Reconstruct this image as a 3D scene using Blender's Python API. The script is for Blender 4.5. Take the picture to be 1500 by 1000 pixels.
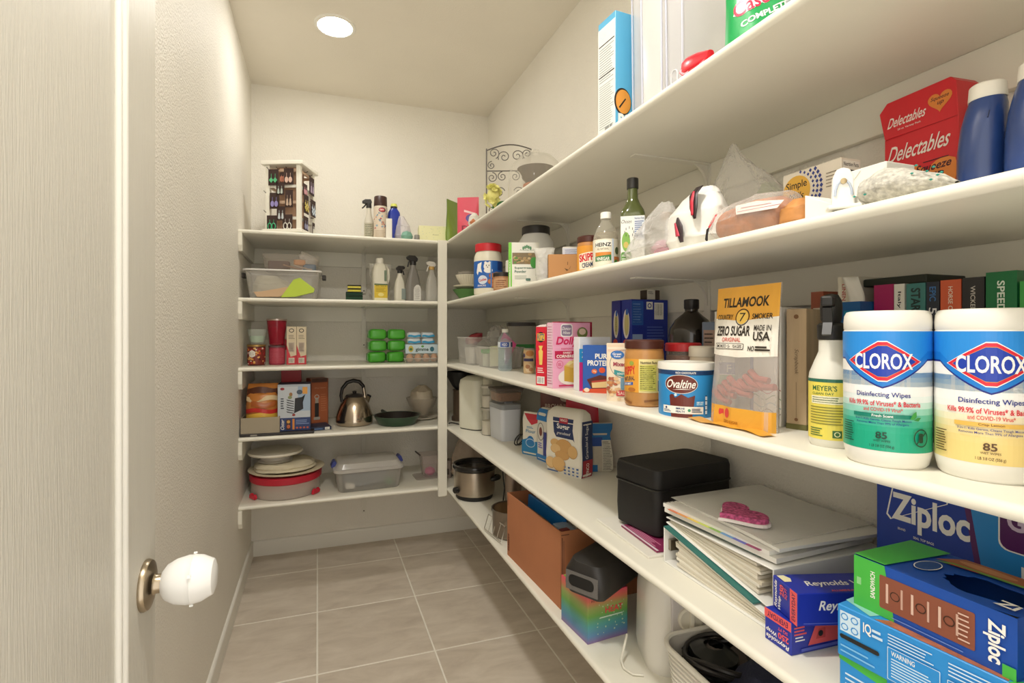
import bpy, bmesh, math, random
from mathutils import Vector, Matrix, noise

for o in list(bpy.data.objects):
    bpy.data.objects.remove(o)
scene = bpy.context.scene
COL = scene.collection
PI = math.pi

# ---------------------------------------------------------------- camera
cam_data = bpy.data.cameras.new('camera')
cam_data.sensor_width = 36
cam_data.lens = 748.5 / 1500 * 36
cam_data.shift_x = (750 - 718.3) / 1500
cam_data.shift_y = (485.6 - 500) / 1500
cam_data.clip_start = 0.02
cam = bpy.data.objects.new('camera', cam_data)
COL.objects.link(cam)
cam.location = (0, 0, 1.305)
cam.rotation_euler = (PI / 2, 0, -0.3259)
scene.camera = cam

# ---------------------------------------------------------------- world and exposure
world = bpy.data.worlds.new('world')
scene.world = world
world.use_nodes = True
world.node_tree.nodes['Background'].inputs[0].default_value = (1.0, 0.95, 0.88, 1)
world.node_tree.nodes['Background'].inputs[1].default_value = 1.65
scene.view_settings.view_transform = 'Standard'
scene.view_settings.look = 'None'
scene.view_settings.gamma = 1
scene.view_settings.use_curve_mapping = False
scene.view_settings.exposure = 0.36
LAMP_STRENGTH = (88.0, 270.0)
LAMP_COLOR = (1.0, 0.972, 0.925)

# ---------------------------------------------------------------- helpers
def lin(h):
    h = h.lstrip('#')
    out = []
    for i in (0, 2, 4):
        c = int(h[i:i + 2], 16) / 255
        out.append(c / 12.92 if c <= 0.04045 else ((c + 0.055) / 1.055) ** 2.4)
    return tuple(out)

MATS = {}
def mat(h, rough=0.5, metal=0.0, var=0.0, vscale=8.0, bump=0.0, bscale=120.0, spec=0.5, stretch=None, coat=0.0):
    """opaque procedural material, colour by hex"""
    key = (h, rough, metal, var, vscale, bump, bscale, spec, stretch, coat)
    if key in MATS:
        return MATS[key]
    m = bpy.data.materials.new('surface_' + h.lstrip('#'))
    m.use_nodes = True
    nt = m.node_tree
    b = nt.nodes['Principled BSDF']
    c = lin(h)
    b.inputs['Base Color'].default_value = (*c, 1)
    b.inputs['Roughness'].default_value = rough
    b.inputs['Metallic'].default_value = metal
    b.inputs['Specular IOR Level'].default_value = spec
    b.inputs['Coat Weight'].default_value = coat
    if var or bump:
        tc = nt.nodes.new('ShaderNodeTexCoord')
        mp = nt.nodes.new('ShaderNodeMapping')
        nt.links.new(tc.outputs['Object'], mp.inputs[0])
        if stretch:
            mp.inputs['Scale'].default_value = stretch
        if var:
            n = nt.nodes.new('ShaderNodeTexNoise')
            n.inputs['Scale'].default_value = vscale
            n.inputs['Detail'].default_value = 5
            nt.links.new(mp.outputs[0], n.inputs['Vector'])
            r = nt.nodes.new('ShaderNodeValToRGB')
            r.color_ramp.elements[0].position = 0.3
            r.color_ramp.elements[1].position = 0.7
            r.color_ramp.elements[0].color = (*[x * (1 - var) for x in c], 1)
            r.color_ramp.elements[1].color = (*[min(1, x * (1 + var)) for x in c], 1)
            nt.links.new(n.outputs[0], r.inputs[0])
            nt.links.new(r.outputs[0], b.inputs['Base Color'])
        if bump:
            n2 = nt.nodes.new('ShaderNodeTexNoise')
            n2.inputs['Scale'].default_value = bscale
            n2.inputs['Detail'].default_value = 3
            nt.links.new(mp.outputs[0], n2.inputs['Vector'])
            bp = nt.nodes.new('ShaderNodeBump')
            bp.inputs['Strength'].default_value = bump
            bp.inputs['Distance'].default_value = 0.004
            nt.links.new(n2.outputs[0], bp.inputs['Height'])
            nt.links.new(bp.outputs[0], b.inputs['Normal'])
    MATS[key] = m
    return m

def clear(h='#ffffff', alpha=0.12, rough=0.08, bump=0.0, bscale=30.0):
    """see-through plastic or glass: tinted body over transparency with fresnel sheen"""
    key = ('clear', h, alpha, rough, bump, bscale)
    if key in MATS:
        return MATS[key]
    m = bpy.data.materials.new('clear_' + h.lstrip('#'))
    m.use_nodes = True
    nt = m.node_tree
    b = nt.nodes['Principled BSDF']
    b.inputs['Base Color'].default_value = (*lin(h), 1)
    b.inputs['Roughness'].default_value = rough
    tr = nt.nodes.new('ShaderNodeBsdfTransparent')
    c = lin(h)
    tr.inputs[0].default_value = (*[0.88 + 0.12 * x for x in c], 1)
    fr = nt.nodes.new('ShaderNodeLayerWeight')
    fr.inputs['Blend'].default_value = 0.5
    pw = nt.nodes.new('ShaderNodeMath'); pw.operation = 'POWER'; pw.inputs[1].default_value = 3.0
    nt.links.new(fr.outputs['Facing'], pw.inputs[0])
    mx = nt.nodes.new('ShaderNodeMath')
    mx.operation = 'MULTIPLY_ADD'
    mx.use_clamp = True
    mx.inputs[1].default_value = 0.5
    mx.inputs[2].default_value = alpha
    nt.links.new(pw.outputs[0], mx.inputs[0])
    mix = nt.nodes.new('ShaderNodeMixShader')
    nt.links.new(mx.outputs[0], mix.inputs[0])
    nt.links.new(tr.outputs[0], mix.inputs[1])
    nt.links.new(b.outputs[0], mix.inputs[2])
    nt.links.new(mix.outputs[0], nt.nodes['Material Output'].inputs[0])
    if bump:
        tc = nt.nodes.new('ShaderNodeTexCoord')
        n2 = nt.nodes.new('ShaderNodeTexNoise')
        n2.inputs['Scale'].default_value = bscale
        n2.inputs['Detail'].default_value = 4
        nt.links.new(tc.outputs['Object'], n2.inputs['Vector'])
        bp = nt.nodes.new('ShaderNodeBump')
        bp.inputs['Strength'].default_value = bump
        bp.inputs['Distance'].default_value = 0.01
        nt.links.new(n2.outputs[0], bp.inputs['Height'])
        nt.links.new(bp.outputs[0], b.inputs['Normal'])
        nt.links.new(bp.outputs[0], fr.inputs['Normal'])
    MATS[key] = m
    return m

class MB:
    """collects geometry for one mesh"""
    def __init__(s):
        s.v, s.f, s.m = [], [], []
    def add(s, vs, fs, m=0):
        k = len(s.v)
        s.v += [tuple(p) for p in vs]
        for f in fs:
            s.f.append([i + k for i in f]); s.m.append(m)
        return s
    def box(s, x0, x1, y0, y1, z0, z1, m=0):
        return s.add([(x0,y0,z0),(x1,y0,z0),(x1,y1,z0),(x0,y1,z0),(x0,y0,z1),(x1,y0,z1),(x1,y1,z1),(x0,y1,z1)],
                     [(0,3,2,1),(4,5,6,7),(0,1,5,4),(1,2,6,5),(2,3,7,6),(3,0,4,7)], m)
    def frust(s, w0, d0, w1, d1, z0, z1, m=0, cx=0, cy=0, open_top=False):
        a = [(cx-w0/2,cy-d0/2,z0),(cx+w0/2,cy-d0/2,z0),(cx+w0/2,cy+d0/2,z0),(cx-w0/2,cy+d0/2,z0),
             (cx-w1/2,cy-d1/2,z1),(cx+w1/2,cy-d1/2,z1),(cx+w1/2,cy+d1/2,z1),(cx-w1/2,cy+d1/2,z1)]
        fs = [(0,3,2,1),(0,1,5,4),(1,2,6,5),(2,3,7,6),(3,0,4,7)]
        if not open_top: fs.append((4,5,6,7))
        return s.add(a, fs, m)
    def lathe(s, prof, n=32, m=0, c=(0,0), sx=1, sy=1, z=0):
        """prof: list of (r, z); r=0 closes to a point"""
        rings, vs, fs = [], [], []
        for r, zz in prof:
            if r <= 1e-6:
                rings.append([len(vs)]); vs.append((c[0], c[1], z+zz))
            else:
                k = len(vs)
                rings.append(list(range(k, k+n)))
                for i in range(n):
                    a = 2*PI*i/n
                    vs.append((c[0]+r*sx*math.cos(a), c[1]+r*sy*math.sin(a), z+zz))
        for A, B in zip(rings, rings[1:]):
            for i in range(n):
                j = (i+1) % n
                if len(A) == 1 and len(B) == 1: continue
                if len(A) == 1: fs.append((A[0], B[j], B[i]))
                elif len(B) == 1: fs.append((A[i], A[j], B[0]))
                else: fs.append((A[i], A[j], B[j], B[i]))
        return s.add(vs, fs, m)
    def tube(s, pts, r, n=8, m=0, closed=False):
        pts = [Vector(p) for p in pts]
        N = len(pts); vs, fs = [], []
        rr = r if isinstance(r, (list, tuple)) else [r]*N
        up = None
        for i, p in enumerate(pts):
            if closed: d = pts[(i+1) % N] - pts[i-1]
            else: d = pts[min(i+1, N-1)] - pts[max(i-1, 0)]
            d = d.normalized() if d.length > 1e-9 else Vector((0,0,1))
            if up is None:
                up = d.orthogonal().normalized()
            else:
                up = up - d*up.dot(d)
                up = up.normalized() if up.length > 1e-6 else d.orthogonal().normalized()
            w = d.cross(up)
            for k in range(n):
                a = 2*PI*k/n
                vs.append(p + (up*math.cos(a) + w*math.sin(a))*rr[i])
        for i in range(N if closed else N-1):
            j = (i+1) % N
            for k in range(n):
                l = (k+1) % n
                fs.append((i*n+k, i*n+l, j*n+l, j*n+k))
        if not closed:
            fs.append(tuple(range(n-1, -1, -1)))
            fs.append(tuple((N-1)*n+k for k in range(n)))
        return s.add(vs, fs, m)
    def prism(s, pts, a0, a1, m=0, axis='z'):
        """extrude a 2d outline (counter-clockwise) along an axis"""
        def at(p, a):
            if axis == 'z': return (p[0], p[1], a)
            if axis == 'y': return (p[0], a, p[1])
            return (a, p[0], p[1])
        n = len(pts)
        vs = [at(p, a0) for p in pts] + [at(p, a1) for p in pts]
        fs = [tuple(range(n-1, -1, -1)), tuple(range(n, 2*n))]
        fs += [(i, (i+1) % n, n+(i+1) % n, n+i) for i in range(n)]
        return s.add(vs, fs, m)
    def grid(s, fn, nu, nv, m=0, wrap=False):
        vs = [fn(i/nu, j/nv) for j in range(nv+1) for i in range(nu+(0 if wrap else 1))]
        c = nu if wrap else nu+1
        fs = []
        for j in range(nv):
            for i in range(nu):
                i2 = (i+1) % c if wrap else i+1
                fs.append((j*c+i, j*c+i2, (j+1)*c+i2, (j+1)*c+i))
        return s.add(vs, fs, m)

def rrect(w, h, r, n=5, cx=0, cy=0):
    pts = []
    for (sx, sy, a0) in ((1,-1,-PI/2), (1,1,0), (-1,1,PI/2), (-1,-1,PI)):
        for i in range(n+1):
            a = a0 + PI/2*i/n
            pts.append((cx+sx*(w/2-r)+r*math.cos(a), cy+sy*(h/2-r)+r*math.sin(a)))
    return pts

def loft(mb, secs, n=5, m=0, cap0=True, cap1=True):
    """secs: (w, d, r, z[, cx, cy]) rounded rectangles stacked"""
    k = None; vs = []; fs = []
    for sct in secs:
        w, d, r, z = sct[:4]
        cx, cy = (sct[4], sct[5]) if len(sct) > 4 else (0, 0)
        p = rrect(w, d, max(min(r, w/2-1e-4, d/2-1e-4), 1e-4), n, cx, cy)
        k = len(p)
        vs += [(x, y, z) for x, y in p]
    for i in range(len(secs)-1):
        for j in range(k):
            l = (j+1) % k
            fs.append((i*k+j, i*k+l, (i+1)*k+l, (i+1)*k+j))
    if cap0: fs.append(tuple(range(k-1, -1, -1)))
    if cap1: fs.append(tuple((len(secs)-1)*k+j for j in range(k)))
    return mb.add(vs, fs, m)

def ob(name, mb, mats, parent=None, loc=(0,0,0), rz=0, smooth=True, bevel=0, seg=2, rot=None, ang=38):
    me = bpy.data.meshes.new(name)
    me.from_pydata(mb.v, [], mb.f)
    if not isinstance(mats, (list, tuple)): mats = [mats]
    for m in mats: me.materials.append(m)
    if len(mats) > 1:
        for p, k in zip(me.polygons, mb.m): p.material_index = k
    if smooth:
        me.shade_smooth()
        me.set_sharp_from_angle(angle=math.radians(ang))
    me.update()
    o = bpy.data.objects.new(name, me)
    COL.objects.link(o)
    o.location = loc
    o.rotation_euler = rot if rot else (0, 0, rz)
    if parent: o.parent = parent
    if bevel:
        b = o.modifiers.new('edge', 'BEVEL')
        b.width = bevel; b.segments = seg; b.limit_method = 'ANGLE'; b.angle_limit = math.radians(40)
        b.harden_normals = False
    return o

def tag(o, label, cat, group=None):
    o['label'] = label; o['category'] = cat
    if group: o['group'] = group
    return o

def struct(o):
    o['kind'] = 'structure'
    return o

def thing(name, label, cat, loc=(0,0,0), rz=0, group=None, rot=None):
    o = bpy.data.objects.new(name, None)
    o.empty_display_size = 0.03
    COL.objects.link(o)
    o.location = loc
    o.rotation_euler = rot if rot else (0, 0, rz)
    return tag(o, label, cat, group)

# ---- flat print: shapes and lettering laid on a surface through a map (u, v, offset) -> point
TXT = {}
def text_geo(body, bold):
    key = (body, bold)
    if key not in TXT:
        cu = bpy.data.curves.new('lettering', 'FONT')
        cu.body = body
        cu.resolution_u = 3
        cu.offset = bold
        o = bpy.data.objects.new('lettering', cu)
        me = bpy.data.meshes.new_from_object(o)
        vs = [(v.co.x, v.co.y) for v in me.vertices]
        fs = [tuple(p.vertices) for p in me.polygons]
        bpy.data.objects.remove(o); bpy.data.curves.remove(cu); bpy.data.meshes.remove(me)
        x0 = min(v[0] for v in vs); x1 = max(v[0] for v in vs)
        y0 = min(v[1] for v in vs); y1 = max(v[1] for v in vs)
        TXT[key] = ([((v[0]-x0)/(x1-x0), (v[1]-y0)/(y1-y0)) for v in vs], fs)
    return TXT[key]

class Pr:
    def __init__(s, fmap, step=0, vstep=0, o0=0.0004, do=0.00012):
        s.map = fmap; s.step = step; s.vstep = vstep; s.o = o0; s.do = do
        s.mats = []; s.mb = MB()
    def _mi(s, m):
        if m not in s.mats: s.mats.append(m)
        return s.mats.index(m)
    def raw(s, vs, fs, m):
        mi = s._mi(m)
        o = s.o; s.o += s.do
        if s.step or s.vstep:
            bm = bmesh.new()
            bv = [bm.verts.new((x, y, 0)) for x, y in vs]
            for f in fs:
                try: bm.faces.new([bv[i] for i in f])
                except ValueError: pass
            us = [v[0] for v in vs]; ws = [v[1] for v in vs]
            for st, lo, hi, ax in ((s.step, min(us), max(us), 0), (s.vstep, min(ws), max(ws), 1)):
                if not st: continue
                k = math.floor(lo/st)+1
                while k*st < hi:
                    co = (k*st, 0, 0) if ax == 0 else (0, k*st, 0)
                    no = (1, 0, 0) if ax == 0 else (0, 1, 0)
                    bmesh.ops.bisect_plane(bm, geom=bm.verts[:]+bm.edges[:]+bm.faces[:], plane_co=co, plane_no=no)
                    k += 1
            bm.verts.index_update()
            vs = [(v.co.x, v.co.y) for v in bm.verts]
            fs = [tuple(v.index for v in f.verts) for f in bm.faces]
            bm.free()
        s.mb.add([s.map(x, y, o) for x, y in vs], fs, mi)
        return s
    def poly(s, pts, m):
        return s.raw(pts, [tuple(range(len(pts)))], m)
    def rect(s, u0, v0, u1, v1, m, r=0):
        if r: return s.poly(rrect(u1-u0, v1-v0, r, 4, (u0+u1)/2, (v0+v1)/2), m)
        return s.poly([(u0,v0),(u1,v0),(u1,v1),(u0,v1)], m)
    def ell(s, cu, cv, ru, rv, m, n=28):
        return s.poly([(cu+ru*math.cos(2*PI*i/n), cv+rv*math.sin(2*PI*i/n)) for i in range(n)], m)
    def ring(s, cu, cv, ru, rv, t, m, n=28):
        vs = [(cu+ru*math.cos(2*PI*i/n), cv+rv*math.sin(2*PI*i/n)) for i in range(n)]
        vs += [(cu+(ru-t)*math.cos(2*PI*i/n), cv+(rv-t)*math.sin(2*PI*i/n)) for i in range(n)]
        return s.raw(vs, [(i, (i+1) % n, n+(i+1) % n, n+i) for i in range(n)], m)
    def text(s, body, u0, v0, u1, v1, m, bold=0.012, shear=0.0, rot=0):
        """fit lettering into the box; rot in degrees about the box centre (box given before turning)"""
        vs, fs = text_geo(body, bold)
        cu, cv = (u0+u1)/2, (v0+v1)/2
        a = math.radians(rot); ca, sa = math.cos(a), math.sin(a)
        out = []
        for x, y in vs:
            px = (x-0.5)*(u1-u0) + (y-0.5)*shear*(v1-v0); py = (y-0.5)*(v1-v0)
            out.append((cu+px*ca-py*sa, cv+px*sa+py*ca))
        return s.raw(out, fs, m)
    def lines(s, u0, v0, u1, v1, n, m, fill=0.5, seed=1):
        """rows of print too small to read"""
        rnd = random.Random(seed)
        h = (v1-v0)/n
        for i in range(n):
            e = u1 - (u1-u0)*rnd.random()*0.25
            s.o -= s.do
            s.rect(u0, v0+i*h+h*(1-fill)/2, e, v0+i*h+h*(1+fill)/2, m)
        s.o += s.do
        return s
    def bars(s, u0, v0, u1, v1, m, n=14, seed=3):
        rnd = random.Random(seed)
        w = (u1-u0)/n
        for i in range(n):
            s.o -= s.do
            s.rect(u0+i*w, v0, u0+i*w+w*rnd.uniform(0.25, 0.7), v1, m)
        s.o += s.do
        return s
    def build(s, parent, name='printed_label'):
        return ob(name, s.mb, s.mats, parent, smooth=False)

def mF(w): return lambda u, v, o: (-w/2+u, -o, v)
def mL(w, d): return lambda u, v, o: (-w/2-o, d-u, v)
def mR(w): return lambda u, v, o: (w/2+o, u, v)
def mT(w, h): return lambda u, v, o: (-w/2+u, v, h+o)
def mC(R, zoff=0, cy=0):
    """wrap round a cylinder; R a number or function of height; u=0 faces local -y"""
    if callable(R): return lambda u, v, o: ((R(v)+o)*math.sin(u/R(0)), cy-(R(v)+o)*math.cos(u/R(0)), v+zoff)
    return lambda u, v, o: ((R+o)*math.sin(u/R), cy-(R+o)*math.cos(u/R), v+zoff)

def frame_of(A, B):
    """location and turn for a thing whose front base edge runs from A (left) to B (right)"""
    return ((A[0]+B[0])/2, (A[1]+B[1])/2), math.atan2(B[1]-A[1], B[0]-A[0]), math.hypot(B[0]-A[0], B[1]-A[1])

def carton(name, label, cat, A, B, d, h, z, m, bevel=0.0012, group=None, w=None):
    (x, y), rz, ww = frame_of(A, B)
    w = w or ww
    o = ob(name, MB().box(-w/2, w/2, 0, d, 0, h), m, None, (x, y, z), rz, smooth=False, bevel=bevel, seg=1)
    tag(o, label, cat, group)
    return o, w

def turned(x, y):
    """turn so that local -y faces the camera side of the doorway"""
    return math.atan2(y, x) - PI/2

WHITE = mat('#f4f1e8', 0.45)
INK = mat('#20201f', 0.55)

# ---------------------------------------------------------------- the room
XL, XR, YB, ZC = -0.366, 1.083, 3.257, 2.746
YF = -0.12
ZS = [None, 1.806, 1.472, 1.129, 0.785, 0.450]
SX, SY = 0.6715, 2.748
TH = 0.019
M_WALL = mat('#efeade', 0.55, var=0.02, vscale=3, bump=0.75, bscale=150)
M_CEIL = mat('#ede6d8', 0.8, var=0.02, vscale=3, bump=0.3, bscale=110)
M_PAINT = mat('#eeeadb', 0.35, var=0.015, vscale=6)
M_TRIM = mat('#efece2', 0.4)
M_DOOR = mat('#d8d4c8', 0.45, var=0.02, vscale=14, bump=0.25, bscale=60, stretch=(1, 6, 0.35))

struct(ob('wall_left', MB().box(XL-0.1, XL, YF, YB+0.1, 0, ZC), M_WALL, smooth=False))
struct(ob('wall_right', MB().box(XR, XR+0.1, YF, YB+0.1, 0, ZC), M_WALL, smooth=False))
struct(ob('wall_back', MB().box(XL, XR, YB, YB+0.1, 0, ZC), M_WALL, smooth=False))
struct(ob('ceiling', MB().box(XL-0.1, XR+0.1, YF, YB+0.1, ZC, ZC+0.1), M_CEIL, smooth=False))
# wall beside and above the doorway the view comes through
wf = MB()
wf.box(0.47, XR, YF, 0.0, 0, ZC)
wf.box(XL, 0.47, YF, 0.0, 2.06, ZC)
struct(ob('wall_front', wf, M_WALL, smooth=False))

# floor: grout bed with separate tiles
floor = struct(ob('floor', MB().box(XL, XR, YF, YB, -0.05, -0.0012), mat('#f2ede0', 0.8, var=0.03, vscale=30), smooth=False))
def tile_material():
    m = bpy.data.materials.new('floor_tile_stone')
    m.use_nodes = True
    nt = m.node_tree
    b = nt.nodes['Principled BSDF']
    b.inputs['Roughness'].default_value = 0.42
    tc = nt.nodes.new('ShaderNodeTexCoord')
    oi = nt.nodes.new('ShaderNodeObjectInfo')
    av = nt.nodes.new('ShaderNodeVectorMath'); av.operation = 'ADD'
    sc = nt.nodes.new('ShaderNodeVectorMath'); sc.operation = 'SCALE'; sc.inputs['Scale'].default_value = 7.0
    cb = nt.nodes.new('ShaderNodeCombineXYZ')
    nt.links.new(oi.outputs['Random'], cb.inputs[0]); nt.links.new(oi.outputs['Random'], cb.inputs[1])
    nt.links.new(cb.outputs[0], sc.inputs[0])
    nt.links.new(tc.outputs['Object'], av.inputs[0]); nt.links.new(sc.outputs[0], av.inputs[1])
    mp = nt.nodes.new('ShaderNodeMapping')
    mp.inputs['Rotation'].default_value = (0, 0, 0.6)
    mp.inputs['Scale'].default_value = (1.0, 2.6, 1.0)
    nt.links.new(av.outputs[0], mp.inputs[0])
    n = nt.nodes.new('ShaderNodeTexNoise')
    n.inputs['Scale'].default_value = 4.5; n.inputs['Detail'].default_value = 7; n.inputs['Roughness'].default_value = 0.62
    n.inputs['Distortion'].default_value = 0.5
    nt.links.new(mp.outputs[0], n.inputs['Vector'])
    r = nt.nodes.new('ShaderNodeValToRGB')
    e = r.color_ramp.elements
    e[0].position = 0.3; e[0].color = (*lin('#c2b5a5'), 1)
    e[1].position = 0.72; e[1].color = (*lin('#dfd4c5'), 1)
    k = e.new(0.5); k.color = (*lin('#d2c6b6'), 1)
    nt.links.new(n.outputs[0], r.inputs[0]); nt.links.new(r.outputs[0], b.inputs['Base Color'])
    bp = nt.nodes.new('ShaderNodeBump'); bp.inputs['Strength'].default_value = 0.06; bp.inputs['Distance'].default_value = 0.003
    nt.links.new(n.outputs[0], bp.inputs['Height']); nt.links.new(bp.outputs[0], b.inputs['Normal'])
    return m
M_TILE = tile_material()
TS, G = 0.457, 0.0065
X0, Y0 = -0.0018, 3.4251
for i in range(-1, 3):
    for j in range(0, 9):
        x0 = max(X0+i*TS+G/2, XL+0.012); x1 = min(X0+(i+1)*TS-G/2, XR)
        y1 = min(Y0-j*TS-G/2, YB-0.012); y0 = max(Y0-(j+1)*TS+G/2, YF)
        if x1-x0 < 0.02 or y1-y0 < 0.02: continue
        cx, cy = (x0+x1)/2, (y0+y1)/2
        ob('tile', MB().box(x0-cx, x1-cx, y0-cy, y1-cy, -0.01, 0.0), M_TILE, floor, (cx, cy, 0), smooth=False, bevel=0.0012, seg=1)

def base_run(name, along, a0, a1, wallpos, sgn):
    """baseboard with an eased top edge"""
    prof = [(0,0),(0.012,0),(0.012,0.078),(0.010,0.084),(0.005,0.088),(0,0.089)]
    mb = MB()
    if along == 'y':
        mb.prism([(wallpos+sgn*p[0], p[1]) for p in (prof if sgn > 0 else prof[::-1])], a0, a1, axis='y')
    else:
        mb.prism([(wallpos+sgn*p[0], p[1]) for p in (prof if sgn > 0 else prof[::-1])], a0, a1, axis='x')
    return struct(ob(name, mb, M_TRIM, smooth=False))
base_run('baseboard_left', 'y', 0.0, YB, XL, 1)
base_run('baseboard_back', 'x', XL+0.012, XR-0.012, YB, -1)
base_run('baseboard_right', 'y', 0.0, YB, XR, -1)

# ---------------------------------------------------------------- ceiling lamps
def lamp(x, y, label, strength):
    t = thing('ceiling_light', label, 'light', (x, y, ZC), group='recessed ceiling lights')
    ob('trim_ring', MB().lathe([(0.074,-0.0035),(0.080,-0.007),(0.092,-0.005),(0.096,0.0),(0.074,0.0)], 48), M_TRIM, t)
    m = bpy.data.materials.new('lamp_lens'); m.use_nodes = True
    nt = m.node_tree; nt.nodes.remove(nt.nodes['Principled BSDF'])
    e = nt.nodes.new('ShaderNodeEmission'); e.inputs[0].default_value = (*LAMP_COLOR, 1); e.inputs[1].default_value = strength
    nt.links.new(e.outputs[0], nt.nodes['Material Output'].inputs[0])
    ob('lens', MB().lathe([(0.076,-0.004),(0.06,-0.008),(0.03,-0.010),(0,-0.011)], 40), m, t)
lamp(0.078, 2.517, 'round recessed ceiling light glowing over the back shelves', LAMP_STRENGTH[0])
lamp(0.0, 0.55, 'round recessed ceiling light above the doorway end', LAMP_STRENGTH[1])

# ---------------------------------------------------------------- shelving
ORD = [None, 'top', 'second from top', 'middle', 'second from bottom', 'bottom']
def nose(x0, x1, z):
    """board outline in x-z with a rounded front at x0"""
    r = TH/2
    pts = [(x1, z-TH), (x1, z)]
    pts += [(x0+r-r*math.sin(PI*i/8), z-r+r*math.cos(PI*i/8)) for i in range(9)]
    return pts
for k in range(1, 6):
    z = ZS[k]
    o = ob('shelf_board', MB().prism(nose(SX, XR, z), 0.005, YB, axis='y'), M_PAINT, smooth=True)
    tag(o, 'long white shelf board on the right wall, %s of five' % ORD[k], 'shelf', 'right wall shelf boards')
    mb = MB().prism(nose(SY, YB, z), XL, SX, axis='x')
    o = ob('shelf_board', mb, M_PAINT, smooth=True)
    tag(o, 'short white shelf board across the back wall, %s of five' % ORD[k], 'shelf', 'back wall shelf boards')
    o = ob('shelf_cleat', MB().box(XR-0.018, XR, 0.005, YB-0.018, z-TH-0.088, z-TH), M_PAINT, smooth=False, bevel=0.002)
    tag(o, 'white batten on the right wall under the shelf, %s of five' % ORD[k], 'batten', 'right wall shelf battens')
    o = ob('shelf_cleat', MB().box(XL+0.018, SX, YB-0.018, YB, z-TH-0.088, z-TH), M_PAINT, smooth=False, bevel=0.002)
    tag(o, 'white batten on the back wall under the shelf, %s of five' % ORD[k], 'batten', 'back wall shelf battens')
    mb = MB().prism([(SY-0.012, z-TH), (SY-0.012, z-TH-0.06), (SY+0.004, z-TH-0.088), (YB, z-TH-0.088), (YB, z-TH)], XL, XL+0.018, axis='x')
    o = ob('shelf_cleat', mb, M_PAINT, smooth=False, bevel=0.0015)
    tag(o, 'white end batten on the left wall under the shelf, %s of five' % ORD[k], 'batten', 'left wall shelf battens')
o = ob('shelf_post', MB().box(0.623, 0.672, 2.729, 2.748, 0.405, ZS[1]-0.001), M_PAINT, smooth=False, bevel=0.0015)
tag(o, 'narrow white vertical post where the back and right shelves meet', 'post')

M_BRK = mat('#e9e5d8', 0.35)
def bracket(loc, rz, arm, label, group):
    """flat steel angle: leg down the wall, arm under the shelf, gusset curve between"""
    t = thing('shelf_bracket', label, 'bracket', loc, rz, group)
    ob('wall_leg', MB().box(-0.013, 0.013, -0.021, -0.018, -0.245, 0), M_BRK, t, smooth=False, bevel=0.001)
    ob('arm', MB().box(-0.013, 0.013, -arm, -0.018, -0.004, 0), M_BRK, t, smooth=False, bevel=0.001)
    pts = [(-0.019, 0), (-0.075, -0.004)] + [(-0.075+0.053*math.sin(a*PI/12), -0.004-0.068*(1-math.cos(a*PI/12))) for a in range(1, 7)] + [(-0.019, -0.075)]
    ob('gusset', MB().prism(pts[::-1], -0.004, 0.004, axis='x'), M_BRK, t, smooth=False)
    ob('screw', MB().lathe([(0,-0.002),(0.004,-0.002),(0.004,0.001)], 12), mat('#5d564c', 0.4, 0.6), t, (0, -0.0215, -0.23), rot=(-PI/2, 0, 0))
for k in range(1, 6):
    bracket((0.27, YB, ZS[k]-TH), 0, 0.30, 'white metal bracket on the back wall under the shelf, %s of five' % ORD[k], 'back wall brackets')
    for y, w in ((2.06, 'farther'), (1.195, 'nearer')):
        bracket((XR, y, ZS[k]-TH), -PI/2, 0.27, '%s white metal bracket on the right wall, shelf %s of five' % (w, ORD[k]), 'right wall brackets')

# ---------------------------------------------------------------- the open door
DX = -0.255
door = struct(ob('door_1', MB().box(DX-0.035, DX, 0.22, 0.96, 0.012, 2.04), M_DOOR, smooth=False, bevel=0.002))
# raised stiles and rails round the panels
for (y0, y1, z0, z1) in ((0.832, 0.958, 0.014, 2.038), (0.222, 0.348, 0.014, 2.038), (0.348, 0.832, 0.014, 0.24), (0.348, 0.832, 1.90, 2.038)):
    ob('stile', MB().box(DX, DX+0.006, y0, y1, z0, z1), M_DOOR, door, smooth=False, bevel=0.0015)
def mould(path):
    n = 10
    return path
mb = MB()
for off, r in ((0.012, 0.0075), (0.028, 0.005)):
    y0, y1, z0, z1 = 0.348+off, 0.832-off, 0.24+off, 1.90-off
    mb.tube([(DX+0.003, y0, z0), (DX+0.003, y1, z0), (DX+0.003, y1, z1), (DX+0.003, y0, z1)], r, 10, closed=True)
ob('panel_moulding', mb, M_TRIM, door)
ob('panel', MB().box(DX, DX+0.003, 0.40, 0.78, 0.29, 1.85), M_DOOR, door, smooth=False, bevel=0.0025)
M_NICK = mat('#a89a84', 0.28, 1.0, var=0.05, vscale=20)
KX = DX+0.006
knob = ob('door_knob', MB().lathe([(0,0),(0.037,0),(0.0375,0.003),(0.035,0.008),(0.026,0.011),(0.016,0.013),(0.014,0.016),(0.0135,0.026),(0.018,0.030),(0.018,0.033),(0,0.034)], 48),
          M_NICK, door, (KX, 0.903, 0.92), rot=(0, PI/2, 0))
# white plastic child cover over the knob
cov = MB().lathe([(0.018,0.024),(0.026,0.030),(0.0325,0.042),(0.036,0.058),(0.0355,0.064),(0.0365,0.066),(0.0355,0.068),(0.034,0.078),(0.026,0.094),(0.018,0.097),(0,0.098)], 28)
cover = ob('knob_cover', cov, mat('#f5f4f0', 0.38), door, (KX, 0.903, 0.92), rot=(0, PI/2, 0))
for a in (0.4, 2.2, 3.6, 5.2):
    ob('cover_tab', MB().box(-0.0025, 0.0025, -0.0025, 0.0025, 0, 0.003), mat('#f5f4f0', 0.38), door,
       (KX+0.066, 0.903+0.0362*math.sin(a), 0.92+0.0362*math.cos(a)), rot=(-a, 0, 0), smooth=False)

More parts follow.
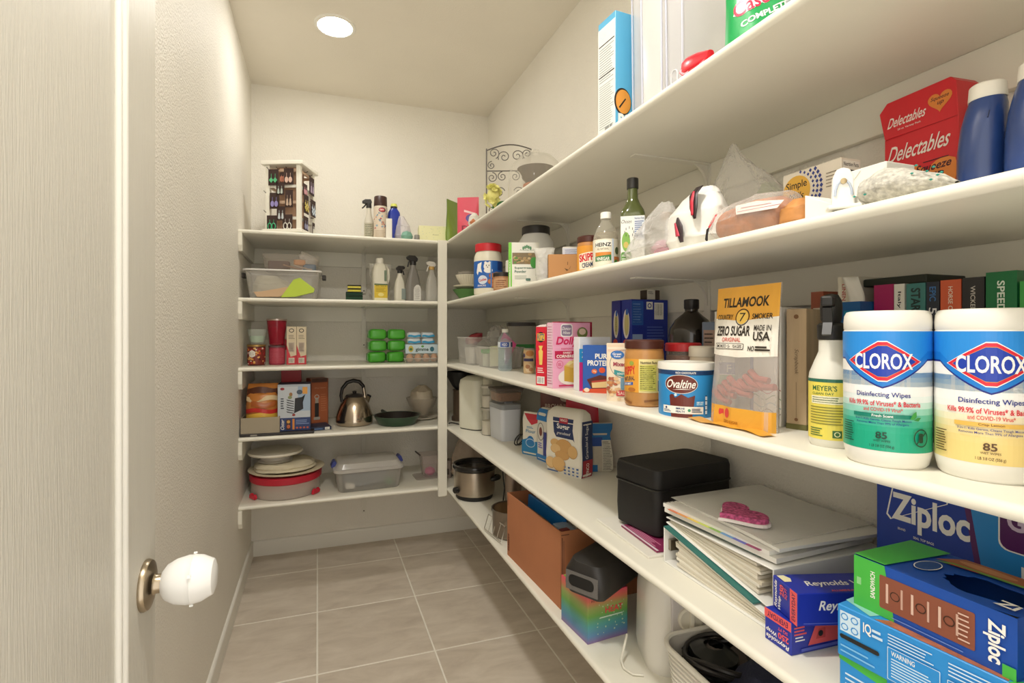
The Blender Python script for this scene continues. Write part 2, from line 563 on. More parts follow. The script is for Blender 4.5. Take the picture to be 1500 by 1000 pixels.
# ---------------------------------------------------------------- shared shapes for packaging
def soft_pouch(name, label, cat, loc, rz, w, h, T, m, top=0.12, seed=0, amp=0.0, lean=0.0, group=None, rot=None, waist=0.0):
    """stand-up pouch: thick gusset at the base, pinched flat at the top; returns (object, front surface)"""
    def hw(v): return w/2*(1-waist*math.sin(PI*v))
    def th(u, v):
        vv = min(max(v, 0), 1)
        side = max(0.0, 1-abs(u)**3.2)
        prof = (1-vv**1.9)*(0.72+0.28*math.cos(vv*2.2)) if vv < 1 else 0
        n = amp*noise.noise(Vector((u*2.1+seed, vv*4.0, seed*1.7)))
        return max(0.0012, T/2*side**0.6*max(prof, 0)*(1+n*6)+0.0012) + 0.0
    def yf(x, z):
        v = z/h
        u = max(-1, min(1, x/max(hw(v), 1e-4)))
        wob = amp*T*0.9*noise.noise(Vector((u*1.3+seed+5, v*3.3, 2.0)))*min(1, v*2)
        return -th(u, v)+lean*v*v+wob
    def front(a, b):
        x = (a*2-1)*hw(b); z = b*h
        return (x, yf(x, z), z)
    def back(a, b):
        x = (1-a*2)*hw(b); z = b*h
        v = b; u = 1-a*2
        wob = amp*T*0.9*noise.noise(Vector((u*1.3+seed+5, v*3.3, 2.0)))*min(1, v*2)
        return (x, th(u, v)+lean*v*v+wob, z)
    mb = MB().grid(front, 18, 22).grid(back, 18, 22)
    o = ob(name, mb, m, None, loc, rz, smooth=True, rot=rot, ang=60)
    if label: tag(o, label, cat, group)
    return o, (lambda u, v, off: (u, yf(u, v)-off, v))

def sack(name, m, prof, amp, seed, parent=None, loc=(0,0,0), rz=0, nu=40, nv=30, freq=3.0, rot=None, ridge=0.5):
    """crumpled bag; prof = [(z, rx, ry, cx, cy)]"""
    def fn(a, b):
        t = b*(len(prof)-1); i = min(int(t), len(prof)-2); k = t-i
        k = k*k*(3-2*k)
        P0, P1 = prof[i], prof[i+1]
        z, rx, ry, cx, cy = [P0[q]+(P1[q]-P0[q])*k for q in range(5)]
        an = 2*PI*a
        d = Vector((math.cos(an), math.sin(an), b*2))
        n = noise.noise(d*freq+Vector((seed, 0, 0)))
        n2 = 1-2*abs(noise.noise(d*freq*1.7+Vector((0, seed, 3))))
        f = 1+amp*(n*(1-ridge)+n2*ridge*0.7)
        zz = z+amp*0.25*prof[-1][0]*noise.noise(d*2.0+Vector((7, seed, 1)))*(1 if 0.06 < b < 0.97 else 0)
        return (cx+rx*f*math.cos(an), cy+ry*f*math.sin(an), zz)
    return ob(name, MB().grid(fn, nu, nv, wrap=True), m, parent, loc, rz, smooth=True, ang=50, rot=rot)

def jar(name, label, loc, r, h, body_m, lid_m, lid_h, shoulder=0.0, neck=None, rz=None, group=None, cat='jar', lid_r=None, content=None):
    """round jar: body, lid, optional contents inside a clear wall"""
    rz = turned(*loc[:2]) if rz is None else rz
    t = thing(name, label, cat, loc, rz, group)
    nk = neck or r*0.9
    hb = h-lid_h
    ob('jar_body', MB().lathe([(0,0),(r*0.9,0),(r*0.985,0.004),(r,0.012),(r,hb-shoulder-0.006),(r*0.97,hb-shoulder*0.6),(nk,hb-0.001),(nk,hb+0.004),(0,hb+0.004)], 40), body_m, t)
    if content:
        ob('contents', MB().lathe([(0,0.003),(r*0.93,0.004),(r*0.95,0.012),(r*0.95,content[1]*hb),(0,content[1]*hb)], 28), content[0], t)
    lr = lid_r or nk*1.08
    prof = [(nk*0.9,hb-0.001),(lr,hb),(lr,h-0.003),(lr-0.003,h),(0,h)]
    ob('lid', MB().lathe(prof, 44), lid_m, t)
    return t

WHT = mat('#f7f4ec', 0.5)
PLASTIC = mat('#f3f0e6', 0.35)

# ================================================================ RIGHT WALL, MIDDLE SHELF
Z3 = ZS[3]
def wipes(x, y, r, du, tint, word, label):
    t = thing('wipes_canister', label, 'canister', (x, y, Z3), turned(x, y), 'disinfecting wipes canisters')
    ob('tub', MB().lathe([(0,0.003),(r*0.86,0),(r*0.93,0.004),(r*0.985,0.016),(r,0.021),(r,0.1765),(r*0.985,0.178),(0,0.178)], 56), PLASTIC, t)
    ob('lid', MB().lathe([(r*0.97,0.177),(r*0.995,0.180),(r,0.188),(r*0.985,0.197),(r*0.93,0.2025),(r*0.85,0.2035),(r*0.8,0.201),(0,0.201)], 56), mat('#f1eee4', 0.35), t)
    K = r/0.062
    p = Pr(lambda u, v, o: mC(r)(u*K, v, o), step=0.006)
    dark = mat('#1b2a86', 0.35); blue = mat('#1f7fd6', 0.32); red = mat('#e0253c', 0.35); wht = mat('#fbfaf6', 0.35)
    H = PI*0.062*0.72
    c = lin(tint)
    # wrap: tinted foot fading to white, blue head
    shades = [0.0, 0.0, 0.0, 0.04, 0.16, 0.34, 0.56, 0.78, 0.94]
    v0, v1 = 0.0225, 0.094
    tc = [int(tint[i:i+2], 16) for i in (1, 3, 5)]
    for i, s in enumerate(shades):
        a = v0+(v1-v0)*i/len(shades); b = v0+(v1-v0)*(i+1)/len(shades)
        col = '#%02x%02x%02x' % tuple(int(q+(251-q)*s) for q in tc)
        p.o -= p.do
        p.rect(-H, a, H, b, mat(col, 0.35))
    p.rect(-H, v1, H, 0.1765, wht)
    for i, col in enumerate(('#cfe5f5', '#9fcdf0', '#5fb0ec')):
        p.o -= p.do
        p.rect(-H, 0.106+i*0.006, H, 0.112+i*0.006, mat(col, 0.35))
    def shield(dv, mm, k=1.0):
        pts = [(-H, 0.1765)] + [(du+0.068*k*(i/8.0), 0.103+dv+0.036*abs(i/8.0)**1.25) for i in range(-8, 9)] + [(H, 0.139+dv), (H, 0.1765)]
        pts = [(-H, 0.139+dv)] + pts[1:-2] + [(H, 0.139+dv), (H, 0.1765), (-H, 0.1765)]
        p.poly(pts, mm)
    shield(0.0, dark); shield(0.0022, blue); shield(0.012, mat('#2b8fe2', 0.32))
    def diam(w, h, mm):
        p.poly([(du-w, 0.138), (du-w*0.9, 0.1355), (du-0.006, 0.138-h), (du+0.006, 0.138-h), (du+w*0.9, 0.1355), (du+w, 0.138), (du+w*0.9, 0.1405), (du+0.006, 0.138+h), (du-0.006, 0.138+h), (du-w*0.9, 0.1405)], mm)
    diam(0.0545, 0.0262, wht); diam(0.053, 0.0248, red); diam(0.046, 0.0205, mat('#e9a23b', 0.35)); diam(0.0452, 0.0198, mat('#1d3fae', 0.35))
    p.text('CLOROX', du-0.0405, 0.1278, du+0.0405, 0.1482, wht, bold=0.022)
    p.text('Disinfecting Wipes', du-0.037, 0.0905, du+0.037, 0.0985, dark, bold=0.012)
    p.text('Kills 99.9% of Viruses* & Bacteria', du-0.052, 0.0805, du+0.052, 0.0875, mat('#d8213a', 0.4), bold=0.02)
    p.text('and COVID-19 Virus*', du-0.026, 0.0735, du+0.026, 0.0785, mat('#d8213a', 0.4), bold=0.012)
    p.rect(du-0.042, 0.0655, du+0.038, 0.0705, mat('#12806c' if tint[1] == '1' else '#e9bd5c', 0.4))
    p.text(word, du-0.014, 0.0663, du+0.014, 0.0698, wht if tint[1] == '1' else mat('#7a4a1a', 0.4))
    p.text('3-in-1: Kills Germs, Cleans Tough Messes', du-0.038, 0.0605, du+0.038, 0.064, dark, bold=0.006)
    p.text('Removes More Than 99% of Allergens', du-0.036, 0.0562, du+0.034, 0.0598, dark, bold=0.006)
    ink = mat('#15402f' if tint[1] == '1' else '#5a3a14', 0.4)
    p.text('85', du-0.009, 0.0385, du+0.006, 0.0475, ink, bold=0.02)
    p.text('WET WIPES', du-0.012, 0.0345, du+0.010, 0.037, ink)
    p.text('1 LB 3.8 OZ (556 g)', du-0.017, 0.0265, du+0.015, 0.031, ink)
    p.lines(-0.068, 0.030, -0.046, 0.058, 9, ink, 0.35)
    if tint[1] == '1':
        p.ring(du+0.052, 0.042, 0.0115, 0.0115, 0.0016, ink)
        p.rect(du+0.048, 0.036, du+0.055, 0.048, ink, r=0.002)
        p.poly([(du+0.0435, 0.0347), (du+0.0447, 0.0337), (du+0.0605, 0.0493), (du+0.0593, 0.0503)], ink)
        lf = mat('#3d9c48', 0.4)
        p.poly([(du+0.035, 0.066), (du+0.040, 0.0735), (du+0.044, 0.0755), (du+0.0445, 0.069), (du+0.040, 0.065)], lf)
        p.poly([(du+0.040, 0.0645), (du+0.046, 0.068), (du+0.051, 0.068), (du+0.047, 0.0635)], mat('#2f8a3e', 0.4))
    p.text('DO NOT FLUSH WIPES', du-0.012, 0.0085, du+0.042, 0.0105, mat('#6b675d', 0.5), bold=0.004) if False else None
    p.build(t, 'wrap_label')
    q = Pr(mC(r*0.965), step=0.006); q.lines(-0.012, 0.009, 0.042, 0.0112, 1, mat('#8a8578', 0.5))
    return t
wipes(0.729, 0.4836, 0.0478, -0.005, '#18a884', 'Fresh Scent', 'wipes canister with a green lower label beside the yellow spray bottle')
wipes(0.775, 0.3985, 0.0478, 0.006, '#f4d98c', 'Crisp Lemon', 'wipes canister with a pale yellow lower label at the right edge')

# yellow spray bottle
x, y = 0.757, 0.5835
t = thing('spray_bottle', 'multi-surface cleaner bottle with black nozzle and yellow label beside the wipes', 'bottle', (x, y, Z3), turned(x, y)-0.15)
r = 0.030
ob('bottle_body', MB().lathe([(0,0.002),(r*0.9,0),(r,0.006),(r,0.105),(r*0.97,0.112),(r*0.75,0.130),(r*0.56,0.145),(0.0165,0.158),(0.0165,0.172),(0,0.172)], 44), mat('#e6e3d6', 0.3), t)
p = Pr(mC(r), step=0.005)
H = 0.066
p.rect(-H, 0.012, H, 0.104, mat('#ead95e', 0.4)); p.rect(-H, 0.099, H, 0.104, mat('#2d6b58', 0.4))
gr = mat('#3c6a3a', 0.45)
p.text("MEYER'S", -0.022, 0.086, 0.012, 0.094, gr, 0.015); p.text('CLEAN DAY', -0.022, 0.080, 0.008, 0.0835, gr)
p.rect(-0.024, 0.066, 0.024, 0.078, mat('#f1eccb', 0.4)); p.lines(-0.022, 0.067, 0.022, 0.077, 3, gr, 0.45)
p.lines(-0.026, 0.034, 0.028, 0.063, 7, mat('#8f8a3c', 0.45), 0.4); p.lines(-0.026, 0.016, -0.006, 0.03, 4, gr, 0.4)
p.rect(0.006, 0.016, 0.018, 0.027, gr); p.ring(0.012, 0.0215, 0.004, 0.004, 0.0012, mat('#e6e3b0', 0.4), 12)
p.build(t, 'wrap_label')
blk = mat('#1d1c1b', 0.42)
ob('collar', MB().lathe([(0.0165,0.163),(0.0185,0.165),(0.019,0.186),(0.014,0.190),(0,0.190)], 26), blk, t)
tr = ob('trigger_head', MB().lathe([(0.012,0.186),(0.0165,0.195),(0.0175,0.212),(0.0165,0.224),(0.011,0.233),(0,0.235)], 26, sx=0.85), blk, t)
ob('nozzle', MB().box(-0.008, 0.008, -0.040, 0.0, 0.214, 0.230), blk, tr, smooth=False, bevel=0.003)
ob('trigger', MB().prism([(-0.030,0.214),(-0.036,0.212),(-0.030,0.190),(-0.040,0.172),(-0.036,0.170),(-0.024,0.190)], -0.006, 0.006, axis='x'), blk, tr, smooth=False)

# --- books against the wall
def book(name, label, y, w, h, x, d, cover, z=Z3, spine=(), tilt=0.0, rz=None, group='books on the middle shelf'):
    """upright book with its spine to the aisle: cover shell, page block, spine print"""
    t = thing(name, label, 'book', (x, y, z), -PI/2 if rz is None else rz, group, rot=(0, 0, -PI/2 if rz is None else rz))
    if tilt: t.rotation_euler = (0, tilt, -PI/2 if rz is None else rz)
    c = 0.0022
    mb = MB().box(-w/2, -w/2+c, 0, d, 0, h).box(w/2-c, w/2, 0, d, 0, h).box(-w/2+c, w/2-c, 0, c, 0, h)
    ob('cover', mb, mat(cover, 0.42), t, smooth=False)
    ob('page_block', MB().box(-w/2+c, w/2-c, c, d-0.004, 0.003, h-0.004), mat('#e8e0cb', 0.8), t, smooth=False)
    if spine:
        p = Pr(mF(w))
        for s in spine: s(p, w, h)
        p.build(t, 'spine_print')
    return t
def sp_text(body, a, b, col, k=0.6, bold=0.012, shear=0.0):
    """lettering running down the spine between height fractions a and b"""
    def f(p, w, h):
        L = (b-a)*h; cv = (a+b)/2*h
        p.text(body, w/2-L/2, cv-w*k/2, w/2+L/2, cv+w*k/2, mat(col, 0.4), bold, shear, rot=-90)
    return f
def sp_rect(a, b, col, m=0.0):
    return lambda p, w, h: p.rect(w*m, a*h, w*(1-m), b*h, mat(col, 0.4))
def sp_stack(body, a, b, col, k=0.5):
    def f(p, w, h):
        n = len(body); st = (b-a)*h/n
        for i, ch in enumerate(body):
            v = b*h-(i+1)*st
            p.text(ch, w*(0.5-k/2), v+st*0.2, w*(0.5+k/2), v+st*0.85, mat(col, 0.4))
    return f
bt = thing('album', 'wooden-covered album standing between the brown book and the white binder', 'book', (0.8155, 0.6945, Z3), -1.22)
ob('cover', MB().box(-0.0165, 0.0165, 0, 0.095, 0, 0.217), mat('#bda583', 0.7, var=0.14, vscale=16, stretch=(3, 3, 0.4)), bt, smooth=False, bevel=0.001)
ob('band', MB().box(-0.017, 0.017, -0.0006, 0.095, 0.0, 0.010), mat('#6d6a3a', 0.7), bt, smooth=False)
p = Pr(mF(0.033)); p.ell(0.0165, 0.203, 0.004, 0.004, mat('#7b5737', 0.6)); p.rect(0.0162, 0.02, 0.0168, 0.085, mat('#6d5a43', 0.7)); p.ell(0.0165, 0.018, 0.003, 0.003, mat('#7b5737', 0.6))
p.text('Scrapbook', -0.006, 0.118, 0.039, 0.126, mat('#6d5a43', 0.6), 0.0, 0.4, rot=-90); p.build(bt, 'cover_print')

wb = thing('ring_binder', 'white upright binder with wavy coloured lines behind the sausage pouch', 'binder', (0.7975, 0.7415, Z3), -1.22)
ob('cover', MB().box(-0.025, 0.025, 0, 0.115, 0, 0.222), mat('#efece3', 0.4), wb, smooth=False, bevel=0.002)
p = Pr(mF(0.05))
for k, (c_, v) in enumerate((('#b5384a', 0.064), ('#4a8a55', 0.052), ('#7fa9bd', 0.038), ('#8a6d5a', 0.026))):
    pts = [(0.05*i/10, v+0.005*math.sin(i*0.9+k)) for i in range(11)]
    p.poly(pts+[(a, b+0.0014) for a, b in pts[::-1]], mat(c_, 0.5))
p.text('TO', 0.033, 0.166, 0.048, 0.176, INK, 0.015); p.build(wb, 'cover_print')

book('book', 'reddish brown book reading HARVEY behind the spray bottle', 0.742, 0.026, 0.254, 0.925, 0.16, '#9a4f35', spine=(sp_rect(0.86, 0.875, '#e9dcc8', 0.2), sp_stack('HARVEY', 0.30, 0.80, '#f1e6d2', 0.4)))
bs = (
 ('pale blue thin book standing just right of the reddish brown book', 0.720, 0.016, 0.245, '#87a7b8', ()),
 ('tall cream book with a red dot on its spine behind the nozzle', 0.688, 0.024, 0.278, '#e6e0cd', (sp_text('LINEN', 0.84, 0.95, '#b53a3a', 0.3), sp_rect(0.735, 0.765, '#c22b33', 0.3))),
 ('magenta book standing behind the green wipes canister', 0.618, 0.033, 0.257, '#a3195b', ()),
 ('thin white book between the magenta and the teal book', 0.593, 0.017, 0.256, '#e9e6dc', (sp_text('Italy', 0.84, 0.95, '#2b2b2b', 0.4),)),
 ('teal book with dark STAR lettering on its spine', 0.568, 0.029, 0.255, '#3f7f7c', (sp_text('STAR', 0.82, 0.97, '#17302f', 0.5, 0.03),)),
 ('dark navy book with pale and blue spine lettering', 0.5435, 0.019, 0.255, '#242a38', (sp_text('5', 0.80, 0.84, '#e8e8e8', 0.6), sp_text('EPIC', 0.88, 0.97, '#3f78b8', 0.5))),
 ('orange book with white spine lettering between two dark books', 0.5195, 0.028, 0.256, '#d9603a', (sp_text('HORSE CARE', 0.76, 0.96, '#f3e2d0', 0.22),)),
 ('black book between the orange and the green book', 0.491, 0.028, 0.257, '#2c2a2b', (sp_text('WICKED', 0.80, 0.95, '#cfcac0', 0.22),)),
 ('dark green hardback book with white spine lettering', 0.458, 0.036, 0.262, '#16703f', (sp_text('SPEED', 0.78, 0.95, '#e6f0e2', 0.25, 0.02),)),
 ('bright green book with a portrait photo on its spine', 0.420, 0.036, 0.246, '#3fa04a', ()),
)
for lab, y, w, h, col, spn in bs:
    k = book('book', lab, y, w-0.001, h, 0.925, 0.15, col, spine=spn)
    if 'portrait' in lab:
        p = Pr(mF(w)); p.ell(w/2, 0.212, 0.011, 0.014, mat('#3a2418', 0.6)); p.ell(w/2, 0.209, 0.007, 0.009, mat('#d8a98a', 0.6)); p.ell(w/2, 0.188, 0.013, 0.012, mat('#27331f', 0.6)); p.build(k, 'portrait_print')
book('book', 'blue paperback with teal spine standing before the tall cream book', 0.656, 0.038, 0.229, 0.895, 0.16, '#1c5a94', spine=(sp_rect(0.55, 0.93, '#2787a8', 0.25),))
# dark box lying across the books, with torn white paper
o = ob('document_box', MB().box(-0.052, 0.052, 0, 0.10, 0, 0.014), mat('#2c3128', 0.55), None, (0.955, 0.622, Z3+0.258), -PI/2, smooth=False, bevel=0.002)
tag(o, 'dark flat folder lying on top of the book row', 'folder')
o = ob('paper_sheet', MB().grid(lambda a, b: (-0.012+0.024*a+0.006*math.sin(b*4), 0.002*math.sin(a*6+b*3), 0.20+0.075*b), 6, 8), mat('#e9e5da', 0.7), None, (0.915, 0.664, Z3), -PI/2+0.5)
o.modifiers.new('thick', 'SOLIDIFY').thickness = 0.001
tag(o, 'curled white sheet sticking up beside the tall cream book', 'paper')

# --- sausage pouch
A, B = (0.746, 0.842), (0.722, 0.662)
(x, y), rz, w = frame_of(A, B)
gold = mat('#e3a63c', 0.32); clr = clear('#f4ebe4', 0.26, 0.14, 0.25, 60)
po, mp = soft_pouch('snack_pouch', 'standing sausage snack pouch with gold top and clear window', 'pouch', (x+0.018, y, Z3), rz+0.12, 0.150, 0.262, 0.05, clr, seed=4, amp=0.05, lean=0.012)
p = Pr(mp, step=0.012, vstep=0.012)
w2 = 0.075
p.poly([(-w2, 0.202), (0.0, 0.196), (w2, 0.203), (w2, 0.2615), (-w2, 0.2615)], gold)
p.poly([(-w2, 0.132), (0, 0.128), (w2, 0.133), (w2, 0.203), (0, 0.196), (-w2, 0.202)], mat('#efe9dc', 0.4))
q = Pr(mp, step=0.012, vstep=0.012); q.rect(-w2, 0.0, w2, 0.036, gold)
bk = mat('#2a2117', 0.5)
p.text('TILLAMOOK', -0.055, 0.222, 0.055, 0.241, bk, 0.03); p.ring(0.0, 0.203, 0.016, 0.016, 0.002, bk); p.ell(0, 0.203, 0.013, 0.013, mat('#f0c65a', 0.4)); p.text('7', -0.006, 0.195, 0.007, 0.211, bk, 0.0)
p.text('COUNTRY', -0.066, 0.199, -0.022, 0.209, bk); p.text('SMOKER', 0.022, 0.199, 0.066, 0.209, bk)
p.text('ZERO SUGAR', -0.062, 0.168, 0.022, 0.187, bk, 0.03); p.text('ORIGINAL', -0.042, 0.157, 0.004, 0.165, mat('#cf5a4c', 0.5))
p.rect(-0.062, 0.143, 0.012, 0.154, bk, r=0.002); p.rect(-0.061, 0.144, 0.011, 0.153, mat('#efe9dc', 0.4), r=0.002); p.text('SMOKED SAUSAGES', -0.058, 0.1455, 0.008, 0.1515, bk, 0.02)
p.text('MADE IN', 0.030, 0.178, 0.066, 0.188, bk, 0.01); p.text('USA', 0.030, 0.160, 0.066, 0.176, bk, 0.02); p.text('NO', 0.022, 0.141, 0.036, 0.150, bk, 0.02); p.lines(0.038, 0.141, 0.068, 0.151, 2, bk, 0.6)
q.ell(-0.030, 0.024, 0.007, 0.009, mat('#d8433f', 0.4)); q.ell(-0.013, 0.024, 0.007, 0.009, mat('#d8433f', 0.4)); q.text('ZERO SUGAR', -0.022, 0.006, 0.014, 0.011, mat('#a3641c', 0.4)); q.build(po, 'foot_print')
p.build(po, 'printed_label')
for i in range(9):
    yy = 0.045+0.006*(i % 4)+0.004*i; xx = -0.058+0.013*i
    ob('sausage', MB().tube([(xx-0.02, 0.004, yy+0.012), (xx, 0.0, yy), (xx+0.022, 0.003, yy-0.006+0.004*(i % 3))], 0.0062, 8), mat('#9c4438', 0.4, var=0.15, vscale=60), po)
ob('gusset_flap', MB().grid(lambda a, b: (-0.095+0.19*a, -0.020-0.028*b-0.006*math.sin(a*7), 0.0012+0.004*abs(math.sin(a*9+1))*(1-b*0.3)), 22, 4), gold, po)

# --- drink powder tin
def tin_ovaltine():
    x, y, r, h = 0.749, 0.904, 0.0582, 0.112
    t = thing('drink_powder_tub', 'round blue tub of chocolate drink powder with white lid', 'tub', (x, y, Z3), turned(x, y))
    ob('tub_body', MB().lathe([(0,0),(r*0.95,0),(r*0.97,0.003),(r*0.97,0.098),(0,0.098)], 52), mat('#2f93d6', 0.38), t)
    ob('lid', MB().lathe([(r*0.96,0.096),(r,0.097),(r,0.107),(r*0.985,0.1115),(r*0.94,0.112),(r*0.91,0.1085),(0,0.108)], 52), mat('#efece2', 0.4), t)
    R = r*0.97
    K = R/0.0601
    p = Pr(lambda u, v, o: mC(R)(u*K, v, o), step=0.006)
    H = 0.0601*PI*0.7
    nav = mat('#1d3f6e', 0.4); br = mat('#6a2a20', 0.4); wh = mat('#f6f2e8', 0.4)
    p.rect(-H, 0.087, H, 0.0955, nav); p.text('RICH CHOCOLATE', -0.022, 0.0895, 0.020, 0.0935, wh, 0.02)
    p.ell(-0.012, 0.068, 0.036, 0.0195, wh); p.ell(-0.012, 0.068, 0.035, 0.0185, br)
    p.text('Ovaltine', -0.042, 0.060, 0.020, 0.0775, wh, 0.016, 0.3)
    p.poly([(-0.030, 0.056), (-0.010, 0.0588), (0.014, 0.0578), (-0.010, 0.0572)], wh)
    p.poly([(-0.032, 0.0), (-0.036, 0.044), (-0.022, 0.040), (-0.010, 0.048), (0.004, 0.041), (0.018, 0.046), (0.012, 0.0)], br)
    p.ell(-0.030, 0.043, 0.005, 0.004, br); p.ell(-0.022, 0.046, 0.003, 0.003, mat('#d6e8f2', 0.4))
    p.rect(-0.053, 0.008, 0.036, 0.023, wh); p.ell(-0.044, 0.0185, 0.0025, 0.0025, nav); p.lines(-0.05, 0.010, -0.032, 0.0155, 2, nav, 0.5)
    p.text('IMMUNE', -0.021, 0.0165, -0.003, 0.0205, nav, 0.02); p.text('HEALTH', -0.021, 0.0105, -0.003, 0.0145, nav, 0.02); p.ell(0.006, 0.0155, 0.003, 0.003, mat('#3f9b78', 0.4)); p.lines(0.011, 0.011, 0.033, 0.020, 3, nav, 0.5)
    p.rect(0.040, 0.006, 0.044, 0.046, nav)
    for i in range(4): p.rect(0.0395, 0.008+i*0.0095, 0.0445, 0.0155+i*0.0095, mat('#e2ebf2', 0.4))
    p.rect(0.020, 0.026, 0.036, 0.034, mat('#63b1e0', 0.4)); p.text('NET WT', 0.021, 0.0305, 0.035, 0.0335, wh); p.text('12 OZ', 0.021, 0.0268, 0.033, 0.0295, wh)
    p.build(t, 'wrap_label')
tin_ovaltine()

# --- large peanut butter jar
t = jar('peanut_butter_jar', 'large peanut butter jar with brown lid next to the blue tub', (0.744, 1.046, Z3), 0.0455, 0.157, mat('#c08a4e', 0.28, var=0.06, vscale=20), mat('#4c2318', 0.4), 0.021, shoulder=0.010, neck=0.043, lid_r=0.0455)
p = Pr(mC(0.0456), step=0.005)
H = 0.07
org = mat('#e6a13a', 0.4); crm = mat('#efdd9a', 0.4)
p.rect(-H, 0.034, H, 0.112, org); p.rect(-0.012, 0.034, 0.058, 0.112, crm)
p.text('SKIPPY', -0.060, 0.074, -0.020, 0.094, mat('#d3222c', 0.4), 0.03, rot=8); p.text('NATURAL', -0.058, 0.060, -0.022, 0.070, mat('#2a2a4a', 0.4), 0.02, rot=8)
p.poly([(-0.066, 0.047), (-0.026, 0.051), (-0.026, 0.058), (-0.066, 0.054)], mat('#2f5fae', 0.4)); p.text('CREAMY', -0.060, 0.050, -0.030, 0.055, WHT, rot=6)
p.ell(-0.030, 0.040, 0.010, 0.005, mat('#b7702d', 0.4)); p.ell(-0.030, 0.102, 0.006, 0.005, mat('#9cab4a', 0.4))
dk = mat('#4a3f16', 0.5)
p.text('Nutrition Facts', -0.008, 0.101, 0.030, 0.107, dk, 0.02); p.rect(-0.010, 0.038, 0.028, 0.099, mat('#d3cb62', 0.4)); p.lines(-0.009, 0.041, 0.027, 0.097, 13, dk, 0.4)
p.rect(0.032, 0.038, 0.056, 0.062, mat('#47506e', 0.4)); p.lines(0.033, 0.066, 0.056, 0.108, 9, dk, 0.35)
p.poly([(-0.060, 0.013), (-0.030, 0.006), (-0.028, 0.011), (-0.058, 0.019)], mat('#8d5b2d', 0.35)); p.poly([(0.0, 0.012), (0.040, 0.016), (0.038, 0.02), (0.0, 0.017)], mat('#8d5b2d', 0.35))
p.build(t, 'wrap_label')

# --- mixed nuts pouch
A, B = (0.684, 1.137), (0.752, 1.092)
(x, y), rz, w = frame_of(A, B)
po, mp = soft_pouch('nut_pouch', 'cream mixed nuts pouch with a teal ribbon beside the peanut butter', 'pouch', (x+0.02, y+0.012, Z3), rz, w, 0.147, 0.034, mat('#ead9bf', 0.4), seed=9, amp=0.03)
p = Pr(mp, step=0.008, vstep=0.01)
b2 = w/2
for i, c_ in enumerate(('#e8c9b0', '#efe2ca', '#ead2b2')): p.rect(-b2+0.003, 0.125+i*0.006, b2-0.003, 0.131+i*0.006, mat(c_, 0.4))
p.ring(0.003, 0.094, 0.036, 0.036, 0.0012, mat('#6a6a6a', 0.4)); p.ell(-0.014, 0.117, 0.017, 0.011, mat('#2d6cb5', 0.4)); p.text('Great', -0.026, 0.1165, -0.004, 0.122, WHT, 0.02); p.text('Value', -0.023, 0.111, -0.006, 0.1155, WHT, 0.02)
p.text('Mixed Nuts', -0.024, 0.088, 0.036, 0.099, mat('#9a2940', 0.4), 0.03)
p.poly([(-0.022, 0.068), (0.0, 0.062), (0.036, 0.066), (0.036, 0.078), (0.0, 0.074), (-0.022, 0.080)], mat('#2f8f92', 0.4)); p.text('ROASTED & SALTED', -0.014, 0.067, 0.032, 0.072, WHT)
p.rect(-0.006, 0.030, 0.030, 0.060, mat('#6f97ad', 0.4), r=0.004)
rn = random.Random(5)
for i in range(46):
    u, v = rn.uniform(-b2+0.004, b2-0.004), rn.uniform(0.003, 0.058)
    if -0.008 < u < 0.032 and 0.028 < v: continue
    p.o -= p.do*0.9
    p.ell(u, v, rn.uniform(0.004, 0.007), rn.uniform(0.003, 0.005), mat(rn.choice(['#c98f5a', '#b5734a', '#d9b285', '#a85b40', '#e2c49a']), 0.5), 9)
p.rect(-0.016, 0.014, 0.036, 0.028, mat('#c8454c', 0.4)); p.text('SALTED', -0.012, 0.017, 0.026, 0.025, mat('#f2d9c8', 0.4))
p.build(po, 'printed_label')

# --- protein bar box and pale box behind
o, w = carton('snack_bar_box', 'blue protein bar box with white lettering beside the nut pouch', 'box', (0.728, 1.318), (0.792, 1.262), 0.05, 0.137, Z3, mat('#2a5cae', 0.4))
p = Pr(mF(w)); p.text('PURE', 0.036, 0.098, w-0.006, 0.113, WHT, 0.03); p.text('PROTEIN', 0.014, 0.078, w-0.004, 0.094, WHT, 0.03)
p.poly([(0.0, 0.0), (w, 0.0), (w, 0.016), (0.0, 0.010)], mat('#d8502c', 0.4)); p.poly([(0.012, 0.038), (0.05, 0.052), (w-0.002, 0.046), (w-0.002, 0.016), (0.026, 0.012)], mat('#5a2018', 0.4)); p.poly([(0.026, 0.030), (w-0.004, 0.036), (w-0.004, 0.018), (0.028, 0.014)], mat('#e6c48a', 0.4)); p.poly([(0.026, 0.034), (w-0.004, 0.042), (w-0.004, 0.036), (0.026, 0.029)], mat('#b2372c', 0.4))
p.ell(0.034, 0.062, 0.008, 0.007, mat('#e26a32', 0.4)); p.ell(0.056, 0.066, 0.009, 0.008, mat('#e2522c', 0.4)); p.text('20g', 0.029, 0.059, 0.039, 0.065, mat('#fbe6c8', 0.4)); p.ell(0.012, 0.008, 0.008, 0.006, mat('#f0dcc0', 0.4))
p.build(o)
o, w = carton('snack_bar_box', 'white topped box with pink and blue side behind the protein bars', 'box', (0.735, 1.352), (0.842, 1.352), 0.035, 0.160, Z3, mat('#e9eaec', 0.4))
p = Pr(mF(w)); p.rect(0, 0.0, 0.030, 0.125, mat('#3fa3d8', 0.4)); p.rect(0, 0, 0.026, 0.085, mat('#e63b8a', 0.4)); p.text('Z', 0.008, 0.098, 0.02, 0.116, WHT); p.build(o)

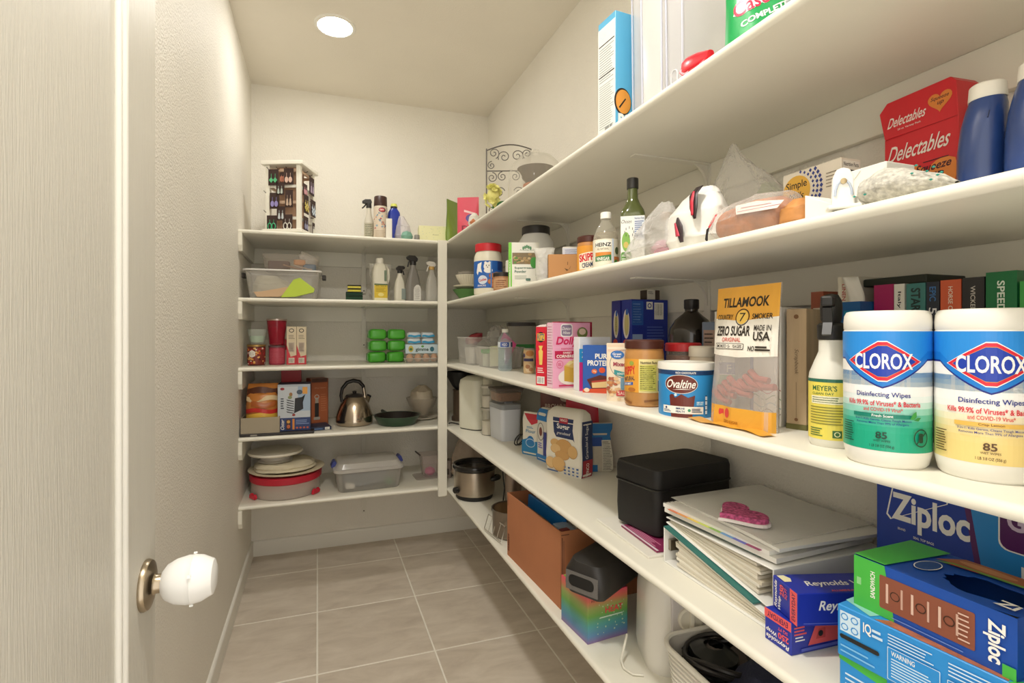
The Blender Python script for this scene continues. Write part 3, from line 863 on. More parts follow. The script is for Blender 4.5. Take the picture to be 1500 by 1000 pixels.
# --- cornbread mix box
o, w = carton('cornbread_box', 'pink cornbread mix box with red lettering next to the red cracker box', 'box', (0.689, 1.434), (0.827, 1.450), 0.036, 0.204, Z3, mat('#f3b9cf', 0.4))
p = Pr(mF(w))
red = mat('#d6235e', 0.4)
p.rect(0.0, 0.0, w, 0.204, mat('#f2aecb', 0.4)); p.rect(0.028, 0.160, 0.072, 0.2, WHT, r=0.008); p.rect(0.031, 0.163, 0.069, 0.197, mat('#8f7f9a', 0.4), r=0.007); p.text('Duncan', 0.034, 0.181, 0.066, 0.191, WHT, 0.01, 0.3); p.text('Hines', 0.037, 0.168, 0.063, 0.178, WHT, 0.01, 0.3)
p.text("Dolly", 0.012, 0.128, 0.092, 0.160, red, 0.03, 0.25); p.text("PARTON'S", 0.030, 0.120, 0.074, 0.125, red)
p.rect(0.006, 0.092, 0.100, 0.116, mat('#c72450', 0.4)); p.text('SWEET', 0.036, 0.1065, 0.068, 0.113, WHT, 0.02); p.text('CORNBREAD', 0.012, 0.0945, 0.096, 0.104, WHT, 0.03)
p.ring(0.024, 0.074, 0.012, 0.012, 0.0012, red); p.lines(0.017, 0.069, 0.031, 0.079, 3, red, 0.4)
p.ell(0.070, 0.034, 0.052, 0.026, mat('#f7efe6', 0.4)); p.poly([(0.040, 0.022), (0.040, 0.070), (0.074, 0.088), (0.104, 0.078), (0.104, 0.028), (0.074, 0.016)], mat('#d9b04c', 0.4)); p.poly([(0.040, 0.070), (0.074, 0.088), (0.104, 0.078), (0.070, 0.062)], mat('#e8c878', 0.4)); p.poly([(0.045, 0.074), (0.062, 0.086), (0.076, 0.080), (0.058, 0.070)], mat('#f4e6a4', 0.4))
p.ell(0.108, 0.172, 0.020, 0.018, mat('#7d8a4c', 0.4)); p.ell(0.108, 0.176, 0.013, 0.010, mat('#e6d1bc', 0.4)); p.lines(0.02, 0.004, 0.10, 0.012, 1, red, 0.5)
p.build(o)
p = Pr(mL(w, 0.036)); p.rect(0.002, 0.002, 0.034, 0.2, mat('#f6cfdd', 0.4)); p.lines(0.004, 0.01, 0.034, 0.195, 22, mat('#e88fb4', 0.4), 0.35); p.build(o, 'side_print')
# --- red cake box behind and cracker box
o, w = carton('cake_mix_box', 'crimson box standing behind the pink cornbread box', 'box', (0.728, 1.478), (0.862, 1.496), 0.035, 0.208, Z3, mat('#b51a3c', 0.4))
o, w = carton('cracker_box', 'narrow red cracker box standing at the left of the pink box', 'box', (0.681, 1.548), (0.700, 1.508), 0.09, 0.192, Z3, mat('#d9243a', 0.4))
p = Pr(mF(w))
p.ell(w/2, 0.158, 0.016, 0.017, mat('#23252e', 0.4)); p.rect(0.006, 0.147, w-0.006, 0.170, mat('#f2c94a', 0.4)); p.text('RITZ', 0.008, 0.149, w-0.008, 0.168, mat('#23407e', 0.4), 0.02)
p.poly([(0.016, 0.068), (w-0.016, 0.068), (w-0.013, 0.112), (w-0.018, 0.118), (w-0.013, 0.130), (0.013, 0.130), (0.018, 0.118), (0.013, 0.112)], mat('#f0cf6a', 0.4)); p.lines(0.008, 0.04, w-0.008, 0.060, 3, mat('#f6d6cf', 0.4), 0.5); p.rect(0.006, 0.006, w-0.006, 0.030, WHT); p.bars(0.009, 0.009, w-0.009, 0.027, INK, 9)
p.build(o)
ob('top_flap', MB().prism([(-w/2, 0.192), (w/2, 0.192), (w/2, 0.200), (-w/2*0.2, 0.198)], 0.0, 0.11, axis='y'), mat('#f0e2dc', 0.5), o, smooth=False)

# --- nut can and thin packet
t = jar('nut_can', 'small slim nut can with a photo label left of the cracker box', (0.845, 1.99, Z3), 0.0235, 0.106, mat('#c4a176', 0.4), mat('#8d97a4', 0.4), 0.005, neck=0.0232, lid_r=0.0236, cat='can')
p = Pr(mC(0.0236), step=0.004); p.rect(-0.034, 0.002, 0.034, 0.098, mat('#d7b78a', 0.4)); p.ell(0.004, 0.085, 0.018, 0.012, mat('#c98a4c', 0.4)); p.rect(-0.03, 0.052, 0.02, 0.064, mat('#3a3560', 0.4)); p.ell(0.0, 0.024, 0.016, 0.018, mat('#e3cba6', 0.4)); p.ell(-0.006, 0.030, 0.010, 0.009, mat('#b9805a', 0.4)); p.ell(0.008, 0.018, 0.009, 0.008, mat('#c69066', 0.4)); p.ell(-0.024, 0.076, 0.007, 0.009, mat('#4a3b63', 0.4)); p.build(t, 'wrap_label')
o, w = carton('seasoning_packet', 'slim pale packet leaning between the nut can and the cracker box', 'packet', (0.868, 1.90), (0.890, 1.86), 0.02, 0.125, Z3, mat('#d9dad0', 0.4))

# --- water bottle
x, y = 0.800, 2.160
t = thing('water_bottle', 'clear plastic water bottle with blue label on the middle shelf', 'bottle', (x, y, Z3), turned(x, y))
pr = [(0,0.004),(0.024,0.0),(0.0315,0.006)]
for i in range(9): pr += [(0.0325, 0.012+i*0.0105), (0.0305, 0.017+i*0.0105)]
pr += [(0.0325,0.106),(0.0322,0.132),(0.029,0.146),(0.020,0.162),(0.013,0.170),(0.0125,0.176)]
ob('bottle_body', MB().lathe(pr, 32), clear('#d8e6ea', 0.20, 0.05), t)
ob('water', MB().lathe([(0,0.006)]+[(r_*0.93, z_) for r_, z_ in pr[2:-4]]+[(0,0.146)], 24), clear('#c9dde4', 0.10, 0.03), t)
ob('cap', MB().lathe([(0.0135,0.172),(0.0145,0.174),(0.0145,0.186),(0.013,0.188),(0,0.188)], 24), WHITE, t)
p = Pr(mC(0.0328), step=0.005); p.rect(-0.055, 0.106, 0.055, 0.130, mat('#dfe6ee', 0.35)); p.rect(-0.022, 0.108, 0.018, 0.129, mat('#2b51a8', 0.35)); p.rect(0.028, 0.108, 0.05, 0.129, mat('#26355f', 0.35)); p.text('H2O', -0.014, 0.112, 0.010, 0.125, WHT, 0.02); p.build(t, 'wrap_label')

# --- clear bins at the far end
def clear_bin(name, label, loc, rz, w, d, h, m, rim_m=None, taper=0.9, group=None, cat='bin', rr=0.018, rimw=0.006):
    t = thing(name, label, cat, loc, rz, group)
    mb = MB()
    loft(mb, [(w*taper, d*taper, rr, 0), (w, d, rr, h)], cap0=True, cap1=False)
    loft(mb, [(w-0.004, d-0.004, rr, h), (w*taper-0.004, d*taper-0.004, rr, 0.003)], cap0=False, cap1=True)
    ob('bin_body', mb, m, t)
    mb = MB(); loft(mb, [(w-0.003, d-0.003, rr, h-0.004), (w+rimw*2, d+rimw*2, rr+rimw, h-0.004), (w+rimw*2, d+rimw*2, rr+rimw, h+0.003), (w-0.003, d-0.003, rr, h+0.003), (w-0.003, d-0.003, rr, h-0.004)], cap0=False, cap1=False)
    ob('rim', mb, rim_m or m, t, ang=30)
    return t
CL = clear('#ece9e2', 0.18, 0.08)
t = clear_bin('clear_bin', 'clear bin holding white cups and a dark red packet beside the post', (0.825, 2.665, Z3), -1.49, 0.26, 0.15, 0.145, CL)
for i, (a, b_, r_) in enumerate(((-0.06, -0.02, 0.034), (0.0, -0.03, 0.03), (0.05, 0.01, 0.036), (-0.03, 0.04, 0.032))):
    c_ = ob('paper_cup', MB().lathe([(0,0),(r_*0.75,0),(r_,0.085),(r_*0.96,0.085),(r_*0.7,0.004),(0,0.004)], 20), mat('#e9e6de', 0.5), None, (0.825+b_, 2.665-a, Z3+0.005), 0)
    tag(c_, ('white paper cup at the left in the clear bin by the post', 'white paper cup in the front middle of the bin by the post', 'white paper cup at the right in the bin by the post', 'white paper cup behind the others in the bin by the post')[i], 'cup', 'cups in the clear bin')
o = sack('snack_packet', mat('#8c1f2c', 0.4), [(0,0.005,0.004,0,0),(0.02,0.052,0.03,0,0),(0.05,0.055,0.026,0.01,0),(0.062,0.02,0.01,0.02,0)], 0.22, 3, None, (0.815, 2.66, Z3+0.104), -1.0, rot=(0.35, -0.2, -1.0)); tag(o, 'dark red packet lying on the cups in the clear bin', 'packet')
o = sack('plastic_bag', clear('#e6e2dc', 0.3, 0.2, 0.4, 40), [(0,0.03,0.03,0,0),(0.04,0.055,0.045,0,0),(0.09,0.05,0.045,0.01,0),(0.12,0.02,0.012,0,0)], 0.3, 11, None, (0.90, 2.56, Z3+0.09)); tag(o, 'crumpled clear bag on the far end of the bin', 'bag')
t = clear_bin('clear_bin', 'low clear bin of snack packets with a pink bag on the middle shelf', (0.850, 2.372, Z3), -1.46, 0.26, 0.14, 0.10, CL)
def in_bin(name, label, cat, dx, dy, dz, w, h, T, col, rot, seed=0):
    o, mp = soft_pouch(name, label, cat, (0.850+dx, 2.372+dy, Z3+dz), 0, w, h, T, mat(col, 0.4), seed=seed, amp=0.06)
    o.rotation_euler = rot
    return o
o = in_bin('snack_packet', 'pink zip bag leaning in the low clear bin', 'packet', 0.0, -0.02, 0.045, 0.12, 0.115, 0.016, '#d94f92', (-0.15, 0.5, -1.35), 1)
o = in_bin('snack_packet', 'pale green and white packet in the low clear bin', 'packet', -0.02, -0.02, 0.008, 0.10, 0.10, 0.02, '#d9dfba', (-0.1, -0.1, -1.1), 2)
o = in_bin('snack_packet', 'white packet at the back of the low clear bin', 'packet', 0.05, 0.01, 0.008, 0.12, 0.105, 0.02, '#ddd6c9', (0.1, 0.2, -1.0), 3)
t = thing('spice_jar', 'little clear jar with bright green lid in the low clear bin', 'jar', (0.800, 2.435, Z3+0.004))
ob('jar_body', MB().lathe([(0,0),(0.016,0),(0.016,0.065),(0,0.065)], 20), mat('#dfe5d2', 0.3), t); ob('lid', MB().lathe([(0.0165,0.062),(0.025,0.068),(0.025,0.084),(0,0.086)], 20), mat('#35b64c', 0.35), t)
t = thing('cork_bottle', 'brown stoppered bottle neck showing behind the clear bins', 'bottle', (0.985, 2.70, Z3)); ob('bottle_body', MB().lathe([(0,0),(0.03,0),(0.03,0.10),(0.012,0.13),(0.012,0.15),(0,0.15)], 24), clear('#cfc6b8', 0.35, 0.1), t); ob('stopper', MB().lathe([(0.012,0.15),(0.017,0.152),(0.018,0.178),(0.012,0.186),(0,0.186)], 20), mat('#9a6a3c', 0.5), t)

# --- tall clear container with dark lid
t = thing('food_container', 'tall clear square container with dark lid behind the water bottle', 'container', (1.002, 2.47, Z3), turned(1.002, 2.47)+0.1)
mb = MB(); loft(mb, [(0.125, 0.125, 0.02, 0), (0.135, 0.135, 0.02, 0.205)], cap1=False); ob('container_body', mb, clear('#cfcabd', 0.22, 0.06), t)
mb = MB(); loft(mb, [(0.14, 0.14, 0.02, 0.205), (0.142, 0.142, 0.02, 0.222), (0.12, 0.12, 0.02, 0.224)]); ob('lid', mb, mat('#3a342f', 0.4), t)
mb = MB(); loft(mb, [(0.122, 0.122, 0.018, 0.003), (0.126, 0.126, 0.018, 0.05)]); ob('contents', mb, mat('#cdbf9e', 0.7, var=0.1, vscale=90), t)
p = Pr(mF(0.13)); p.map = lambda u, v, o: (-0.065+u, -0.0635-0.02*v-o, v); p.rect(0.0, 0.075, 0.13, 0.112, mat('#2f8a3c', 0.45)); p.build(t, 'green_band')

# --- two blue boxes, jug, jars, 52-count box behind
o, w = carton('oatmeal_box', 'navy box with white oval panel, left one of the blue pair', 'box', (0.922, 1.475), (0.920, 1.422), 0.10, 0.277, Z3, mat('#2b2f8f', 0.4), group='pair of blue boxes')
p = Pr(mF(w)); p.ell(w/2+0.003, 0.20, 0.016, 0.045, WHT); p.ell(w/2+0.005, 0.20, 0.011, 0.036, mat('#d9cf8c', 0.4)); p.ell(w/2+0.006, 0.235, 0.006, 0.01, mat('#3468c0', 0.4)); p.ell(w/2, 0.14, 0.014, 0.012, mat('#d94a3a', 0.4)); p.text('Instant', w/2-0.02, 0.197, w/2+0.026, 0.204, INK, 0.01, rot=90); p.build(o)
o, w = carton('oatmeal_box', 'royal blue box with oval panel and barcode, right one of the blue pair', 'box', (0.920, 1.413), (0.922, 1.362), 0.14, 0.277, Z3, mat('#20359f', 0.4), group='pair of blue boxes')
p = Pr(mF(w)); p.ell(w/2, 0.20, 0.017, 0.046, WHT); p.ell(w/2+0.002, 0.20, 0.012, 0.037, mat('#d9cf8c', 0.4)); p.ell(w/2+0.004, 0.238, 0.007, 0.010, mat('#3468c0', 0.4)); p.ell(w/2, 0.14, 0.016, 0.012, mat('#d94a3a', 0.4)); p.build(o)
p = Pr(mR(w)); p.rect(0.002, 0.196, 0.045, 0.272, mat('#2f63bd', 0.4), r=0.004); p.lines(0.006, 0.202, 0.040, 0.266, 8, mat('#7fa5e0', 0.4), 0.4); p.rect(0.004, 0.13, 0.042, 0.168, mat('#9fb6e0', 0.4)); p.lines(0.058, 0.13, 0.13, 0.195, 7, mat('#5b73c8', 0.4), 0.35)
p.rect(0.086, 0.215, 0.122, 0.268, WHT); p.bars(0.089, 0.228, 0.119, 0.264, INK, 10); p.rect(0.056, 0.246, 0.080, 0.270, WHT); p.ring(0.068, 0.258, 0.008, 0.008, 0.003, mat('#20359f', 0.4), 8); p.build(o, 'side_print')
o, w = carton('tea_box', 'white and brown carton lying on the right blue box', 'box', (0.985, 1.370), (1.035, 1.372), 0.035, 0.030, Z3+0.278, mat('#4a3a30', 0.5)); p = Pr(mF(w)); p.rect(0, 0, w*0.62, 0.03, mat('#ddd8cc', 0.5)); p.lines(0.004, 0.016, w*0.5, 0.026, 2, INK, 0.4); p.build(o)
t = thing('syrup_jug', 'large dark brown jug with black cap behind the jars', 'jug', (0.945, 1.12, Z3), turned(0.945, 1.12))
ob('jug_body', MB().lathe([(0,0),(0.054,0.0),(0.058,0.006),(0.058,0.165),(0.055,0.185),(0.042,0.207),(0.022,0.224),(0.0165,0.23),(0.0165,0.24),(0,0.24)], 40), mat('#221a10', 0.18, coat=0.4), t)
ob('cap', MB().lathe([(0.0175,0.236),(0.019,0.238),(0.019,0.260),(0.017,0.262),(0,0.262)], 28), blk, t)
o, w = carton('spice_box', 'small blue-grey carton in front of the dark jug', 'box', (0.905, 1.035), (0.922, 1.005), 0.02, 0.20, Z3, mat('#6f7f94', 0.5)); p = Pr(mF(w)); p.rect(0.004, 0.12, w-0.004, 0.18, mat('#a98f80', 0.5)); p.lines(0.006, 0.125, w-0.006, 0.175, 5, INK, 0.3); p.build(o)
jar('spice_jar', 'red lidded jar of brown powder behind the blue tub', (0.846, 1.032, Z3), 0.040, 0.149, clear('#d9c9bd', 0.25, 0.06), mat('#c62a30', 0.4), 0.020, neck=0.038, lid_r=0.042, content=(mat('#7a4030', 0.8, var=0.1, vscale=60), 0.92))
jar('spice_jar', 'small jar with a cream lid behind the blue tub', (0.838, 0.958, Z3), 0.027, 0.143, mat('#e6d7c0', 0.35), mat('#ddd3c2', 0.45), 0.024, neck=0.027, lid_r=0.029)
o, w = carton('tea_box', 'white carton reading 52 beside the sausage pouch', 'box', (0.880, 0.965), (0.908, 0.932), 0.08, 0.223, Z3, mat('#e9e4d6', 0.45))
p = Pr(mF(w)); p.text('52', 0.005, 0.166, w-0.008, 0.198, INK, 0.02); p.text('PACKETS', 0.006, 0.152, w-0.008, 0.158, INK); p.rect(0, 0.078, w, 0.105, mat('#2b3f8f', 0.45)); p.text('F', 0.026, 0.082, 0.036, 0.1, WHT); p.rect(0, 0.05, w, 0.076, mat('#54a84a', 0.45)); p.rect(0.004, 0.204, w-0.006, 0.206, INK); p.rect(0.004, 0.147, w-0.006, 0.149, INK); p.build(o)
o, w = carton('tea_box', 'blue edged carton peeking over the sausage pouch', 'box', (0.925, 0.905), (0.955, 0.87), 0.07, 0.236, Z3, mat('#2f55a5', 0.45))

# ================================================================ RIGHT WALL, SECOND SHELF FROM BOTTOM
Z4 = ZS[4]
def softbox(name, label, cat, loc, rz, secs, m, rr=0.012, group=None, rot=None):
    """paper bag or padded box; secs = [(w, d, z)]; local y=0 at the middle; returns object and front/right maps"""
    mb = MB(); loft(mb, [(w, d, min(rr, d*0.48), z) for w, d, z in secs], n=4)
    o = ob(name, mb, m, None, loc, rz, rot=rot, ang=45)
    if label: tag(o, label, cat, group)
    def wd(z):
        for a, b in zip(secs, secs[1:]):
            if z <= b[2]:
                k = (z-a[2])/max(b[2]-a[2], 1e-6)
                return a[0]+(b[0]-a[0])*k, a[1]+(b[1]-a[1])*k
        return secs[-1][:2]
    F = lambda u, v, o_: (u*(wd(v)[0]/secs[0][0]), -wd(v)[1]/2-o_, v)
    Rm = lambda u, v, o_: (wd(v)[0]/2+o_, u, v)
    return o, F, Rm
def mid(A, B, d):
    """centre of a box from its front base edge and depth"""
    (x, y), rz, w = frame_of(A, B)
    return (x-math.sin(rz)*d/2, y+math.cos(rz)*d/2), rz, w

# sugar
(x, y), rz, w = mid((0.812, 1.755), (0.880, 1.601), 0.068)
o, F, Rm = softbox('sugar_bag', 'white paper bag of granulated sugar with cookie picture', 'bag', (x, y, Z4), rz, [(0.158,0.062,0),(0.166,0.068,0.01),(0.170,0.074,0.07),(0.163,0.070,0.13),(0.168,0.070,0.19),(0.160,0.060,0.222),(0.140,0.034,0.236),(0.120,0.010,0.240)], mat('#ebe5d6', 0.55, bump=0.15, bscale=30))
p = Pr(F, step=0.02, vstep=0.015)
nav = mat('#25345f', 0.5)
p.poly([(-0.046, 0.205), (0.046, 0.205), (0.043, 0.165), (0.052, 0.124), (0.046, 0.132), (-0.030, 0.134), (-0.040, 0.150), (-0.042, 0.18)], nav)
p.rect(-0.016, 0.186, 0.022, 0.206, mat('#b5273a', 0.5)); p.text('WINCO', -0.012, 0.193, 0.018, 0.202, WHT, 0.01)
p.text('Sugar', -0.026, 0.160, 0.030, 0.184, WHT, 0.02); p.text('granulated', -0.026, 0.142, 0.032, 0.155, WHT, 0.0, 0.3)
ck = ['#d9ae72', '#cf9f62', '#e0ba82']
for i, (u, v, a, b) in enumerate(((-0.034, 0.112, 0.020, 0.013), (0.006, 0.104, 0.034, 0.024), (-0.030, 0.090, 0.022, 0.016), (0.044, 0.088, 0.020, 0.022), (0.000, 0.070, 0.030, 0.016), (-0.052, 0.036, 0.022, 0.020), (-0.016, 0.036, 0.028, 0.026))):
    p.ell(u, v, a*1.04, b*1.06, mat('#b98a50', 0.6), 18); p.ell(u, v+0.001, a, b, mat(ck[i % 3], 0.6), 18)
bl = mat('#3f62a0', 0.5)
for i in range(3):
    for j in range(4):
        p.o -= p.do
        p.rect(0.006+j*0.018, 0.004+i*0.012, 0.006+j*0.018+0.009, 0.004+i*0.012+0.006, bl if (i+j) % 2 else mat('#7d94c0', 0.5))
p.o += p.do
p.lines(-0.07, 0.004, -0.02, 0.010, 1, bl, 0.8)
p.build(o, 'front_print')
p = Pr(Rm, step=0.02, vstep=0.015); p.rect(-0.030, 0.0, 0.031, 0.20, nav); p.rect(-0.026, 0.0, 0.030, 0.062, mat('#a32637', 0.5)); p.text('Granulated Sugar', -0.062, 0.118, 0.060, 0.138, WHT, 0.0, rot=90); p.text('WINCO', -0.024, 0.018, 0.026, 0.034, WHT, 0.01, rot=90); p.build(o, 'side_print')
# flour bag with red top
(x, y), rz, w = mid((0.825, 2.024), (0.867, 1.947), 0.05)
o, F, Rm = softbox('flour_bag', 'white and blue flour bag with red peak behind the sugar', 'bag', (x, y, Z4), rz, [(0.085,0.048,0),(0.09,0.052,0.01),(0.086,0.05,0.09),(0.094,0.044,0.15),(0.098,0.012,0.178)], mat('#e6e0d2', 0.55, bump=0.15, bscale=30))
p = Pr(F, step=0.02, vstep=0.015); p.poly([(-0.040, 0.0), (0.040, 0.0), (0.040, 0.062), (0.012, 0.058), (-0.012, 0.07), (-0.040, 0.06)], mat('#2a82b8', 0.5)); p.poly([(-0.036, 0.172), (0.038, 0.172), (0.036, 0.140), (0.008, 0.128), (-0.030, 0.166)], mat('#c93342', 0.5)); p.ell(0.004, 0.062, 0.018, 0.020, mat('#2f78b5', 0.5)); p.ring(0.004, 0.052, 0.024, 0.018, 0.0025, mat('#d5e3ec', 0.5)); p.text('Flour', -0.02, 0.094, 0.030, 0.108, mat('#5d8fae', 0.5), 0.02); p.lines(-0.016, 0.112, 0.018, 0.122, 2, mat('#5d8fae', 0.5), 0.5); p.build(o, 'front_print')
# narrow blue and white flour bag
(x, y), rz, w = mid((0.846, 1.915), (0.858, 1.845), 0.05)
o, F, Rm = softbox('flour_bag', 'narrow white bag with bright blue top and foot', 'bag', (x, y, Z4), rz, [(0.07,0.046,0),(0.075,0.05,0.01),(0.074,0.05,0.15),(0.068,0.045,0.19),(0.055,0.02,0.212)], mat('#e3dfd4', 0.55, bump=0.15, bscale=30))
p = Pr(F, step=0.02, vstep=0.015); p.rect(-0.035, 0.162, 0.035, 0.209, mat('#2f7dc0', 0.5)); p.rect(-0.034, 0, 0.034, 0.026, mat('#2f7dc0', 0.5)); p.rect(0.012, 0.026, 0.034, 0.12, mat('#3a3f8a', 0.5)); p.ring(-0.004, 0.118, 0.022, 0.036, 0.003, mat('#6b6a63', 0.5)); p.ell(-0.004, 0.118, 0.010, 0.018, mat('#7b4034', 0.5)); p.lines(-0.02, 0.05, 0.008, 0.075, 3, mat('#6a63b5', 0.5), 0.5); p.build(o, 'front_print')
# rice bag
(x, y), rz, w = mid((0.950, 1.660), (1.036, 1.640), 0.05)
o, F, Rm = softbox('rice_bag', 'clear and blue bag of rice at the right of the sugar', 'bag', (x, y+0.012, Z4), rz, [(0.080,0.046,0),(0.098,0.055,0.012),(0.096,0.055,0.06),(0.082,0.046,0.11),(0.074,0.034,0.14),(0.098,0.018,0.155),(0.104,0.008,0.178)], mat('#c9bfae', 0.35, var=0.06, vscale=60))
p = Pr(F, step=0.015, vstep=0.012); p.rect(-0.040, 0.118, 0.040, 0.176, mat('#2c74b4', 0.4)); p.rect(-0.038, 0.096, 0.008, 0.128, mat('#2d4f9a', 0.4)); p.rect(-0.038, 0.002, -0.010, 0.028, mat('#2c74b4', 0.4)); p.rect(0.004, 0.002, 0.038, 0.118, mat('#d9d4c6', 0.4)); p.lines(0.007, 0.006, 0.036, 0.114, 18, INK, 0.35); p.build(o, 'front_print')
# brown chip bag and red bag behind
o, mp = soft_pouch('snack_bag', 'maroon snack bag behind the flour bags', 'bag', (0.985, 1.99, Z4), turned(0.985, 1.99), 0.16, 0.272, 0.07, mat('#6d3a30', 0.45), seed=12, amp=0.04)
p = Pr(mp, step=0.012, vstep=0.012); p.text('BROWNIES', -0.06, 0.19, 0.05, 0.21, mat('#d9bfae', 0.5), 0.02); p.ell(0.03, 0.235, 0.026, 0.016, mat('#cbb6a6', 0.5)); p.build(o)
o, mp = soft_pouch('snack_bag', 'red bag top showing above the sugar bag', 'bag', (0.985, 1.79, Z4), turned(0.985, 1.79), 0.12, 0.262, 0.06, mat('#c42a3f', 0.4), seed=15, amp=0.06, waist=-0.1)

# flour bin, small canisters, snack tub
t = thing('flour_bin', 'white pour-top bin with grey lid beside the flour bags', 'bin', (0.868, 2.345, Z4), turned(0.868, 2.345)+0.42)
mb = MB(); loft(mb, [(0.095, 0.15, 0.018, 0), (0.100, 0.155, 0.02, 0.006), (0.108, 0.165, 0.02, 0.150)]); ob('bin_body', mb, mat('#dcdfe6', 0.35), t)
mb = MB(); loft(mb, [(0.106, 0.163, 0.02, 0.150), (0.110, 0.168, 0.02, 0.152), (0.108, 0.165, 0.02, 0.172), (0.09, 0.14, 0.02, 0.175)]); ob('lid', mb, clear('#d9dde0', 0.45, 0.1), t)
mb = MB(); loft(mb, [(0.05, 0.09, 0.012, 0.1752), (0.048, 0.088, 0.012, 0.184)]); ob('latch', mb, mat('#8f9094', 0.4), t)
t = thing('snack_tub', 'clear tub of brown snacks lying on the white bin', 'container', (0.872, 2.345, Z4+0.185), turned(0.87, 2.345)+0.35)
mb = MB(); loft(mb, [(0.120, 0.12, 0.015, 0), (0.136, 0.136, 0.015, 0.052)], cap1=False); ob('tub_body', mb, clear('#d8cbbb', 0.2, 0.08), t)
mb = MB(); loft(mb, [(0.114, 0.114, 0.015, 0.003), (0.124, 0.124, 0.015, 0.042)]); ob('contents', mb, mat('#7d4f30', 0.8, var=0.3, vscale=70, bump=0.6, bscale=80), t)
mb = MB(); loft(mb, [(0.14, 0.14, 0.015, 0.052), (0.144, 0.144, 0.015, 0.062), (0.12, 0.12, 0.015, 0.064)]); ob('lid', mb, mat('#5c5148', 0.4), t)
t = thing('canister', 'clear round canister of white powder, bottom of two', 'canister', (0.818, 2.455, Z4), 0, 'stacked clear canisters')
ob('canister_body', MB().lathe([(0,0),(0.032,0),(0.034,0.004),(0.034,0.125),(0.030,0.128)], 30), clear('#dcd8cc', 0.2, 0.06), t); ob('contents', MB().lathe([(0,0.003),(0.031,0.003),(0.031,0.07),(0,0.072)], 24), mat('#e4ddcc', 0.9), t); ob('lid', MB().lathe([(0.034,0.125),(0.038,0.127),(0.038,0.136),(0,0.136)], 30), mat('#b9b3a5', 0.4), t)
t = thing('canister', 'clear round canister of white powder stacked on its twin', 'canister', (0.818, 2.455, Z4+0.1365), 0, 'stacked clear canisters')
ob('canister_body', MB().lathe([(0,0),(0.032,0),(0.034,0.004),(0.034,0.10),(0.030,0.102)], 30), clear('#dcd8cc', 0.2, 0.06), t); ob('contents', MB().lathe([(0,0.003),(0.031,0.003),(0.031,0.06),(0,0.062)], 24), mat('#e4ddcc', 0.9), t); ob('lid', MB().lathe([(0.034,0.10),(0.037,0.102),(0.037,0.112),(0,0.112)], 30), mat('#c9c3b5', 0.4), t)
o = ob('power_cord', MB().tube([(0.862+0.020*math.cos(a*0.5)+a*0.001, 2.165+0.012*math.sin(a*0.5), Z4+0.028+0.022*math.sin(a*0.5+1)) for a in range(26)], 0.003, 8), mat('#1c1b1a', 0.5)); tag(o, 'loop of black cord between the white bin and the flour bag', 'cable')  # power cord of an unknown appliance, not an extension lead

# bread maker
t = thing('bread_maker', 'tall cream bread maker beside the post', 'appliance', (0.832, 2.655, Z4), -1.02)
mb = MB(); loft(mb, [(0.150, 0.19, 0.04, 0.006), (0.158, 0.20, 0.045, 0.02), (0.158, 0.20, 0.045, 0.235), (0.150, 0.19, 0.045, 0.262), (0.10, 0.14, 0.04, 0.280)], n=8); ob('body', mb, mat('#e3e1cf', 0.38), t)
mb = MB(); loft(mb, [(0.148, 0.188, 0.04, 0), (0.15, 0.19, 0.04, 0.008)], n=8); ob('foot', mb, mat('#4a473f', 0.5), t)
mb = MB(); loft(mb, [(0.050, 0.13, 0.02, 0.008, 0.098, 0), (0.050, 0.13, 0.02, 0.27, 0.098, 0)], n=6); ob('side_housing', mb, mat('#dedbc8', 0.38), t)
mb = MB(); loft(mb, [(0.062, 0.10, 0.012, 0.220, 0.098, 0), (0.062, 0.10, 0.012, 0.283, 0.098, 0)], n=4); ob('hinge_cap', mb, mat('#d6d2be', 0.4), t)
# coffee grinder in the corner
t = thing('coffee_grinder', 'black-topped coffee grinder in the shelf corner behind the post', 'appliance', (0.800, 2.91, Z4), turned(0.80, 2.91))
ob('body', MB().lathe([(0,0),(0.055,0),(0.055,0.02),(0.045,0.03),(0.045,0.17),(0.05,0.18),(0,0.18)], 30), mat('#6b5a4b', 0.4, 0.5), t)
ob('hopper', MB().lathe([(0.03,0.18),(0.05,0.20),(0.085,0.26),(0.088,0.285),(0.084,0.285),(0.04,0.20),(0,0.19)], 32), mat('#1b1a1a', 0.35), t)
o = ob('power_cord', MB().tube([(0.70+0.004*i, 2.80-0.003*i+0.03*math.sin(i*0.3), Z4+0.004) for i in range(18)], 0.003, 8), mat('#1c1b1a', 0.5)); tag(o, 'black cord lying on the shelf by the post', 'cable')  # loose appliance power cord, no extension lead

# black lunch bag
(x, y), rz, w = mid((0.762, 1.205), (0.785, 1.048), 0.27)
M_BLK = mat('#191716', 0.62, var=0.1, vscale=30, bump=0.25, bscale=14)
t = thing('lunch_bag', 'black zipped lunch bag standing on white papers', 'bag', (x, y, Z4+0.0125), rz)
mb = MB(); loft(mb, [(0.140, 0.255, 0.014, 0), (0.152, 0.268, 0.018, 0.005), (0.158, 0.272, 0.02, 0.05), (0.155, 0.27, 0.02, 0.115)], n=6); ob('body', mb, M_BLK, t)
mb = MB(); loft(mb, [(0.155, 0.268, 0.02, 0.116), (0.158, 0.274, 0.02, 0.121), (0.158, 0.274, 0.02, 0.152), (0.153, 0.268, 0.02, 0.163), (0.130, 0.246, 0.02, 0.167)], n=6); ob('lid', mb, M_BLK, t)
pts = [(px, py, 0.1155) for px, py in rrect(0.159, 0.274, 0.02, 6)]
ob('zipper', MB().tube(pts, 0.0022, 6, closed=True), mat('#0f0e0e', 0.4), t)
pts = [(px, py, 0.163) for px, py in rrect(0.150, 0.265, 0.02, 6)]
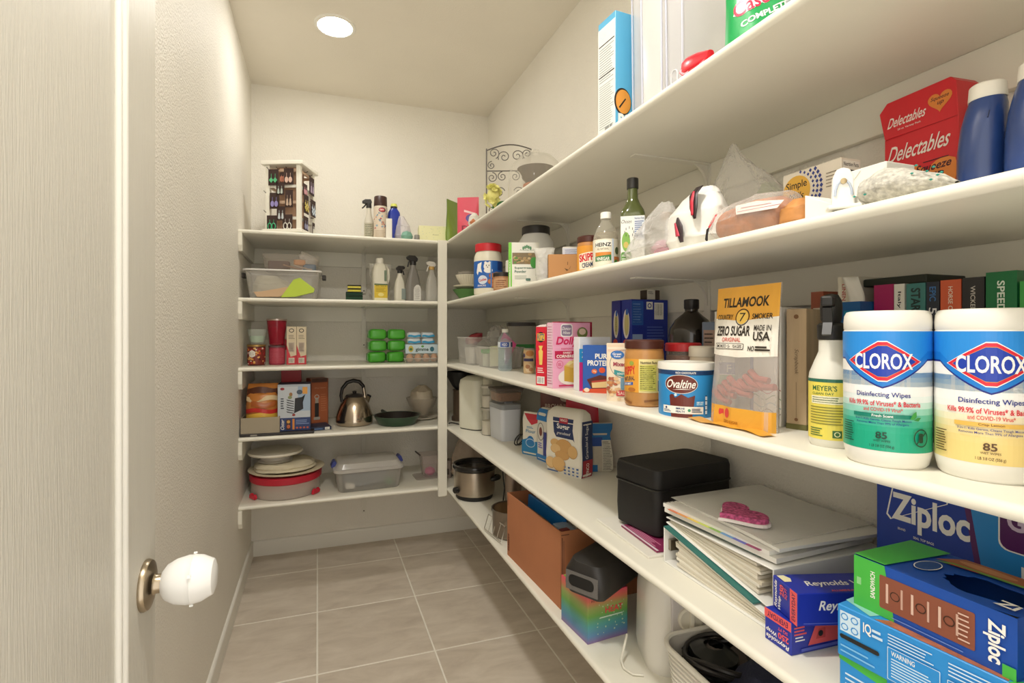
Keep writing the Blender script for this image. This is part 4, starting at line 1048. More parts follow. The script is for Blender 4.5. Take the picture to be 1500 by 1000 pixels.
ob('piping', MB().tube(pts, 0.0026, 6, closed=True), mat('#221f1e', 0.55), t)
# papers under it
def sheet_stack(name, label, cat, A, B, d, th, z, m, group=None, w=None):
    (x, y), rz, ww = frame_of(A, B)
    w = w or ww
    o = ob(name, MB().box(-w/2, w/2, 0, d, 0, th), m, None, (x, y, z), rz, smooth=False, bevel=0.001, seg=1)
    return tag(o, label, cat, group)
sheet_stack('document_folder', 'white flat folder lying under the black lunch bag', 'folder', (0.728, 1.240), (0.716, 0.992), 0.29, 0.006, Z4, mat('#ece8dc', 0.5))
o = sheet_stack('magazine', 'magenta magazine lying under the lunch bag', 'magazine', (0.757, 1.165), (0.745, 1.000), 0.25, 0.005, Z4+0.0065, mat('#8d2f58', 0.4))
p = Pr(mT(0.168, 0.005)); p.rect(0.0, 0.0, 0.168, 0.006, mat('#e9d6de', 0.4)); p.lines(0.02, 0.008, 0.15, 0.03, 4, mat('#d98aa8', 0.4), 0.5); p.build(o, 'cover_print')

# ring binders, one above the other, spines at opposite ends
def wedge_binder(label, cat_m, yspine, ythin, zs0, zs1, zt0, zt1, x0, x1, page_col, rings=True):
    """binder lying down: spine at yspine from zs0..zs1, fore edge at ythin from zt0..zt1"""
    t = thing('ring_binder', label, 'binder', (0, 0, 0), 0, 'pair of large white ring binders')
    T = 0.003
    s = 1 if yspine > ythin else -1
    def slab(za, zb, name, e0=0, e1=0):
        q = [(yspine, za), (ythin, zb), (ythin, zb+T), (yspine, za+T)]
        if s > 0: q = q[::-1]
        return ob(name, MB().prism(q, x0, x1, axis='x'), cat_m, t, smooth=False, bevel=0.001, seg=1)
    slab(zs0, zt0, 'cover'); slab(zs1-T, zt1-T, 'cover')
    ob('spine', MB().box(x0, x1, min(yspine, yspine+s*0.003), max(yspine, yspine+s*0.003), zs0, zs1), cat_m, t, smooth=False, bevel=0.001, seg=1)
    # page leaves fanned between the covers
    n = 9
    for i in range(n):
        k0 = (i+0.12)/n; k1 = (i+0.98)/n
        ya = yspine-s*(0.035+0.006*math.sin(i*1.7)); yb = ythin+s*(0.004+0.004*((i*37) % 5)/5)
        def zz(yv, k):
            f = (yv-yspine)/(ythin-yspine)
            lo = zs0+(zt0-zs0)*f+T; hi = zs1+(zt1-zs1)*f-T
            return lo+(hi-lo)*(0.04+0.88*k)
        sag = [ya+(yb-ya)*j/6 for j in range(7)]
        low = [(yv, zz(yv, k0)-0.004*math.sin(PI*j/6)*(1-k0)*0.5) for j, yv in enumerate(sag)]
        top = [(yv, zz(yv, k1)-0.004*math.sin(PI*j/6)*(1-k1)*0.5) for j, yv in enumerate(sag)]
        q = low+top[::-1]
        if s > 0: q = q[::-1]
        ob('pages', MB().prism(q, x0+0.006+0.0025*((i*53) % 7)/7, x1-0.012, axis='x'), mat(page_col[i % len(page_col)], 0.7), t, smooth=False)
    if rings:
        cy = yspine-s*0.036; cz = (zs0+zs1)/2
        for xx in (x0+0.035, (x0+x1)/2, x1-0.035):
            ob('ring', MB().tube([(xx, cy+s*0.026*math.cos(a*PI/10), cz+(zs1-zs0)*0.42*math.sin(a*PI/10)) for a in range(20)], 0.0022, 8, closed=True), mat('#8b8478', 0.25, 1.0), t)
        ob('ring_plate', MB().box(x0+0.01, x1-0.01, yspine-s*0.006-0.004, yspine-s*0.006+0.004, cz-0.012, cz+0.012), mat('#a39b8c', 0.3, 1.0), t, smooth=False)
    return t
MBIND = mat('#eceae3', 0.4)
wedge_binder('lower white ring binder with its spine towards the lunch bag', MBIND, 0.968, 0.678, Z4, Z4+0.079, Z4, Z4+0.022, 0.742, 1.03, ('#e4ddcb', '#e0d8c6', '#e9e3d4', '#dad1bd'))
wedge_binder('upper white ring binder with its spine towards the foil boxes', MBIND, 0.688, 0.975, Z4+0.031, Z4+0.106, Z4+0.085, Z4+0.099, 0.752, 1.03, ('#e0d8c6', '#dbd2be', '#e6dfcf', '#d3c9b4'))
# folder wedged between them
def slant(name, label, cat, y0, y1, z0, z1, th, x0, x1, col):
    o = ob(name, MB().prism([(y0, z0), (y0, z0+th), (y1, z1+th), (y1, z1)][::-1], x0, x1, axis='x'), mat(col, 0.5), None, smooth=False)
    return tag(o, label, cat)
slant('document_folder', 'dark teal folder wedged between the two ring binders', 'folder', 0.965, 0.715, Z4+0.0805, Z4+0.0325, 0.0024, 0.738, 1.0, '#2f6f68')
# notebooks and papers on the binders
ZT = Z4+0.1065
def bent(name, label, cat, z0, th, x0, x1, y0, y1, m, rise=0.0, rz=0.0, n=10, wav=0.0):
    """stack of leaves lying flat, its far end lifting a little"""
    cx, cy = (x0+x1)/2, (y0+y1)/2
    def pt(a, b, dz):
        return (x0-cx+(x1-x0)*a, y0-cy+(y1-y0)*b, dz+rise*b*b+wav*math.sin(b*5+a*2))
    mb = MB()
    mb.grid(lambda a, b: pt(a, b, th), n, n).grid(lambda a, b: pt(1-a, b, 0), n, n)
    mb.grid(lambda a, b: pt(a, 0, b*th), n, 1).grid(lambda a, b: pt(1-a, 1, b*th), n, 1)
    mb.grid(lambda a, b: pt(0, 1-a, b*th), n, 1).grid(lambda a, b: pt(1, a, b*th), n, 1)
    o = ob(name, mb, m, None, (cx, cy, z0), rz, ang=30)
    return tag(o, label, cat)
o = bent('document_folder', 'grey-green folder lying on the upper ring binder', 'folder', ZT, 0.003, 0.762, 1.00, 0.735, 0.985, mat('#5f7f76', 0.5), 0, 0.05)
o = bent('binder', 'slim white binder with rounded spine lying on the grey-green folder', 'binder', ZT+0.0035, 0.009, 0.758, 1.02, 0.700, 0.985, mat('#e9e6dd', 0.4), 0, 0.06)
t = o
o = bent('notebook', 'spiral notebook with coloured tab dividers on the slim binder', 'notebook', ZT+0.013, 0.008, 0.758, 1.01, 0.712, 0.990, mat('#efece4', 0.6), 0, 0.05)
tabs = ('#d97a52', '#e09a58', '#e6c85c', '#c9d466', '#8fb85c', '#6f9fd0', '#6a6fc0', '#a04a70')
for i, c_ in enumerate(tabs):
    ob('tab_divider', MB().box(-0.1345, -0.128, 0.115-i*0.030-0.030, 0.115-i*0.030, 0.0015+0.0004*i, 0.0027+0.0004*i), mat(c_, 0.5), o, smooth=False)
for i in range(22):
    ob('spiral_coil', MB().tube([(-0.122+i*0.0115, 0.1385+0.0055*math.cos(a*PI/5), 0.004+0.006*math.sin(a*PI/5)) for a in range(10)], 0.0008, 5, closed=True), mat('#3a3836', 0.4, 0.6), o)
o = bent('page_sleeves', 'stack of clear page sleeves with white papers on the notebook', 'papers', ZT+0.0215, 0.006, 0.782, 1.045, 0.690, 0.965, mat('#eceae2', 0.3), 0.0, -0.04, wav=0.0012)
o2 = bent('page_sleeve', 'loose clear plastic sleeve lying topmost on the papers', 'sleeve', ZT+0.0290, 0.0012, 0.775, 1.045, 0.715, 0.985, clear('#f2f0ea', 0.25, 0.15, 0.15, 20), 0.004, 0.03, wav=0.0012)
# heart shaped pink sponge
def heart(n=40, s=1.0):
    pts = []
    for i in range(n):
        a = 2*PI*i/n
        pts.append((s*16*math.sin(a)**3/17, s*(13*math.cos(a)-5*math.cos(2*a)-2*math.cos(3*a)-math.cos(4*a))/17))
    return pts[::-1]
t = thing('heart_sponge', 'pink heart-shaped sponge with white edge on the papers', 'sponge', (0.815, 0.822, ZT+0.0335), -PI/2-0.1)
hp = [(x_*0.062, y_*0.052) for x_, y_ in heart(44)]
ob('backing', MB().prism(hp, 0, 0.006), mat('#efe6e2', 0.6), t, smooth=False, bevel=0.0015)
ob('foam', MB().prism([(x_*0.93, y_*0.93) for x_, y_ in hp], 0.006, 0.016), mat('#b8527c', 0.9, var=0.6, vscale=130, bump=0.3, bscale=400), t, smooth=False, bevel=0.003)

# foil boxes
FB = mat('#1e2f9e', 0.35)
redp = mat('#ea5a5a', 0.4)
o, w = carton('foil_box', 'blue foil wrap box lying on the shelf, lower of two', 'box', (0.7205, 0.674), (0.7185, 0.621), 0.21, 0.053, Z4, FB, group='two blue foil boxes')
p = Pr(mF(w)); p.rect(0, 0.038, w, 0.053, redp); p.text('EVERYDAY', 0.006, 0.041, w-0.006, 0.050, mat('#5a1a4a', 0.4), 0.02, rot=180); p.text('Reynolds', 0.004, 0.005, w-0.004, 0.014, WHT, 0.02, 0.2, rot=180); p.text('Wrap', 0.004, 0.015, 0.026, 0.024, WHT, 0.02, 0.2, rot=180); p.text('250', 0.028, 0.016, w-0.004, 0.026, redp, 0.03, rot=180); p.text('SQ FT', 0.028, 0.029, w-0.006, 0.035, redp, 0.02, rot=180); p.build(o, 'end_print')
p = Pr(mR(w)); p.lines(0.006, 0.030, 0.032, 0.046, 3, redp, 0.5); p.lines(0.008, 0.020, 0.028, 0.030, 2, WHT, 0.4); p.poly([(0.034, 0.012), (0.050, 0.044), (0.098, 0.044), (0.098, 0.012)], redp); p.poly([(0.050, 0.020), (0.056, 0.036), (0.070, 0.036), (0.070, 0.020)], mat('#c9403f', 0.4)); p.ell(0.060, 0.028, 0.005, 0.005, INK); p.rect(0.02, 0.004, 0.11, 0.009, mat('#5a68c4', 0.4)); p.build(o, 'side_print')
o, w = carton('foil_box', 'blue foil wrap box lying on top of the other foil box', 'box', (0.736, 0.672), (0.7185, 0.610), 0.20, 0.052, Z4+0.0535, FB, group='two blue foil boxes')
p = Pr(mF(w)); p.rect(w-0.018, 0, w, 0.052, redp); p.text('EVERYDAY', w-0.009-0.022, 0.022, w-0.009+0.022, 0.031, mat('#5a1a4a', 0.4), 0.02, rot=90); p.text('Reynolds', 0.010-0.022, 0.021, 0.010+0.022, 0.030, WHT, 0.02, 0.2, rot=90); p.text('Wrap', 0.020-0.012, 0.009, 0.020+0.012, 0.018, WHT, 0.02, 0.2, rot=90); p.text('250', 0.026-0.009, 0.032, 0.026+0.009, 0.043, redp, 0.03, rot=90); p.text('SQ FT', 0.037-0.009, 0.034, 0.037+0.009, 0.041, redp, 0.02, rot=90); p.build(o, 'end_print')
p = Pr(mR(w)); p.text('Reynolds Wrap', 0.036, 0.020, 0.16, 0.040, WHT, 0.02, 0.25); p.lines(0.01, 0.003, 0.15, 0.006, 1, mat('#6a78d0', 0.4), 0.3); p.build(o, 'side_print')
p = Pr(mT(w, 0.052)); p.poly([(0.004, 0.004), (0.026, 0.004), (0.026, 0.016), (0.015, 0.021), (0.004, 0.016)], mat('#efe6b8', 0.4)); p.text('Reynolds Wrap', 0.032-0.022, 0.088, 0.032+0.12, 0.106, WHT, 0.02, 0.25, rot=90) if False else p.text('Reynolds Wrap', 0.036-0.062, 0.086, 0.036+0.062, 0.106, WHT, 0.02, 0.25, rot=90); p.text('ALUMINUM FOIL', 0.058-0.03, 0.088, 0.058+0.03, 0.093, redp, 0.02, rot=90); p.build(o, 'top_print')

# zip bag boxes
ZB = mat('#1d4fa8', 0.35); LB = mat('#2f8fd6', 0.35); GRN = mat('#4cb848', 0.35); PUR = mat('#5a2560', 0.35)
o, w = carton('zip_bag_box', 'large blue zip bag box standing against the wall at right', 'box', (0.940, 0.640), (0.940, 0.300), 0.10, 0.285, Z4, mat('#1b3fa0', 0.35))
p = Pr(mF(w))
p.poly([(0.170, 0), (w, 0), (w, 0.285), (0.125, 0.285)], PUR); p.poly([(0.178, 0), (w, 0), (w, 0.285), (0.133, 0.285)], LB)
p.ell(0.02, 0.263, 0.028, 0.012, WHT); p.ell(0.022, 0.264, 0.026, 0.010, mat('#1b3fa0', 0.35))
def ziplogo(p, u0, v0, u1, v1, bg, fr=True, rot=0):
    W, H = u1-u0, v1-v0
    if fr and not rot:
        p.poly([(u0-W*0.08, v0+H*0.30), (u0+W*0.02, v1+H*0.28), (u0+W*0.76, v1+H*0.28), (u0+W*0.74, v1+H*0.05), (u0-W*0.02, v0+H*0.18)], WHT)
        p.poly([(u0-W*0.055, v0+H*0.33), (u0+W*0.035, v1+H*0.22), (u0+W*0.74, v1+H*0.22), (u0+W*0.72, v1+H*0.05), (u0-W*0.0, v0+H*0.22)], bg)
    p.text('Ziploc', u0, v0, u1, v1, WHT, 0.03, 0, rot)
ziplogo(p, 0.026, 0.185, 0.138, 0.245, mat('#1b3fa0', 0.35))
p.text('BRAND', 0.036, 0.183, 0.048, 0.187, WHT); p.text('SEAL TOP BAGS', 0.060, 0.176, 0.090, 0.180, WHT)
p.rect(0.172, 0.205, 0.33, 0.29, WHT, r=0.012); p.rect(0.174, 0.207, 0.332, 0.292, PUR, r=0.012)
p.text('GALLON', 0.182, 0.236, 0.30, 0.264, mat('#d8c3d8', 0.35), 0.03); p.text('FREEZER', 0.206, 0.214, 0.30, 0.228, mat('#d8c3d8', 0.35), 0.02); p.text('150', 0.198, 0.13, 0.30, 0.19, WHT, 0.03)
p.build(o)
# sandwich bag box, opened
(x, y), rz, w = frame_of((0.719, 0.520), (0.7255, 0.345))
d, h = 0.125, 0.069
t = thing('zip_bag_box', 'green and blue sandwich bag box torn open, on the pale blue boxes', 'box', (x, y, Z4+0.1365), rz+0.0)
mb = MB()
mb.box(-w/2, w/2, 0, 0.001, 0, h); mb.box(-w/2, w/2, d-0.001, d, 0, h); mb.box(-w/2, -w/2+0.001, 0.001, d-0.001, 0, h); mb.box(w/2-0.001, w/2, 0.001, d-0.001, 0, h); mb.box(-w/2+0.001, w/2-0.001, 0.001, d-0.001, 0, 0.001)
ob('carton', mb, ZB, t, smooth=False)
# top panel with an oval tear
hole = [(0.038+0.042*math.cos(2*PI*i/26)*(1+0.08*math.sin(i*3)), d*0.40+0.030*math.sin(2*PI*i/26)*(1+0.1*math.sin(i*5))) for i in range(26)]
outer = []
for i in range(26):
    a = 2*PI*i/26; c_, s_ = math.cos(a), math.sin(a)
    k = 1/max(abs(c_), abs(s_))
    ux = c_*k; uy = s_*k
    outer.append((ux*(w/2-0.001) if True else 0, d/2+uy*(d/2-0.001)))
mb = MB(); mb.add([(a, b, h) for a, b in outer]+[(a, b, h) for a, b in hole], [(i, (i+1) % 26, 26+(i+1) % 26, 26+i) for i in range(26)])
tp = ob('top_panel', mb, ZB, t, smooth=False); tp.modifiers.new('thick', 'SOLIDIFY').thickness = 0.0008
mb = MB(); loft(mb, [(w-0.02, d-0.03, 0.01, 0.004), (w-0.02, d-0.03, 0.01, 0.03)]); 
mb2 = MB(); mb2.v = [(a, b+d/2, c_) for a, b, c_ in mb.v]; mb2.f = mb.f; mb2.m = mb.m
ob('bag_roll', mb2, mat('#4a4a48', 0.6), t)
p = Pr(mF(w)); p.poly([(0, 0), (0.052, 0.0), (0.040, 0.069), (0, 0.069)], GRN); p.text('SANDWICH', 0.025-0.018, 0.034, 0.025+0.018, 0.040, WHT, 0.02, rot=90); p.lines(0.004, 0.01, 0.010, 0.06, 1, mat('#8fd08a', 0.4), 0.2)
kb = mat('#8a4f3a', 0.5); p.rect(0.034, 0.012, 0.138, 0.056, kb, r=0.002)
for i in range(3):
    p.ring(0.053+i*0.030, 0.034, 0.006, 0.006, 0.0012, mat('#3a2418', 0.5), 12); p.lines(0.042+i*0.03, 0.018, 0.045+i*0.03, 0.05, 1, mat('#d9b8a6', 0.5), 0.8); p.lines(0.060+i*0.03, 0.018, 0.0625+i*0.03, 0.05, 1, mat('#c9a492', 0.5), 0.8)
p.lines(0.122, 0.016, 0.134, 0.052, 6, mat('#d9b8a6', 0.5), 0.3); p.text('Ziploc', 0.156-0.024, 0.024, 0.156+0.024, 0.044, WHT, 0.03, rot=-90); p.rect(w-0.012, 0.0, w, 0.014, GRN); p.lines(0.05, 0.004, 0.13, 0.007, 1, mat('#6f8fd0', 0.4), 0.4); p.build(t, 'front_print')
p = Pr(lambda u, v, o_: (-w/2+u, v, h+o_+0.0014)); p.poly([(0.0, 0.0), (0.040, 0.0), (0.050, d), (0.0, d)], GRN)
p.ell(0.062, 0.052, 0.012, 0.022, mat('#2a4f8a', 0.4)); p.ring(0.062, 0.052, 0.012, 0.022, 0.0012, WHT); p.poly([(0.052, 0.086), (0.075, 0.092), (0.14, 0.094), (0.166, 0.105), (0.166, 0.122), (0.07, 0.120)], mat('#a9683f', 0.6)); p.poly([(0.054, 0.078), (0.082, 0.086), (0.15, 0.090), (0.15, 0.096), (0.07, 0.092)], mat('#6fa044', 0.6)); p.ell(0.10, 0.106, 0.03, 0.008, mat('#c98e5c', 0.6)); p.poly([(0.070, 0.082), (0.10, 0.0862), (0.10, 0.0885), (0.070, 0.086)], mat('#b8452f', 0.5))
p.text('Zi', 0.158-0.010, 0.012, 0.158+0.010, 0.03, WHT, 0.03); p.build(t, 'top_print')
p = Pr(mL(w, d)); p.rect(0, 0, d, h, GRN); p.build(t, 'end_print')
# two pale blue freezer bag boxes beneath
for k, (z0, h_, lab) in enumerate(((0.0, 0.0645, 'pale blue zip bag box with green stripe, bottom of the stack'), (0.065, 0.071, 'pale blue zip bag box with warning text under the sandwich bag box'))):
    o, w3 = carton('zip_bag_box', lab, 'box', (0.697+0.004*(1-k), 0.528), (0.724+0.004*(1-k), 0.285), 0.15, h_, Z4+z0, LB)
    p = Pr(mF(w3)); wt = mat('#cfe6f6', 0.4)
    if k == 1:
        p.rect(0.004, 0.036, 0.030, 0.064, wt); 
        for a in range(2):
            for b in range(2): p.ring(0.010+a*0.013, 0.043+b*0.014, 0.005, 0.005, 0.0014, LB, 8)
        p.text('IQ', 0.034, 0.046, 0.044, 0.062, WHT, 0.02); p.lines(0.045, 0.046, 0.058, 0.06, 2, wt, 0.5); p.rect(0.004, 0.026, 0.054, 0.032, INK, r=0.003); p.lines(0.005, 0.005, 0.05, 0.02, 2, mat('#7fc0ec', 0.4), 0.3)
        p.lines(0.064, 0.048, 0.115, 0.064, 4, wt, 0.35); p.rect(0.0635, 0.004, 0.120, 0.046, wt, r=0.001); p.rect(0.0643, 0.0048, 0.1192, 0.0452, LB, r=0.001); p.text('WARNING', 0.068, 0.036, 0.094, 0.0425, WHT, 0.01); p.lines(0.068, 0.008, 0.116, 0.034, 7, wt, 0.4)
        p.lines(0.128, 0.046, 0.2, 0.064, 4, wt, 0.35); p.rect(0.127, 0.004, 0.19, 0.042, wt, r=0.001); p.rect(0.1278, 0.0048, 0.1892, 0.0412, LB, r=0.001); p.text('ADVERTENCIA', 0.131, 0.031, 0.162, 0.0375, WHT, 0.01); p.lines(0.131, 0.008, 0.186, 0.029, 6, wt, 0.4)
    else:
        p.poly([(0, 0.058), (0.06, 0.050), (0.06, 0.0645), (0, 0.0645)], GRN); p.poly([(0.06, 0.0), (w3, 0), (w3, 0.0645), (0.075, 0.0645)], mat('#24429c', 0.4)); p.lines(0.008, 0.01, 0.05, 0.045, 5, wt, 0.35)
    p.build(o, 'front_print')
    if k == 1:
        p = Pr(mT(w3, h_)); p.poly([(0.046, 0.002), (0.18, 0.002), (0.178, 0.012), (0.06, 0.02)], mat('#b06a4a', 0.6, var=0.25, vscale=60)); p.poly([(0.0, 0.02), (0.04, 0.004), (0.045, 0.02), (0.03, 0.05), (0, 0.05)], mat('#8ec9c0', 0.5)); p.poly([(0.18, 0.0), (0.243, 0), (0.243, 0.02), (0.19, 0.018)], GRN); p.build(o, 'top_print')

# ================================================================ RIGHT WALL, BOTTOM SHELF
Z5 = ZS[5]
x, y = 0.772, 2.545
t = thing('slow_cooker', 'round steel slow cooker with black crock beside the post', 'slow cooker', (x, y, Z5), turned(x, y))
M_STEEL = mat('#b9aea0', 0.28, 1.0, var=0.05, vscale=6, stretch=(1, 1, 12))
BLK = mat('#151413', 0.25, coat=0.3)
ob('base', MB().lathe([(0,0),(0.092,0),(0.096,0.006),(0.096,0.02),(0,0.02)], 48), mat('#1b1a19', 0.5), t)
ob('body', MB().lathe([(0.094,0.018),(0.103,0.024),(0.106,0.04),(0.107,0.145),(0.103,0.148),(0,0.148)], 56), M_STEEL, t)
ob('crock', MB().lathe([(0.10,0.146),(0.112,0.150),(0.116,0.160),(0.114,0.172),(0.106,0.175),(0.098,0.168),(0.094,0.10),(0.085,0.05),(0,0.045)], 56), BLK, t)
for s_ in (-1, 1):
    a = s_*1.05+(-PI/2)+0.15 if s_ > 0 else PI/2+0.4
    pts = [(math.cos(a+0.25*math.sin(q))*(0.107+0.026*math.sin(PI*q/8)), 0, 0) for q in range(9)]
    pts = [(math.cos(a-0.28+0.07*q)*(0.105+0.028*math.sin(PI*q/8)), math.sin(a-0.28+0.07*q)*(0.105+0.028*math.sin(PI*q/8)), 0.105+0.006*math.sin(PI*q/8)) for q in range(9)]
    ob('handle', MB().tube(pts, [0.009]+[0.0125]*7+[0.009], 10), mat('#1a1918', 0.4), t)
a = -PI/2-0.95
ob('control_knob', MB().lathe([(0,0),(0.016,0),(0.015,0.018),(0.010,0.022),(0,0.022)], 20), mat('#1a1918', 0.4), t, (0.106*math.cos(a), 0.106*math.sin(a), 0.052), rot=(0, PI/2, a))
# grey cylinder coffee urn behind plus its cord
t = thing('thermos', 'slim pinkish steel flask behind the slow cooker', 'flask', (0.905, 2.33, Z5), 0)
ob('flask_body', MB().lathe([(0,0),(0.038,0),(0.04,0.01),(0.04,0.22),(0.03,0.24),(0,0.24)], 30), mat('#a8988c', 0.3, 0.8), t); ob('cap', MB().lathe([(0.03,0.238),(0.032,0.242),(0.032,0.28),(0,0.283)], 24), mat('#77695e', 0.4), t)
t = thing('power_cord', 'black appliance cord with plug hanging beside the slow cooker', 'cable', (0, 0, 0))  # an appliance's own power cord, kept as a separate object
ob('cable', MB().tube([(0.872, 2.375, Z5+0.20), (0.862, 2.36, Z5+0.16), (0.866, 2.345, Z5+0.09), (0.855, 2.335, Z5+0.03), (0.835, 2.325, Z5+0.006), (0.81, 2.33, Z5+0.012), (0.80, 2.318, Z5+0.020)], 0.0035, 8), mat('#1c1b1a', 0.5), t)
ob('plug', MB().box(0.786, 0.806, 2.285, 2.312, Z5+0.002, Z5+0.026), mat('#1c1b1a', 0.5), t, smooth=False, bevel=0.003)
o = sack('plastic_bag', clear('#dfc9b5', 0.42, 0.2, 0.4, 30), [(0,0.06,0.05,0,0),(0.05,0.10,0.08,0,0),(0.14,0.10,0.08,0.01,0),(0.22,0.06,0.05,0.0,0),(0.27,0.03,0.02,0,0)], 0.25, 21, None, (0.835, 2.86, Z5)); tag(o, 'crumpled clear plastic bag behind the slow cooker', 'bag')
o, w = carton('appliance_box', 'narrow grey carton between the post and the slow cooker', 'box', (0.695, 2.92), (0.735, 2.90), 0.06, 0.10, Z5, mat('#8d8076', 0.5)); p = Pr(mF(w)); p.rect(0.008, 0.02, w-0.008, 0.055, mat('#4a4038', 0.5)); p.build(o)
# second pot with wire rack
x, y = 0.778, 2.02
t = thing('steel_pot', 'steel pot with tan interior left of the cardboard box', 'pot', (x, y, Z5), turned(x, y))
ob('pot_body', MB().lathe([(0,0),(0.075,0),(0.082,0.008),(0.082,0.11),(0.085,0.114),(0.080,0.113),(0.078,0.012),(0,0.01)], 44), mat('#8e8377', 0.3, 0.9), t)
ob('inner_liner', MB().lathe([(0.0775,0.11),(0.076,0.03),(0,0.028)], 40), mat('#8a6f4c', 0.45), t)
t = thing('wire_rack', 'small wire cooling rack leaning against the steel pot', 'rack', (0.690, 1.975, Z5), -PI/2+0.12)
wm = mat('#d8d2c4', 0.3, 0.7)
ob('frame', MB().tube([(-0.11,0,0.012),(0.05,0,0.012),(0.05,0.02,0.07),(-0.11,0.02,0.07)], 0.0025, 8, closed=True), wm, t)
for i in range(3): ob('wire', MB().tube([(-0.07+i*0.04,0,0.012),(-0.07+i*0.04,0.02,0.07)], 0.0014, 6), wm, t)
t = thing('glass_lid', 'glass pot lid lying in front of the steel pot', 'lid', (0.770, 2.02, Z5+0.116), 0.0)
bpy.data.objects.remove(t)
# cardboard box with folders
(x, y), rz, w = frame_of((0.690, 1.838), (0.708, 1.420))
d, h = 0.30, 0.238
KR = mat('#b5754e', 0.8, var=0.06, vscale=7)
t = thing('cardboard_box', 'open brown cardboard box of folders on the bottom shelf', 'box', (x, y, Z5), rz)
ob('wall_panel', MB().box(-w/2, w/2, 0, 0.004, 0, h), KR, t, smooth=False); ob('wall_panel', MB().box(-w/2, w/2, d-0.004, d, 0, h), KR, t, smooth=False)
ob('wall_panel', MB().box(-w/2, -w/2+0.004, 0.004, d-0.004, 0, h), KR, t, smooth=False); ob('wall_panel', MB().box(w/2-0.004, w/2, 0.004, d-0.004, 0, h), KR, t, smooth=False)
ob('bottom_panel', MB().box(-w/2+0.004, w/2-0.004, 0.004, d-0.004, 0, 0.004), KR, t, smooth=False)
p = Pr(mF(w)); p.rect(0.006, 0.02, 0.020, 0.085, mat('#7d4a30', 0.8)); p.lines(0.008, 0.024, 0.019, 0.08, 6, KR, 0.4); p.rect(0.005, 0.19, 0.010, 0.225, mat('#7d4a30', 0.8)); p.build(t)
p = Pr(mR(w)); p.rect(0.004, 0.06, 0.007, 0.22, mat('#6b4432', 0.8)); p.rect(0.002, 0.226, 0.03, 0.229, mat('#6b4432', 0.8)); p.rect(0.010, 0.10, 0.012, 0.21, mat('#7d5140', 0.8)); p.build(t, 'side_print')
def inbox(name, label, cat, lx, ly, w_, d_, h_, col, rx=0.0, ry=0.0, z=0.005, m=None):
    o = ob(name, MB().box(-w_/2, w_/2, -d_/2, d_/2, 0, h_), m or mat(col, 0.45), None, (x+lx*math.cos(rz)-ly*math.sin(rz), y+lx*math.sin(rz)+ly*math.cos(rz), Z5+z), smooth=False, bevel=0.0015, seg=1, rot=(rx, ry, rz))
    return tag(o, label, cat)
inbox('file_folder', 'bright blue folder standing in the cardboard box', 'folder', -0.02, 0.055, 0.27, 0.012, 0.236, '#1f78c4', -0.06)
inbox('file_folder', 'dark grey folder in front of the blue folder in the box', 'folder', -0.05, 0.026, 0.25, 0.010, 0.212, '#4a4a48', -0.03)
inbox('file_folder', 'cream papers behind the blue folder in the box', 'papers', -0.01, 0.10, 0.30, 0.03, 0.242, '#d9cfbf', -0.05)
inbox('plastic_sleeve', 'clear crinkled package beside the blue folder', 'package', 0.135, 0.05, 0.07, 0.05, 0.222, '#9fb2c4', 0, 0.05, m=clear('#b9c9d8', 0.4, 0.1, 0.5, 40))
inbox('small_tool', 'dark red handled tool at the corner of the box', 'tool', 0.182, 0.04, 0.02, 0.03, 0.230, '#6b2a28', 0.05)
# rainbow box
(x, y), rz, w = frame_of((0.686, 1.372), (0.698, 1.236))
d, h = 0.135, 0.133
def rainbow():
    m = bpy.data.materials.new('rainbow_print'); m.use_nodes = True
    nt = m.node_tree; b = nt.nodes['Principled BSDF']; b.inputs['Roughness'].default_value = 0.35
    tc = nt.nodes.new('ShaderNodeTexCoord'); sp = nt.nodes.new('ShaderNodeSeparateXYZ'); nt.links.new(tc.outputs['Object'], sp.inputs[0])
    mr = nt.nodes.new('ShaderNodeMapRange'); mr.inputs['From Max'].default_value = h; nt.links.new(sp.outputs[2], mr.inputs[0])
    r = nt.nodes.new('ShaderNodeValToRGB'); e = r.color_ramp.elements
    e[0].position = 0; e[0].color = (*lin('#8a6a9c'), 1); e[1].position = 1; e[1].color = (*lin('#e2566a'), 1)
    for pos, c_ in ((0.15, '#5a86b0'), (0.35, '#4f9a9a'), (0.55, '#6aa04a'), (0.72, '#98a05a'), (0.86, '#d0725a')):
        k = e.new(pos); k.color = (*lin(c_), 1)
    nt.links.new(mr.outputs[0], r.inputs[0]); nt.links.new(r.outputs[0], b.inputs['Base Color'])
    return m
o = ob('craft_box', MB().box(-w/2, w/2, 0, d, 0, h), rainbow(), None, (x, y, Z5), rz, smooth=False, bevel=0.001, seg=1)
tag(o, 'rainbow gradient box under the black speaker', 'box')
p = Pr(mR(w)); p.text('HTV', 0.012, 0.112, 0.032, 0.119, INK, 0.01); p.ell(0.040, 0.116, 0.005, 0.005, mat('#d8404a', 0.5)); p.text('HEAT', 0.058, 0.075, 0.118, 0.092, mat('#d8404a', 0.5), 0.02)
rn = random.Random(2)
for i in range(30):
    p.o -= p.do; p.ell(rn.uniform(0.03, 0.125), rn.uniform(0.02, 0.105), rn.uniform(0.001, 0.003), rn.uniform(0.001, 0.003), mat('#bcd3b0', 0.5), 7)
p.o += p.do; p.lines(0.04, 0.06, 0.12, 0.07, 1, mat('#cde0d0', 0.5), 0.3); p.build(o, 'side_print')
